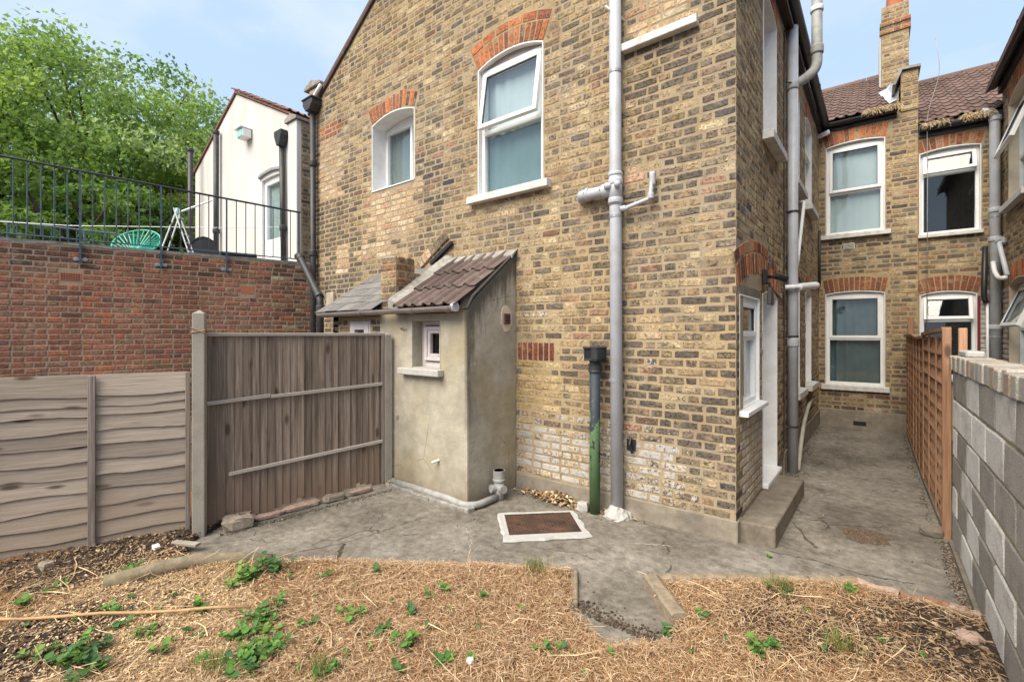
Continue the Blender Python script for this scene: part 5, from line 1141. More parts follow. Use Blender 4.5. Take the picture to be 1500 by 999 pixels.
# ------------------------------------------------------------------ white rendered house beyond the terrace
wh = thing('white_house', 'white rendered gable house with red brown tiled roof beyond the terrace', 'house', (-11.3, 4.4, 0))
WF = Fr((0, 4.4, 0), (1, 0, 0)); wt_ = Gable(-11.38, 7.08, 0.485)
w_d = opening(-10.12, -9.27, 2.8, 4.86, 0.025)
ww = backing('gable_wall', WF, -13.95, -8.92, 0, 5.5, [w_d], M['wrender'], wh, top=wt_)
mb = MB(); mb.box(WF, -8.93, -8.60, -5.0, 0.03, 0, 5.72); pr = mb.build('pier', M['wrender'], wh, bevel=0.01)
mb = MB(); mb.prism(WF, [(-9.0, 5.722), (-8.55, 5.722), (-8.55, 5.77), (-8.78, 5.86), (-9.0, 5.79)], -5.0, 0.07); mb.build('coping', M['mortar_grey'], pr)
WS = Fr((-8.60, 4.46, 0), (0, 1, 0)); mb = MB(); mb.box(WS, 0.0, 4.8, -0.01, 0.004, 0.0, 5.70); wsb = mb.build('side_wall', M['mortar'], wh)
emit_bricks(wh, [(wsb, lay(Fr((-8.596, 4.46, 0), (0, 1, 0)), 0.0, 1.5, 2.5, 5.68, [], lambda u, v, r: (pick(r, Y_PAL + [(2.5, (0.15, 0.12, 0.085))]), (r.random() * .5, 0, r.random())), rr))], M['stock'], 40)
dr = window(wh, WF, w_d, 0.12, label='white glazed terrace door', name='door', curt='net', sill=None, fw=0.10, rev_m='upvc', head=0.12)
mb = MB(); mb.box(WF, -10.0, -9.39, -0.075, -0.05, 2.95, 3.60); mb.build('panel', M['upvc'], dr, bevel=0.01)
for i in range(10):
    pass
mb = MB(); n = 10
for i in range(n):
    a = -10.2 + 1.0 * i / n; b = -10.2 + 1.0 * (i + 1) / n; f = lambda u: 4.90 + 0.06 * (1 - ((u + 9.7) / .5) ** 2)
    mb.prism(WF, [(a, f(a)), (b, f(b)), (b, f(b) + .05), (a, f(a) + .05)], 0.0, 0.05)
mb.build('drip_mould', M['lead'], wh)
mb = MB()
for sg in (-1, 1):
    xe = wt_.peak + sg * (2.55 if sg > 0 else 2.7); ze = wt_(xe) + .02; zp = wt_.z + .02
    P = [(wt_.peak, 4.36, zp), (xe, 4.36, ze), (xe, 10, ze), (wt_.peak, 10, zp)]; P += [(x, y, z + 0.05) for x, y, z in P]
    mb.add(P, [(0, 1, 2, 3), (7, 6, 5, 4), (0, 4, 5, 1), (1, 5, 6, 2)])
wr = mb.build('roof', M['tile_red'], wh)
ru = Vector((-1, 0, 0.485)).normalized()
tile_field(wr, ROMAN_C, M['tile_red'], (-8.86, 4.33, 5.93), (0, 1, 0), ru, 9, 9, 0.32, 0.30, 0.05, rr)
def iron_pipe(parent, p0, p1, r, hop=None, mat='iron'):
    t = thing('rainwater_pipe', None, None, p0); t.parent = parent; t.location = Vector(p0) - wloc(parent)
    pipe_part('pipe', [p0, p1], r, mat, t, 12); collar(Vector(p0).lerp(Vector(p1), .35), (0, 0, 1), r * 1.25, 0.1, mat, t); collar(p1, (0, 0, 1), r * 1.2, 0.08, mat, t)
    return t
iron_pipe(wh, (-12.28, 4.30, 2.82), (-12.28, 4.30, 6.42), 0.058)
iron_pipe(wh, (-13.50, 4.15, 2.82), (-13.50, 4.15, 6.25), 0.06)
t = iron_pipe(wh, (-9.02, 4.33, 2.82), (-9.10, 4.33, 5.35), 0.05)
mb = MB(); mb.prism(WF, [(-9.14, 5.30), (-9.04, 5.30), (-8.96, 5.50), (-8.96, 5.60), (-9.24, 5.60), (-9.24, 5.50)], 0.01, 0.16); mb.build('hopper', M['iron'], t, bevel=0.01)
fl = thing('floodlight', 'small white box floodlight high on the white gable', 'light', (-10.73, 4.38, 5.95))
mb = MB(); mb.box(WF, -10.84, -10.56, 0.02, 0.20, 5.86, 6.04); mb.build('housing', M['white_metal'], fl, bevel=0.01)
mb = MB(); mb.box(WF, -10.82, -10.58, 0.201, 0.21, 5.88, 6.02); mb.build('lens', M['mint_pl'], fl)
mb = MB(); mb.prism(WF, [(-10.90, 6.05), (-10.56, 6.05), (-10.56, 6.07), (-10.90, 6.16)], 0.0, 0.25); mb.build('hood', M['white_metal'], fl)
mb = MB(); mb.box(WF, -10.74, -10.68, 0.0, 0.03, 5.90, 6.0); mb.build('bracket', M['steel'], fl)

# ------------------------------------------------------------------ neighbouring house on the right
nb = thing('neighbour_house', 'brick terraced house beyond the block wall with propped open dark windows', 'house', (1.2, 10.1, 0))
n_u = opening(0.615, 1.335, 3.27, 4.60, 0.045, (0.20,)); n_g = opening(0.62, 1.29, 0.95, 2.28, 0.055, (0.25,))
NF = Fr((0, 10.115, 0), (1, 0, 0)); NS = Fr((1.56, 10.1, 0), (0, -1, 0))
nw = backing('rear_wall', NF, 0.602, 1.70, -0.05, 4.95, [n_u, n_g], M['mortar'], nb)
r3 = random.Random(33)
def n_tint(u, v, r):
    w = r.random
    if u > 1.33 and v < 2.35: return pick(r, [(1, (0.5, 0.5, 0.49))]), (0.0, 1.0, w())
    return (pick(r, D_PAL) if w() < .3 else pick(r, Y_PAL)), (w() * .55, 0, w())
it = lay(NF, 0.602, 1.56, 0.9, 4.90, [n_u, n_g], n_tint, r3) + voussoirs(NF, n_u, red_arch, r3) + voussoirs(NF, n_g, dull_arch, r3)
s_u = opening(0.42, 1.55, 3.50, 4.95, 0.09, (0.22,)); s_g = opening(0.45, 1.55, 0.9, 2.35, 0.08, (0.22,))
nsw = backing('side_wall', NS, 0.0, 6.5, -0.05, 5.33, [s_u, s_g], M['mortar'], nb)
def ns_tint(u, v, r):
    w = r.random
    if v < 2.35: return (0.52, 0.52, 0.51), (0.0, 1.0, w())
    return (pick(r, D_PAL) if w() < .25 else pick(r, Y_PAL)), (w() * .5, 0, w())
it2 = lay(NS, 0.0, 6.5, 0.9, 5.30, [s_u, s_g], ns_tint, r3) + voussoirs(NS, s_u, red_arch, r3) + voussoirs(NS, s_g, red_arch, r3)
emit_bricks(nb, [(nw, it), (nsw, it2)], M['stock'], 200)
window(nb, NF, n_u, 0.13, transom=4.24, tilt=R(15), label='dark window with its narrow top light propped open', curt=None, sill=(0.02, 0.06, 0.07), fw=0.045, head=0.05, room=1.2)
window(nb, NF, n_g, 0.10, transom=1.86, tilt=R(16), curt=None, sill=(0.02, 0.06, 0.07), fw=0.045, head=0.04, room=1.2)
mb = MB(); mb.box(NF, 1.292, 1.325, -0.05, 0.012, 0.95, 2.24); mb.build('maroon_strip', M['maroon'], nb)
window(nb, NS, s_u, 0.16, transom=4.15, tilt=R(20), curt='net', sill=(0.08, 0.09, 0.09), rev_m='cream')
window(nb, NS, s_g, 0.16, transom=1.72, tilt=R(20), curt=None, sill=(0.05, 0.08, 0.08), rev_m='cream', room=0.8)
nroof = roof_slab('roof', 0.605, 6.0, nb, z0=5.03)
tile_field(nroof, ROMAN, M['tile_mauve'], (0.60, 10.0, 5.045), (1, 0, 0), UP, 13, 8, 0.33, 0.30, 0.055, r3)
mb = MB(); b = Vector((0, 10.02, 5.03)) + UP * 4.34
for i in range(6): mb.tube([(0.62 + i * .45, b.y, b.z), (0.62 + i * .45 + .44, b.y, b.z)], 0.11, 12)
mb.build('ridge_tile', M['tile_mauve'], nroof)
gutter((NF.p(0.61, 0.10, 4.985), NF.p(1.50, 0.10, 4.97)), 0.06, nb, M['fascia'], joints=(0.5,))
mb = MB(); mb.box(NF, 0.605, 1.56, 0.0, 0.035, 4.86, 5.03); mb.build('fascia', M['fascia'], nb)
nest(nb, 0.65, 0.95, 4.99, 10.0, 160, 9); nest(nb, 1.12, 1.42, 4.985, 10.0, 600, 10)
gutter((NS.p(0.05, 0.115, 5.42), NS.p(6.4, 0.115, 5.47)), 0.062, nb, M['fascia'], joints=(0.12, 0.3))
mb = MB(); mb.box(NS, 0.0, 6.5, 0.0, 0.05, 5.30, 5.45); mb.build('fascia', M['fascia'], nb)
mb = MB(); mb.add([(1.38, 3.6, 5.40), (1.38, 10.1, 5.40), (4.5, 10.1, 7.4), (4.5, 3.6, 7.4), (1.38, 3.6, 5.34), (1.38, 10.1, 5.34), (4.5, 10.1, 7.34), (4.5, 3.6, 7.34)], [(3, 2, 1, 0), (4, 5, 6, 7), (0, 1, 5, 4), (0, 4, 7, 3)]); mb.build('wing_roof', M['tile_mauve'], nb)
np_ = thing('soil_pipe', None, None, (1.46, 10.0, 0)); np_.parent = nb; np_.location = Vector((1.46, 10.0, 0)) - wloc(nb); tag(np_, 'grey plastic soil pipe in the corner of the neighbour wall')
pipe_part('pipe', [(1.475, 10.0, 0.0), (1.465, 10.0, 4.90), (1.44, 9.98, 5.0), (1.32, 9.95, 5.02)], 0.062, 'pvc', np_, 16, 0.10)
for z in (1.75, 3.08, 3.52, 4.9): collar((1.47, 10.0, z), (0, 0, 1), 0.072, 0.07, 'pvc', np_)
for z in (1.60, 2.72, 3.42): clip((1.47, 10.0, z), 0.062, (0, -1, 0), 0.10, 'steel', np_)
mb = MB(); mb.tube([(1.47, 9.98, 3.02), (1.53, 9.86, 3.06)], 0.035, 12); mb.build('boss', M['pvc'], np_)
pipe_part('black_hose', [(1.36, 9.98, 2.98), (1.345, 9.98, 2.2), (1.375, 9.98, 2.12)], 0.035, 'blackpl', np_, 10, 0.05)
pipe_part('thin_pipe', [(1.385, 9.99, 2.12), (1.39, 9.99, 0.6)], 0.018, 'pvc_white', np_, 8)
pipe_part('waste_pipe', [NS.p(0.35, .02, 2.98), NS.p(0.42, .10, 2.98), NS.p(0.95, .10, 2.45)], 0.03, 'pvc', np_, 10, 0.05)
pipe_part('waste_pipe', [NS.p(0.22, .13, 2.72), NS.p(0.34, .13, 2.56), NS.p(0.62, .13, 2.44), NS.p(0.95, .12, 2.42)], 0.03, 'pvc_white', np_, 10, 0.10)
pipe_part('cable', [NF.p(0.80, .14, 6.4), NF.p(0.86, .15, 5.8), NF.p(0.70, .12, 5.2), NF.p(0.71, .08, 4.2), NF.p(0.70, .08, 1.6)], 0.005, 'pvc_dirty', np_, 6, 0.2)
# ------------------------------------------------------------------ fences
def lap_board(fr, u0, u1, v0, v1, d_top, d_bot, th, rng, wav=0.008, n=10):
    mb = MB(); V = []; ph = rng.uniform(0, 9); am = wav * rng.uniform(.4, 1.4)
    for i in range(n + 1):
        t = i / n; u = u0 + (u1 - u0) * t; lo = v0 + am * math.sin(ph + t * 5.2) + rng.uniform(-.0025, .0025)
        V += [fr.p(u, d_bot, lo), fr.p(u, d_top, v1), fr.p(u, d_top - th, v1), fr.p(u, d_bot - th, lo)]
    F = [(4 * i + k, 4 * i + 4 + k, 4 * i + 4 + (k + 1) % 4, 4 * i + (k + 1) % 4) for i in range(n) for k in range(4)]
    F += [(0, 1, 2, 3), (4 * n + 3, 4 * n + 2, 4 * n + 1, 4 * n)]
    mb.add(V, F); return mb
fr_ = random.Random(5)
lp = thing('lap_fence', 'low silvery overlap fence panel with a single upright batten below the red brick wall', 'fence', (-4.7, 0.6, 0))
LPF = Fr((-4.415, 1.335, 0), (0.369, 0.929, 0))      # u runs back towards the post (0) from the left (-)
edges_v = [1.345, 1.195, 1.125, 1.05, 0.935, 0.825, 0.71, 0.60, 0.485, 0.37, 0.255, 0.14, 0.0]
for a, b in ((-0.575, -0.0), (-1.17, -0.60), (-1.77, -1.20), (-2.95, -2.42), (-2.38, -1.80)):
    for hi, lo in zip(edges_v, edges_v[1:]):
        lap_board(LPF, a, b, lo - 0.012 + fr_.uniform(-.004, .004), hi + 0.02 if hi < 1.3 else hi + fr_.uniform(-.006, .004), -0.014, 0.002 + fr_.uniform(0, .004), 0.009, fr_).build('board', M['wood_lap'], lp)
for u, w in ((-0.5875, 0.022), (0.005, 0.016), (-1.185, 0.02), (-1.785, 0.02), (-2.40, 0.02)):
    mb = MB(); mb.box(LPF, u - w, u + w, 0.003, 0.026, 0.02, 1.34 + fr_.uniform(0, .015)); mb.build('batten', M['wood_post'], lp, bevel=0.003)
mb = MB(); mb.box(LPF, -2.95, -0.03, -0.04, -0.016, 1.30, 1.345); mb.build('top_rail', M['wood_rail'], lp)
cpn = 'concrete_post'
def conc_post(x, y, h, w, ang, label, rope=False):
    t = thing('fence_post', label, 'post', (x, y, 0)); f = Fr((x, y, 0), (math.cos(ang), math.sin(ang), 0))
    mb = MB(); mb.box(f, -w / 2, w / 2, -w / 2, w / 2, -0.1, h - 0.025)
    P = [f.p(u, d_, h - .0249) for u, d_ in ((-w / 2, w / 2), (w / 2, w / 2), (w / 2, -w / 2), (-w / 2, -w / 2))] + [f.p(0, 0, h + .005)]
    mb.add(P, [(0, 1, 4), (1, 2, 4), (2, 3, 4), (3, 0, 4)]); mb.build('shaft', M['concpost'], t, bevel=0.006, seg=2)
    if rope:
        q = w / 2 + .004; mb = MB()
        for z, k in ((h - .16, .02), (h - .17, -.01)): mb.tube([f.p(-q, q, z + k), f.p(q, q, z - k), f.p(q, -q, z), f.p(-q, -q, z + .01), f.p(-q, q, z + k)], 0.005, 6)
        mb.build('wire', M['rope'], t)
    return t
conc_post(-4.345, 1.400, 1.845, 0.088, R(60), 'square concrete fence post with pointed top and wire tie', True)
conc_post(-4.175, 3.125, 1.665, 0.07, R(80), 'slim grey concrete fence post against the outhouse wall')
cb = thing('closeboard_fence', 'dark weathered closeboard fence panel of upright boards between two posts', 'fence', (-4.29, 2.27, 0))
CBF = Fr((-4.40, 1.455, 0), (0.128, 0.9918, 0)); LB = 1.64
nb_ = 25; pt = LB / nb_
for i in range(nb_):
    u0 = i * pt; mb = MB(); w = pt + 0.016; z0 = 0.06 + 0.03 * math.sin(i * .7) + fr_.uniform(-.02, .01) ; z1 = 1.635 + fr_.uniform(-.004, .004)
    d0 = fr_.uniform(-.003, .003); n = 6; V = []
    for j in range(n + 1):
        z = z0 + (z1 - z0) * j / n; e = fr_.uniform(-.0015, .0015)
        V += [CBF.p(u0 + e, d0 + 0.004, z), CBF.p(u0 + w + e, d0 + 0.016, z), CBF.p(u0 + w + e, d0 + 0.002, z), CBF.p(u0 + e, d0 - .002, z)]
    F = [(4 * q + k, 4 * q + (k + 1) % 4, 4 * q + 4 + (k + 1) % 4, 4 * q + 4 + k) for q in range(n) for k in range(4)] + [(3, 2, 1, 0), (4 * n, 4 * n + 1, 4 * n + 2, 4 * n + 3)]
    mb.add(V, F); mb.build('board', M['wood_dark'], cb)
mb = MB(); mb.box(CBF, -0.01, LB + 0.01, -0.022, 0.034, 1.632, 1.662); mb.build('capping', M['wood_rail'], cb, bevel=0.004)
for v, a, b, sl in ((1.055, 0.01, 0.50, 0.022), (1.068, 0.505, 1.62, 0.03), (0.435, 0.17, 1.62, 0.045)):
    mb = MB(); mb.prism(CBF, [(a, v), (b, v + sl), (b, v + sl + .033), (a, v + .031)], 0.018, 0.040); mb.build('batten', M['wood_rail'], cb, bevel=0.003)
mb = MB(); mb.box(CBF, LB - 0.028, LB + 0.012, 0.018, 0.038, 0.05, 1.63); mb.build('batten', M['wood_post'], cb, bevel=0.003)
# lattice fence along the side passage
for pi_, (y0, y1, sag) in enumerate(((9.92, 8.42, 0.0), (8.40, 6.90, -0.01), (6.88, 5.16, 0.02))):
    nm = ('far orange lattice fence panel against the rear wall', 'middle orange lattice fence panel in the side passage', 'orange lattice fence panel next to the block wall')[pi_]
    tl = thing('lattice_fence', nm, 'fence', (0.47, (y0 + y1) / 2, 0), 'lattice fence panels along the passage')
    f = Fr((0.455, y0, 0), (0.012 if pi_ == 2 else 0.0, -1, 0)); L = y0 - y1; h = 1.615 + sag
    rows = 13; p = (h - 0.07) / rows
    for j in range(rows): lap_board(f, 0.01, L - .01, 0.04 + j * p - .010, 0.04 + (j + 1) * p + .012, -0.030, 0.006 + fr_.uniform(0, .003), 0.010, fr_, 0.004, 8).build('board', M['wood_orange_y'], tl)
    k = 3
    for j in range(k + 1):
        u = 0.02 + (L - .04) * j / k; mb = MB(); mb.box(f, u - .019, u + .019, -0.002, 0.012, 0.03, h); mb.build('batten', M['wood_orange'], tl, bevel=0.003)
    mb = MB(); sagm = -0.02 if pi_ == 1 else 0; V = []
    for j in range(9):
        t = j / 8; u = L * t; z = h + 0.03 + sagm * math.sin(math.pi * t) + (0.045 * t if pi_ == 2 else 0)
        V += [f.p(u, .026, z - .03), f.p(u, .026, z), f.p(u, -.034, z), f.p(u, -.034, z - .03)]
    mb.add(V, [(4 * i + q, 4 * i + 4 + q, 4 * i + 4 + (q + 1) % 4, 4 * i + (q + 1) % 4) for i in range(8) for q in range(4)] + [(0, 1, 2, 3), (35, 34, 33, 32)]); mb.build('capping', M['wood_orange_y'], tl)
    mb = MB(); mb.box(f, 0.0, L, -0.03, 0.012, -0.01, 0.05); mb.build('gravel_board', M['stepconc'], tl)
for (x, y, h, w, lb) in ((0.475, 5.10, 1.70, 0.055, 'pale orange timber fence post at the end of the block wall'), (0.56, 5.02, 1.70, 0.05, 'thin rough timber strip behind the orange fence post'), (0.50, 9.97, 1.93, 0.07, 'orange timber fence post against the rear wall')):
    f = Fr((x, y, 0), (1, 0, 0)); mb = MB(); mb.box(f, -w / 2, w / 2, -w / 2, w / 2, -.02, h); tag(mb.build('timber_post', M['wood_orange'], bevel=0.004), lb, 'post')
# concrete block wall with a brick-on-edge coping
bw = thing('block_wall', 'painted concrete block wall in patchy white and grey with brick coping', 'wall', (0.55, 1.5, 0))
KF = Fr((0.505, 4.98, 0), (0.0, -1, 0)); br = random.Random(17)
mb = MB(); mb.box(KF, 0.0, 8.0, -0.10, 0.0, -0.06, 1.37); core = mb.build('mortar_core', M['mortar_block'], bw)
mb = MB(); mb.box(KF, -0.01, 8.0, -0.13, 0.03, -0.06, 0.035); mb.build('footing', M['stepconc'], bw)
for c in range(6):
    v0 = 0.04 + c * 0.2235; u = -0.225 if c % 2 else 0.0; k = c
    while u < 8.0:
        a, b = max(u, 0.0) + 0.007, min(u + 0.434, 8.0); k += 1
        if b - a > 0.05:
            light = k % 2 == 0
            if br.random() < 0.06: light = not light
            base = br.uniform(.62, .76) if light else br.uniform(.29, .38)
            colr = (base * 1.0, base * .955, base * .89) if light else (base, base * .92, base * .82)
            m = MB(); P = brick_item(KF, [(a, v0 + br.uniform(0, .003)), (b, v0 + br.uniform(0, .003)), (b, v0 + 0.2085 - br.uniform(0, .004)), (a, v0 + 0.2085 - br.uniform(0, .004))], 0.006 + br.uniform(-.002, .003), colr, (0, 0, 0), br, inset=0.008, wear=0.003)
            m.add(*P); m.build('block', M['block'], bw)
        u += 0.4475
u = -0.02
while u < 8.0:
    w = 0.105 + br.uniform(-.006, .006); base = br.uniform(.40, .54); colr = (base, base * .92, base * .80) if br.random() < .85 else (base * .9, base * .72, base * .56)
    m = MB(); z1 = 1.485 + br.uniform(-.008, .005); z0 = 1.372; d0, d1 = -0.155, 0.022 + br.uniform(-.006, .006)
    m.box(KF, u, u + w, d0, d1, z0, z1, col=(*colr, 0)); m.build('coping_brick', M['block'], bw, bevel=0.008, seg=2); u += w + 0.008
mb = MB(); mb.box(KF, 0.05, 0.42, -0.12, -0.02, 1.486, 1.53); tag(mb.build('loose_slab', M['whitecement'], bevel=0.01), 'loose pale slab lying on the end of the block wall coping', 'slab')

# ------------------------------------------------------------------ yard details
st = MB(); P = [(-0.845, 4.02), (-0.585, 4.05), (-0.548, 5.58), (-0.825, 5.60)]; n = 4
st.add([(x, y, -.04) for x, y in P] + [(x, y, .163) for x, y in P], [(3, 2, 1, 0), (4, 5, 6, 7), (0, 1, 5, 4), (1, 2, 6, 5), (2, 3, 7, 6), (3, 0, 4, 7)])
tag(st.build('door_step', M['stepconc'], bevel=0.015, seg=3), 'long low concrete door step along the side wall', 'step')
mh = thing('manhole_cover', 'rusty rectangular manhole cover set in a white cement surround', 'manhole', (-2.26, 3.30, 0))
MF_o = Vector((-2.255, 3.30, 0)); ea = Vector((0.715, 0.70, 0)).normalized(); eb = Vector((0.70, -0.715, 0)).normalized()
def mp(a, b, z): return MF_o + ea * a + eb * b + Vector((0, 0, z))
r = random.Random(12); ring_o = []; 
for (a0, b0, a1, b1) in ((-.36, -.265, .36, -.255), (.36, -.255, .37, .30), (.37, .30, -.355, .31), (-.355, .31, -.36, -.265)):
    for j in range(9): t = j / 9; ring_o.append((a0 + (a1 - a0) * t + r.uniform(-.012, .012), b0 + (b1 - b0) * t + r.uniform(-.012, .012)))
V = [mp(a, b, .006) for a, b in ring_o] + [mp(a * .96, b * .96, .022) for a, b in ring_o]
inr = [(max(-.302, min(.302, a * .86)), max(-.212, min(.212, b * .8))) for a, b in ring_o]
for i, (a, b) in enumerate(ring_o): pass
inn = []
for (a0, b0, a1, b1) in ((-.302, -.212, .302, -.212), (.302, -.212, .302, .212), (.302, .212, -.302, .212), (-.302, .212, -.302, -.212)):
    for j in range(9): t = j / 9; inn.append((a0 + (a1 - a0) * t, b0 + (b1 - b0) * t))
V += [mp(a, b, .02) for a, b in inn]; n = 36
mb = MB(); mb.add(V, [(k * n + i, k * n + (i + 1) % n, (k + 1) * n + (i + 1) % n, (k + 1) * n + i) for k in (0, 1) for i in range(n)]); mb.build('surround', M['whitecement'], mh)
mb = MB(); f4 = lambda z, s: [mp(a * s, b * s, z) for a, b in ((-.301, -.211), (.301, -.211), (.301, .211), (-.301, .211))]
mb.add(f4(-.01, 1) + f4(.014, 1), [(4, 5, 6, 7), (0, 1, 5, 4), (1, 2, 6, 5), (2, 3, 7, 6), (3, 0, 4, 7)])
for i in range(24):
    for j in range(16):
        a = -.285 + i * .0248; b = -.197 + j * .0262; s1, s2 = (.009, .004) if (i + j) % 2 else (.004, .009)
        q = [mp(a - s1, b - s2, .0138), mp(a + s1, b - s2, .0138), mp(a + s1, b + s2, .0138), mp(a - s1, b + s2, .0138)]; q += [v + Vector((0, 0, .004)) for v in q]
        mb.add(q, [(4, 5, 6, 7), (0, 1, 5, 4), (1, 2, 6, 5), (2, 3, 7, 6), (3, 0, 4, 7)])
mb.build('cover_plate', M['manhole'], mh)
for a in (-.2, .2):
    mb = MB(); mb.obox(mp(a, 0, .0165), (.03, .014, .006), Matrix.Rotation(R(44), 3, 'Z')); mb.build('painted_key_slot', M['blackpl'], mh)  # dark raised chips paint the shade inside the key openings
# green cast vent pipe with a hooded box head
vp = thing('vent_pipe', 'old cast iron vent pipe with peeling green paint and square hooded head', 'pipe', (-2.02, 3.83, 0))
mb = MB(); mb.tube([(-2.02, 3.83, -.02), (-2.02, 3.83, 1.38)], 0.05, 20); mb.build('pipe', M['greenpipe'], vp, smooth=True)
mb = MB(); c = Vector((-2.02, 3.83, 0)); mb.tube([c + Vector((0, 0, z)) for z in (1.30, 1.305, 1.32, 1.36, 1.375, 1.38)], [.055, .062, .058, .058, .064, .055], 18); mb.build('collar', M['iron'], vp)
mb = MB(); rot = Matrix.Rotation(R(-12), 3, 'Z'); hd = c + Vector((0, 0, 1.47)); 
for (ox, oy, oz, sx, sy, sz) in ((0, 0, .055, .17, .15, .018), (0, 0, -.055, .15, .14, .018), (.075, 0, 0, .014, .14, .10), (0, .068, 0, .15, .014, .10), (-.07, 0, 0, .012, .14, .10), (0.045, -.068, 0, .06, .012, .10)):
    mb.obox(hd + rot @ Vector((ox, oy, oz)), (sx, sy, sz), rot)
mb.tube([c + Vector((0, 0, 1.375)), c + Vector((0, 0, 1.42))], [.045, .06], 14)
hb = mb.build('hood', M['iron'], vp, bevel=0.004)
mb = MB(); mb.obox(hd, (.125, .12, .09), rot); mb.build('hood_dark_fill', M['blackpl'], vp)  # black block filling the hood; the hollow's shade is put into its colour
# beige flexible pipe leaning on the side wall
mb = MB(); mb.tube(bend([(-0.70, 6.47, 0.02), (-0.71, 6.8, 0.22), (-0.72, 7.25, 0.45), (-0.745, 8.2, 0.60), (-0.765, 9.0, 0.58)], .5, 8), 0.024, 12); tag(mb.build('waste_hose', M['hose'], smooth=True), 'bent beige waste hose leaning on the side wall', 'hose')
# security lights and camera on the side wall
sl = thing('security_light', 'small black twin spotlight on the wall above the side door', 'light', SF.p(1.0, 0.03, 2.2))
mb = MB(); mb.box(SF, 0.98, 1.06, 0.004, 0.05, 2.13, 2.27); mb.build('base', M['blackpl'], sl, bevel=0.008)
mb = MB(); mb.tube([SF.p(1.05, .06, 2.20), SF.p(1.10, .11, 2.205), SF.p(1.10, .11, 2.205), SF.p(1.20, .17, 2.19), SF.p(1.20, .17, 2.19)], [.018, .018, .03, .036, .03], 14); mb.build('lamp_head', M['blackpl'], sl)
mb = MB(); mb.prism(SF, [(0.96, 1.93), (1.11, 1.93), (1.06, 2.10), (1.0, 2.10)], 0.05, 0.09); mb.tube([SF.p(1.02, .06, 2.15), SF.p(1.02, .07, 2.08)], .012, 8); mb.build('lamp_head', M['blackpl'], sl, bevel=0.008)
mb = MB(); mb.tube([SF.p(1.2, .012, 2.16), SF.p(1.6, .012, 2.10), SF.p(2.25, .012, 2.02)], 0.007, 6); mb.build('cable', M['iron'], sl)
cc = thing('security_camera', 'white bullet security camera fixed beside the soil pipe', 'camera', SF.p(2.55, 0.14, 2.22))
mb = MB(); mb.tube([SF.p(2.30, .10, 2.20), SF.p(2.36, .14, 2.20), SF.p(2.36, .14, 2.20), SF.p(2.86, .26, 2.25), SF.p(2.90, .265, 2.255)], [.02, .03, .042, .045, .038], 16); mb.build('body', M['white_metal'], cc)
mb = MB(); mb.tube([SF.p(2.30, .0, 2.20), SF.p(2.31, .11, 2.20)], .028, 10); mb.build('bracket', M['white_metal'], cc)
jb = MB(); jb.tube([SF.p(2.55, .02, 2.56), SF.p(2.55, .10, 2.56), SF.p(2.55, .115, 2.56)], [.065, .065, .05], 16); tag(jb.build('junction_box', M['white_metal']), 'round pale grey junction box beside the soil pipe', 'box')

# broken stones, bricks and edging
def rock(name, c, size, mat, label, cat, seed, rz=0.0, group=None):
    r = random.Random(seed); n = 10; m = 5; V = []; F = []
    for i in range(m + 1):
        ph = math.pi * i / m
        for j in range(n):
            a = 2 * math.pi * j / n; sq = 1 / max(abs(math.cos(a)), abs(math.sin(a))) ** .9; k = r.uniform(.84, 1.08)
            cz = math.cos(ph); sp_ = math.sin(ph) ** .35 if i not in (0, m) else 0.0
            V.append(Vector((math.cos(a) * sp_ * sq * k, math.sin(a) * sp_ * sq * k, math.copysign(abs(cz) ** .6, cz) * r.uniform(.85, 1.1))))
    V = [Matrix.Rotation(rz, 3, 'Z') @ Vector((v.x * size[0] / 2, v.y * size[1] / 2, v.z * size[2] / 2)) + Vector(c) for v in V]
    F = [(i * n + j, (i + 1) * n + j, (i + 1) * n + (j + 1) % n, i * n + (j + 1) % n) for i in range(m) for j in range(n)]
    mb = MB(); mb.add(V, F); return tag(mb.build(name, M[mat]), label, cat, group)
rock('stone', (-4.27, 1.66, .05), (.24, .20, .13), 'stone', 'rough brown stone lying at the foot of the closeboard fence', 'stone', 1, R(70))
rock('rubble', (-4.28, 1.92, .022), (.08, .26, .045), 'pinkstone', 'broken pinkish brick strip along the foot of the closeboard fence', 'brick', 2, R(-8))
rock('rubble', (-4.26, 2.22, .025), (.09, .36, .05), 'pinkstone', 'long ribbed brick fragment along the foot of the closeboard fence', 'brick', 3, R(-7))
rock('rubble', (-4.20, 2.52, .035), (.10, .22, .07), 'stone', 'dark slab fragment at the foot of the closeboard fence', 'stone', 4, R(-10))
rock('rubble', (-4.17, 2.80, .03), (.07, .28, .05), 'pinkstone', 'thin brick fragment at the closeboard fence end near the outhouse', 'brick', 5, R(-7))
rock('stone', (0.40, 3.34, .075), (.10, .09, .08), 'pinkstone', 'small pale stone at the foot of the block wall', 'stone', 7, .4)
rock('stone', (0.40, 5.12, .03), (.18, .15, .08), 'stepconc', 'flat concrete lump at the foot of the orange fence post', 'stone', 8, .3)
rock('stone', (-2.13, 3.80, .04), (.11, .08, .10), 'whitecement', 'pale cement lump beside the green vent pipe', 'stone', 9, .2)
rock('stone', (-4.42, 0.52, .08), (.10, .08, .06), 'stone', 'dark stone in the soil beside the overlap fence', 'stone', 10, .2)
mb = MB(); mb.obox((-4.13, 1.24, .055), (.22, .05, .022), Matrix.Rotation(R(28), 3, 'Z')); tag(mb.build('timber_offcut', M['wood_rail'], bevel=.003), 'pale timber offcut at the foot of the concrete post', 'wood')
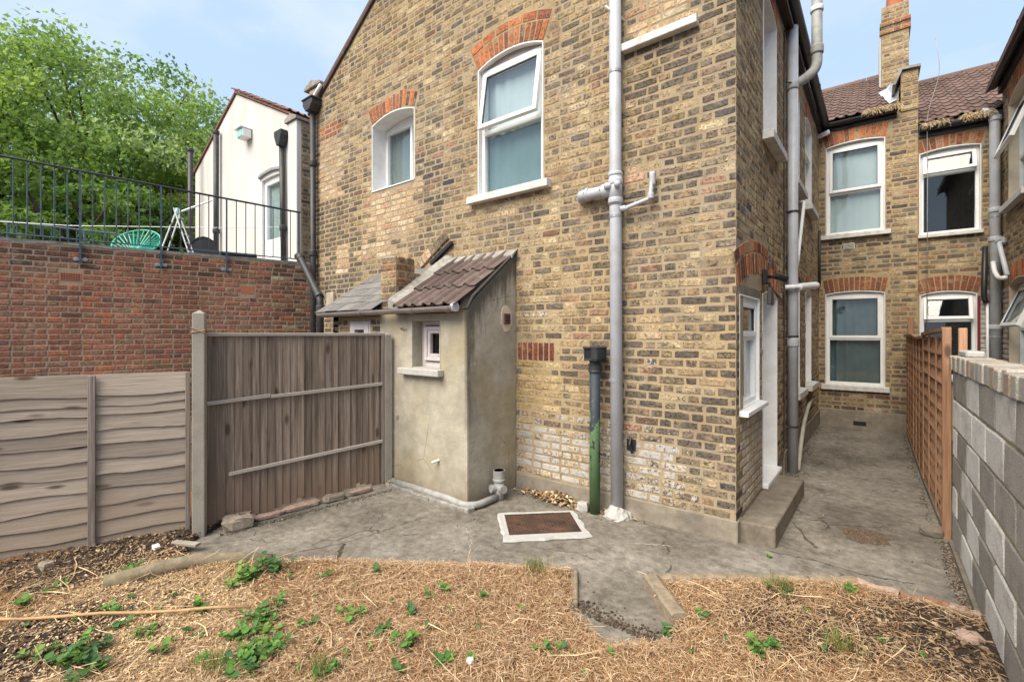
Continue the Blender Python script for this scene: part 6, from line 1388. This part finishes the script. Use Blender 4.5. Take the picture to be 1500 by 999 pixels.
# kerb pieces along the right hand bed
kp = [(-1.13, 2.965), (-0.87, 3.17), (-0.60, 3.37), (-0.33, 3.565), (-0.08, 3.735), (0.135, 3.70), (0.36, 3.72), (0.49, 3.70)]
km = ['kerbstone', 'kerbstone', 'kerbstone', 'kerbstone', 'pinkstone', 'redkerb', 'pinkstone']
kl = ['kerb piece of worn stone at the corner of the raised bed', 'second kerb piece of worn stone along the raised bed', 'third kerb piece of worn stone along the raised bed', 'fourth kerb piece of worn stone beside the green tuft', 'pale kerb piece beside the red brick in the bed edge', 'red brick with holes laid in the bed edge', 'last pale kerb piece beside the block wall']
for i, (a, b) in enumerate(zip(kp, kp[1:])):
    L = math.hypot(b[0] - a[0], b[1] - a[1]); an = math.atan2(b[1] - a[1], b[0] - a[0]); mb = MB()
    n = 6; r = random.Random(40 + i); V = []; f = Fr(((a[0]), a[1], 0), (math.cos(an), math.sin(an), 0))
    for j in range(n + 1):
        u = L * j / n * .985; w = .035 + r.uniform(-.006, .006); z = .072 + r.uniform(-.008, .008)
        V += [f.p(u, w, -.03), f.p(u, w - .004, z - .012), f.p(u, w - .018, z), f.p(u, -w + .018, z), f.p(u, -w + .004, z - .012), f.p(u, -w, -.03)]
    mb.add(V, [(6 * q + k, 6 * q + 6 + k, 6 * q + 7 + k, 6 * q + 1 + k) for q in range(n) for k in range(5)] + [tuple(range(5, -1, -1)), tuple(6 * n + k for k in range(6))])
    o = tag(mb.build('kerb', M[km[i]]), kl[i], 'kerb')
f = Fr((-1.125, 2.945, 0), (0.68, -0.733, 0)); mb = MB(); r = random.Random(77); V = []
for j in range(7):
    u = .42 * j / 6; z = .085 + r.uniform(-.006, .006); V += [f.p(u, -.03, -.03), f.p(u, -.028, z - .01), f.p(u, -.012, z), f.p(u, .05, z), f.p(u, .065, z - .012), f.p(u, .065, -.03)]
mb.add(V, [(6 * q + k, 6 * q + 1 + k, 6 * q + 7 + k, 6 * q + 6 + k) for q in range(6) for k in range(5)] + [tuple(range(6)), tuple(36 + k for k in range(5, -1, -1))]); tag(mb.build('kerb', M['kerbstone']), 'mossy kerb stone along the short edge of the raised bed by the yard notch', 'kerb')
f = Fr((-1.66, 2.77, 0), (0.5, -0.866, 0)); mb = MB(); mb.box(f, 0.0, .42, -.06, -.01, -.05, .040); tag(mb.build('kerb', M['kerbstone'], bevel=.012, seg=2), 'kerb stone half buried in dry grass at the yard notch', 'kerb')
mb = MB(); r = random.Random(5); pts = [(-3.79, .70, .095), (-3.72, .92, .10), (-3.69, 1.15, .085), (-3.55, 1.38, .06), (-3.40, 1.54, .03)]
mb.tube(pts, [.052, .058, .052, .046, .04], 12); mb.v = [(x + r.uniform(-.006, .006), y + r.uniform(-.006, .006), z + r.uniform(-.006, .006)) for x, y, z in mb.v]; tag(mb.build('log', M['log'], smooth=True), 'mossy round log lying at the edge of the wood chips', 'log')
mb = MB(); a, b = Vector((-3.9, 0.06, .125)), Vector((-2.80, 1.155, .10)); mb.tube([a.lerp(b, t / 8) + Vector((0, 0, .006 * math.sin(t * 2))) for t in range(9)], [.0085, .009, .008, .0095, .0085, .009, .008, .0085, .0075], 8); tag(mb.build('bamboo_cane', M['bamboo'], smooth=True), 'long bamboo cane lying across the wood chips', 'cane')
rock('litter', (-4.15, 1.06, .09), (.06, .05, .03), 'whitepaint', 'crumpled white litter on the soil near the overlap fence', 'litter', 31)
rock('litter', (-1.52, 1.62, .09), (.035, .03, .025), 'whitepaint', 'small crumpled white scrap in the straw', 'litter', 32)
# earth-filled break in the slab and gravel along the walls
def crumbs(name, n, fn, mat, label, seed, s0=.004, s1=.014, cat='gravel', pal=((0.10, .075, .05), (0.22, .17, .12), (.30, .26, .21), (.16, .12, .085), (.05, .04, .03))):
    r = random.Random(seed); mb = MB()
    for i in range(n):
        x, y, z = fn(r); s = r.uniform(s0, s1); k = r.uniform(.6, 1.3)
        m = Matrix.Rotation(r.uniform(0, 6.28), 3, 'Z') @ Matrix.Rotation(r.uniform(-.7, .7), 3, 'X')
        V = [m @ Vector((a * s * r.uniform(.6, 1.1), b * s * r.uniform(.6, 1.1), c * s * r.uniform(.3, .6))) + Vector((x, y, z)) for c in (-1, 1) for a, b in ((-1, -1), (1, -1), (1, 1), (-1, 1))]
        base = r.choice(pal)
        mb.add(V, [(3, 2, 1, 0), (4, 5, 6, 7), (0, 1, 5, 4), (1, 2, 6, 5), (2, 3, 7, 6), (3, 0, 4, 7)], col=(*[q * k for q in base], 1))
    tag(mb.build(name, M['strawmat'], kind='stuff'), label, cat); return mb
def g_hole(r):
    a = r.uniform(0, 6.28); q = math.sqrt(r.random()); return (-.04 + .15 * q * math.cos(a), 4.75 + .16 * q * math.sin(a), .003)
crumbs('broken_ground', 300, g_hole, 'soil', 'crumbled earth in the broken patch of the slab', 1, .002, .006, 'earth', ((.12, .08, .055), (.17, .12, .085), (.08, .06, .045)))
r = random.Random(14); mb = MB(); ring = [(-.04 + .17 * math.cos(a) * r.uniform(.8, 1.2), 4.75 + .17 * math.sin(a) * r.uniform(.75, 1.2), .0022) for a in [2 * math.pi * i / 22 for i in range(22)]]; mb.add(ring, [tuple(range(22))]); mb.build('slab_break', M['brokenearth'], kind='structure')
def g_wall(r):
    s = r.random()
    if s < .30: return (.47 - abs(r.gauss(0, .03)), r.uniform(3.8, 5.0), .004)
    if s < .5: t = r.random(); return (-4.24 + .21 * t + abs(r.gauss(0, .035)), 1.5 + 1.6 * t, .005)
    if s < .75: return (-.76 + abs(r.gauss(0, .04)), r.uniform(6.0, 10.0), .004)
    if s < .88: return (.43 - abs(r.gauss(0, .03)), r.uniform(5.1, 9.9), .004)
    return (r.uniform(-2.9, -1.9), 3.93 - abs(r.gauss(0, .06)), .004)
crumbs('grit', 2600, g_wall, 'soil', 'grit and crumbs gathered along the foot of the walls and fences', 2, .002, .006)
def g_notch(r): return (r.uniform(-1.42, -.9), 2.40 + abs(r.gauss(0, .06)), .004)
crumbs('soil_crumbs', 500, g_notch, 'soil', 'dark soil crumbs spilt on the slab at the notch', 3, .002, .008, 'soil', ((.10, .075, .055), (.06, .045, .032), (.14, .105, .075)))
def g_slab(r): return (r.uniform(-4.0, .4), r.uniform(2.0, 7), .002)
crumbs('chippings', 420, g_slab, 'soil', 'scattered chippings on the concrete yard', 4, .002, .006)

# ------------------------------------------------------------------ straw, wood chip, dead leaves
nr = np.random.RandomState(5)
def strands(name, label, n, xr, yr, weight, lens, wid, pal, seed, lift=0.02, kind='stuff', cat='straw'):
    r = np.random.RandomState(seed); xs = r.uniform(*xr, n * 4); ys = r.uniform(*yr, n * 4)
    jx = np.clip(np.round((xs + 5.4) / .035).astype(int), 0, ZB.shape[1] - 1); iy = np.clip(np.round((ys + 3.0) / .035).astype(int), 0, ZB.shape[0] - 1)
    keep = (INB[iy, jx]) & (r.rand(n * 4) < weight(xs, ys, CHIPW[iy, jx], SOILW[iy, jx], DB[iy, jx])); xs, ys = xs[keep][:n], ys[keep][:n]; z = ZB[iy, jx][keep][:n]; n = len(xs)
    a = r.uniform(0, 2 * np.pi, n) + 0.0; L = r.uniform(*lens, n); w = r.uniform(*wid, n); til = r.normal(0.02, .17, n); cv = r.normal(0, .25, n)
    z0 = np.maximum(z, 0) + r.uniform(0.002, lift, n)
    pts = []
    for t in (-.5, -.17, .17, .5):
        aa = a + cv * t * 1.5; px_ = xs + np.cos(aa) * L * t; py_ = ys + np.sin(aa) * L * t; pz_ = z0 + til * L * t + .012 * (1 - (2 * t) ** 2) * r.rand(n)
        sx, sy = -np.sin(aa) * w / 2, np.cos(aa) * w / 2; tz = r.uniform(-1, 1, n) * w * .4
        pts += [np.stack([px_ - sx, py_ - sy, np.maximum(pz_ - tz, .003)], -1), np.stack([px_ + sx, py_ + sy, np.maximum(pz_ + tz, .003)], -1)]
    V = np.stack(pts, 1).reshape(-1, 3); b = np.arange(n)[:, None] * 8
    F = np.concatenate([b + np.array([0, 1, 3, 2]), b + np.array([2, 3, 5, 4]), b + np.array([4, 5, 7, 6])], 0)
    pal = np.array(pal); ci = r.randint(0, len(pal), n); cc = pal[ci] * r.uniform(.7, 1.25, (n, 1)); cc = np.concatenate([cc, np.ones((n, 1))], 1).repeat(8, 0)
    me = bpy.data.meshes.new(name); me.from_pydata(V.tolist(), [], F.tolist()); at = me.attributes.new('Col', 'FLOAT_COLOR', 'POINT'); at.data.foreach_set('color', cc.astype(np.float32).ravel())
    me.materials.append(M['strawmat']); o = bpy.data.objects.new(name, me); C.objects.link(o); return tag(o, label, cat, kind=kind)
STP = [(0.42, .265, .145), (.48, .325, .19), (.35, .205, .105), (.62, .47, .31), (.28, .14, .07), (.52, .35, .20)]
strands('dry_straw', 'matted dry straw and dead grass over the garden bed', 74000, (-4.6, .48), (0.0, 3.95), lambda x, y, c, s, d: np.clip((.30 + .70 * (x > -2.9)) * (1 - .75 * np.clip(c, 0, 1)) * (1 - 1.15 * np.clip(s - .12, 0, 1)), .03, 1), (.02, .11), (.0009, .0022), STP, 3, 0.020)
strands('straw_stems', 'long pale dead stems lying on the straw', 420, (-4.2, .48), (0.2, 3.8), lambda x, y, c, s, d: np.full(len(x), .9), (.16, .42), (.0025, .0045), [(.55, .42, .26), (.47, .33, .18)], 4, .03)
strands('edge_grass', 'dead grass fringe along the edge of the bed', 5200, (-3.9, .48), (1.0, 3.95), lambda x, y, c, s, d: (d < .09) * .9, (.03, .08), (.0012, .0025), STP, 6, .03)
def chips(name, label, n, fn, pal, seed, s=(.006, .02), cat='chips'):
    r = np.random.RandomState(seed); xs = r.uniform(-4.8, .48, n * 8); ys = r.uniform(-.2, 3.9, n * 8)
    jx = np.clip(np.round((xs + 5.4) / .035).astype(int), 0, ZB.shape[1] - 1); iy = np.clip(np.round((ys + 3.0) / .035).astype(int), 0, ZB.shape[0] - 1)
    k = INB[iy, jx] & (r.rand(n * 8) < fn(CHIPW[iy, jx], SOILW[iy, jx])); xs, ys = xs[k][:n], ys[k][:n]; z = np.maximum(ZB[iy, jx][k][:n], 0) + r.uniform(.002, .010, len(xs)); n = len(xs)
    a = r.uniform(0, 6.28, n); L = r.uniform(*s, n); W = L * r.uniform(.3, .7, n); tx = r.normal(0, .3, n); ty = r.normal(0, .3, n)
    V = []
    for (p, q) in ((-1, -1), (1, -1), (1, 1), (-1, 1)):
        dx = np.cos(a) * L * p / 2 - np.sin(a) * W * q / 2; dy = np.sin(a) * L * p / 2 + np.cos(a) * W * q / 2; V.append(np.stack([xs + dx, ys + dy, z + tx * L * p / 2 + ty * W * q / 2], -1))
    V = [*V, *[v - np.array([0, 0, .003]) for v in V]]; V = np.stack(V, 1).reshape(-1, 3); b = np.arange(n)[:, None] * 8
    F = np.concatenate([b + np.array(f) for f in ((0, 1, 2, 3), (0, 4, 5, 1), (1, 5, 6, 2), (2, 6, 7, 3), (3, 7, 4, 0))], 0)
    pal = np.array(pal); cc = pal[r.randint(0, len(pal), n)] * r.uniform(.75, 1.2, (n, 1)); cc = np.concatenate([cc, np.ones((n, 1))], 1).repeat(8, 0)
    me = bpy.data.meshes.new(name); me.from_pydata(V.tolist(), [], F.tolist()); at = me.attributes.new('Col', 'FLOAT_COLOR', 'POINT'); at.data.foreach_set('color', cc.astype(np.float32).ravel())
    me.materials.append(M['strawmat']); o = bpy.data.objects.new(name, me); C.objects.link(o); tag(o, label, cat, kind='stuff')
chips('wood_chips', 'pale sawdust and wood chips spread on the left of the bed', 26000, lambda c, s: np.clip(c, 0, 1) * (1 - .5 * np.clip(s, 0, 1)) + .01, [(.60, .44, .25), (.52, .35, .17), (.66, .52, .34), (.42, .26, .12)], 8, (.004, .014))
chips('bark_litter', 'dark bark and rotten litter on bare soil', 9000, lambda c, s: np.clip(s, 0, 1) * .8 + .02, [(.09, .06, .04), (.16, .10, .06), (.25, .17, .10), (.05, .035, .025), (.34, .25, .16)], 9, (.006, .028), 'litter')
def leaves_at(name, label, cx, cy, sx, sy, n, seed, pal):
    r = random.Random(seed); mb = MB()
    for i in range(n):
        x, y = r.gauss(cx, sx), r.gauss(cy, sy); z = .006 + r.uniform(0, .05) * math.exp(-((x - cx) / sx) ** 2); a = r.uniform(0, 6.28); L = r.uniform(.03, .07); k = r.uniform(.7, 1.2); c = r.choice(pal)
        d_ = Vector((math.cos(a), math.sin(a), r.uniform(-.5, .5))) * L; w = Vector((-math.sin(a), math.cos(a), r.uniform(-.5, .5))) * L * .28; p = Vector((x, min(y, 3.94), z + .01))
        mb.add([p, p + d_ * .45 + w + Vector((0, 0, .008)), p + d_, p + d_ * .45 - w + Vector((0, 0, .012)), p + d_ * .5], [(0, 1, 4), (1, 2, 4), (2, 3, 4), (3, 0, 4)], col=(*[q * k for q in c], 1))
    tag(mb.build(name, M['strawmat'], kind='stuff'), label, 'leaves')
leaves_at('dead_leaves', 'heap of dead leaves against the plinth behind the manhole', -2.45, 3.86, .20, .055, 260, 5, [(.46, .33, .18), (.34, .21, .10), (.55, .44, .28), (.22, .13, .07)])
leaves_at('dead_leaves', 'few dead leaves at the outhouse corner by the slim post', -4.12, 3.17, .03, .03, 24, 6, [(.5, .33, .15), (.38, .22, .1)])

# ------------------------------------------------------------------ weeds
def leaf_mesh(name, pal):
    V = []; F = []; rows = [(0.0, .05), (.18, .34), (.4, .46), (.65, .36), (.85, .17), (1.0, .01)]
    for (t, w) in rows: V += [(t, -w, .10 * w - .14 * t * t), (t, 0, -.14 * t * t - .03), (t, w, .10 * w - .14 * t * t)]
    for i in range(len(rows) - 1): F += [(3 * i, 3 * i + 3, 3 * i + 4, 3 * i + 1), (3 * i + 1, 3 * i + 4, 3 * i + 5, 3 * i + 2)]
    me = bpy.data.meshes.new(name); me.from_pydata(V, [], F); a = me.attributes.new('Col', 'FLOAT_COLOR', 'POINT')
    a.data.foreach_set('color', np.array([(*pal, 1) if i % 3 != 1 else (pal[0] * 1.25, pal[1] * 1.2, pal[2] * 1.2, 1) for i in range(len(V))], dtype=np.float32).ravel()); me.materials.append(M['leafmat']); me.shade_smooth(); return me
LEAF = [leaf_mesh('leaf', p) for p in ((.095, .205, .042), (.07, .155, .042), (.125, .245, .05), (.06, .13, .05), (.15, .26, .055))]
def weed(x, y, size, nl, seed, label, group, leaf=.045, upright=.5):
    r = random.Random(seed); z = bed_z(x, y) if not in_poly(np.array([x]), np.array([y]), SLAB)[0] else 0.0
    t = thing('weed', label, 'plant', (x, y, z), group); sm = MB(); pal = [r.randrange(5) for _ in range(3)]
    for s_ in range(max(1, nl // 5)):
        a = r.uniform(0, 6.28); rr_ = size * math.sqrt(r.random()) * .55; b0 = Vector((x + math.cos(a) * rr_, y + math.sin(a) * rr_, z)); tip = b0 + Vector((r.uniform(-.3, .3) * size, r.uniform(-.3, .3) * size, size * upright * r.uniform(.4, 1.1)))
        sm.tube([b0 - Vector((0, 0, .01)), (b0 + tip) / 2 + Vector((0, 0, .005)), tip], .0022, 5, col=(.12, .17, .05, 1))
        for k in range(5):
            q = b0.lerp(tip, .25 + .75 * k / 4); an = k * 2.2 + r.uniform(-.4, .4); L = leaf * r.uniform(.65, 1.3)
            o = bpy.data.objects.new('leaf', LEAF[r.choice(pal)]); C.objects.link(o); o.parent = t
            m = Matrix.Translation(q - Vector((x, y, z))) @ Matrix.Rotation(an, 4, 'Z') @ Matrix.Rotation(-r.uniform(-.1, .75), 4, 'Y') @ Matrix.Rotation(r.uniform(-.35, .35), 4, 'X') @ Matrix.Diagonal((L, L * r.uniform(.75, 1.05), L, 1)); o.matrix_basis = m
    sm.build('stem', M['leafmat'], t)
def gp(px_, py2, z=.06):                  # ground point under a place read off the photograph
    u = (px_ - 750) / 675; t = (EYE.z - z) / ((py2 - 488) / 675); return t * (F2.x + u * R2.x), t * (F2.y + u * R2.y)
BIG = [(395, 838, .17, 55), (365, 848, .14, 30), (345, 858, .12, 20), (385, 905, .14, 45), (350, 942, .13, 40), (398, 930, .10, 20), (375, 965, .14, 45), (402, 965, .12, 35), (355, 985, .14, 35), (112, 972, .16, 45), (195, 843, .13, 35), (130, 988, .12, 30)]
BIGL = ['tallest bushy green weed at the edge of the yard slab', 'bushy green weed clump beside the tallest weed by the slab edge', 'low green weed clump next to the log end in the wood chips', 'green weed clump growing over the tip of the bamboo cane', 'leafy weed clump just past the tip of the bamboo cane', 'dark green weed clump in the straw beyond the cane tip', 'spreading leafy weed in the straw and wood chip margin', 'round leafy weed in the straw beside the spreading weed', 'leafy weed among fine grass beside the wood chips', 'broad dark green weed under the bamboo cane', 'bushy green weed on the bare soil beside the log', 'leafy weed beside the broad dark weed under the cane']
for i, (a, b, s, n) in enumerate(BIG):
    x, y = gp(a, b); weed(x, y, s, int(n * 1.4), 100 + i, BIGL[i], 'bushy weed clumps', .038)
MID = [(75, 865, .09, 15), (165, 905, .09, 15), (150, 950, .08, 12), (205, 935, .08, 12), (290, 900, .08, 15), (282, 928, .06, 10), (410, 885, .07, 10), (482, 842, .08, 15), (518, 905, .09, 20), (512, 915, .07, 10), (602, 900, .08, 18), (640, 870, .08, 15), (632, 878, .06, 10), (558, 935, .08, 15), (595, 952, .08, 18), (575, 945, .07, 10), (555, 843, .07, 10), (655, 975, .08, 18), (445, 920, .06, 10), (30, 890, .08, 12), (175, 925, .07, 10), (980, 915, .06, 8), (1030, 908, .06, 10), (1110, 965, .10, 20), (1125, 958, .08, 12), (710, 878, .06, 10), (815, 960, .06, 10), (300, 968, .07, 10), (222, 965, .07, 10), (60, 970, .08, 12), (1245, 868, .06, 12), (1140, 870, .08, 10), (480, 990, .07, 12), (590, 985, .06, 10), (690, 965, .05, 6), (275, 812, .05, 8)]
MIDL = {(75, 865): 'small weed on the bare soil along the overlap fence', (980, 915): 'small round-leaved weed at the foot of the mossy kerb in the notch', (1030, 908): 'small weed on the raised bed beside the mossy kerb', (1110, 965): 'ferny green weed in the middle of the raised bed', (1125, 958): 'smaller weed touching the ferny weed in the raised bed', (1245, 868): 'bright green weed behind the pale kerb piece', (1140, 870): 'low weed at the grass tuft behind the kerb', (275, 812): 'tiny weed at the slab corner by the concrete post', (482, 842): 'small weed at the straw edge along the slab crack', (555, 843): 'pale small weed at the straw edge facing the outhouse', (410, 885): 'small weed between the bamboo tip and the slab edge', (290, 900): 'small weed just behind the bamboo cane on wood chips'}
for i, (a, b, s, n) in enumerate(MID):
    x, y = gp(a, b); weed(x, y, s * 1.15, int(n * 1.3), 200 + i, MIDL.get((a, b), 'small green weed sprouting through the dry straw'), 'small weed sprouts', .036)
SML = [(230, 900), (255, 880), (330, 900), (420, 850), (465, 880), (540, 960), (620, 930), (665, 900), (700, 930), (760, 900), (780, 960), (850, 985), (900, 960), (940, 930), (1010, 960), (1060, 940), (1180, 900), (1200, 960), (1290, 940), (1350, 960), (520, 860), (570, 890), (460, 950), (500, 970), (435, 985), (320, 930), (250, 940), (190, 885), (110, 920), (30, 930)]
for i, (a, b) in enumerate(SML):
    x, y = gp(a, b); weed(x, y, .045, 5, 300 + i, 'tiny green seedling in the dry straw', 'tiny seedlings', .024)
for i, (x, y, lb) in enumerate(((-.60, 3.86, 'low green weed in the joint at the foot of the door step'), (-2.10, 3.86, 'small green weed at the foot of the vent pipe'))):
    weed(x, y, .05, 10, 400 + i, lb, None, .022)
def grass_tuft(x, y, n, h, seed, label, pal):
    r = random.Random(seed); mb = MB(); z = bed_z(x, y)
    for i in range(n):
        a = r.uniform(0, 6.28); b = Vector((x + r.gauss(0, .04), y + r.gauss(0, .04), z)); L = h * r.uniform(.5, 1.1); o = Vector((math.cos(a), math.sin(a), 0)) * L * r.uniform(.1, .7); w = Vector((-math.sin(a), math.cos(a), 0)) * .0018
        m_, t_ = b + o * .4 + Vector((0, 0, L * .6)), b + o + Vector((0, 0, L * .85)); c = r.choice(pal); k = r.uniform(.8, 1.2)
        mb.add([b - w, b + w, m_ + w * .8, m_ - w * .8, t_], [(0, 1, 2, 3), (3, 2, 4)], col=(*[q * k for q in c], 1))
    tag(mb.build('grass_tuft', M['leafmat']), label, 'grass')
gp_ = [(.11, .17, .04), (.16, .2, .06), (.3, .25, .11)]
for i, (a, b, lb) in enumerate(((1142, 868, 'green grass tuft behind the kerb of the raised bed'), (785, 838, 'thin grass tuft at the corner of the straw by the notch'), (470, 990, 'fine grass tuft among the broadleaf weeds'), (310, 980, 'grass tuft beside the bamboo cane end'), (1230, 955, 'ragged grass tuft in the dark soil by the block wall'))):
    x, y = gp(a, b); grass_tuft(x, y, 120, .10, 50 + i, lb, gp_)

# ------------------------------------------------------------------ trees beyond the terrace
def tree(loc, label, H, crown, seed, pal, nclump, nleaf, ls=.17, wind=.25):
    r = random.Random(seed); nrr = np.random.RandomState(seed); t = thing('tree', label, 'tree', loc); L = Vector(loc)
    (cx, cy, cz), (rx, ry, rz) = crown; cc = Vector((cx, cy, cz)); mb = MB()
    fork = L + Vector((r.uniform(-.3, .3), r.uniform(-.3, .3), cz - rz * .75)); mb.tube([L - Vector((0, 0, .2)), L.lerp(fork, .5) + Vector((.1, .05, 0)), fork], [.34, .27, .22], 10)
    clumps = []
    for i in range(nclump):
        a = r.uniform(0, 6.28); q = r.random() ** .28; ph = math.acos(r.uniform(-.8, 1)); p = cc + Vector((rx * q * math.sin(ph) * math.cos(a), ry * q * math.sin(ph) * math.sin(a), rz * q * math.cos(ph)))
        clumps.append((p, r.uniform(.4, 1.0) * min(rx, rz) * .20))
    for p, s in clumps[:70]:
        m_ = fork.lerp(p, .5) + Vector((r.uniform(-.5, .5), r.uniform(-.5, .5), r.uniform(0, .6))); mb.tube([fork + Vector((r.uniform(-.1, .1), r.uniform(-.1, .1), r.uniform(-.4, .2))), m_, p], [.11, .06, .018], 6, cap=False)
    mb.build('trunk', M['bark'], t)
    per = nleaf // nclump; P = []; Cc = []
    pal = np.array(pal)
    for p, s in clumps:
        k = max(8, int(per * (s / (min(rx, rz) * .145)) ** 1.6)); g = nrr.normal(0, 1, (k, 3)); g /= np.linalg.norm(g, axis=1, keepdims=True); g *= (nrr.rand(k, 1) ** .5) * np.array([s * 1.35, s * 1.35, s * .8]); P.append(np.array(p) + g); base = pal[nrr.randint(0, len(pal))]; Cc.append(base * nrr.uniform(.7, 1.3, (k, 1)))
    P = np.concatenate(P) - np.array(L); Cc = np.concatenate(Cc); n = len(P)
    d = nrr.normal(0, 1, (n, 3)) + np.array([wind * 2.2, wind, -.5]); d /= np.linalg.norm(d, axis=1, keepdims=True)
    w = np.cross(d, nrr.normal(0, 1, (n, 3)) + np.array([0, 0, .3])); w /= np.linalg.norm(w, axis=1, keepdims=True); nn = np.cross(d, w); S = nrr.uniform(.6, 1.25, (n, 1)) * ls
    V = np.stack([P, P + d * S * .5 + w * S * .30 + nn * S * .06, P + d * S, P + d * S * .5 - w * S * .30 + nn * S * .06], 1).reshape(-1, 3)
    b = np.arange(n)[:, None] * 4; F = b + np.array([0, 1, 2, 3]); me = bpy.data.meshes.new('crown'); me.from_pydata(V.tolist(), [], F.tolist())
    at = me.attributes.new('Col', 'FLOAT_COLOR', 'POINT'); at.data.foreach_set('color', np.concatenate([Cc, np.ones((n, 1))], 1).repeat(4, 0).astype(np.float32).ravel())
    me.materials.append(M['treeleaf']); o = bpy.data.objects.new('crown', me); C.objects.link(o); o.parent = t
T1 = [(.24, .34, .11), (.28, .38, .145), (.19, .29, .085), (.34, .42, .21), (.15, .24, .07)]
tree((-22.4, 4.2, 0), 'big broadleaf tree with wind-blown pale green crown beyond the terrace', 12, ((-22.9, 4.1, 7.7), (5.9, 5.0, 4.1)), 1, T1, 360, 56000, .165)
tree((-20.2, 7.2, 0), 'yellow green tree leaning towards the white house roof', 9, ((-20.2, 6.8, 6.0), (3.0, 2.4, 2.8)), 2, [(.27, .35, .075), (.24, .33, .07), (.32, .38, .10), (.19, .27, .06)], 150, 22000, .155)
tree((-19.4, 0.0, 0), 'bushy tree rising behind the left end of the railing', 9, ((-19.8, 0.2, 6.0), (4.0, 3.2, 3.7)), 3, [(.24, .34, .09), (.27, .36, .11), (.19, .29, .075)], 180, 25000, .15)
tree((-17.8, 3.4, 0), 'low dense tree filling in behind the far railing', 6, ((-17.4, 3.2, 4.0), (3.8, 3.0, 1.8)), 4, [(.10, .18, .045), (.14, .22, .06)], 90, 15000, .14)
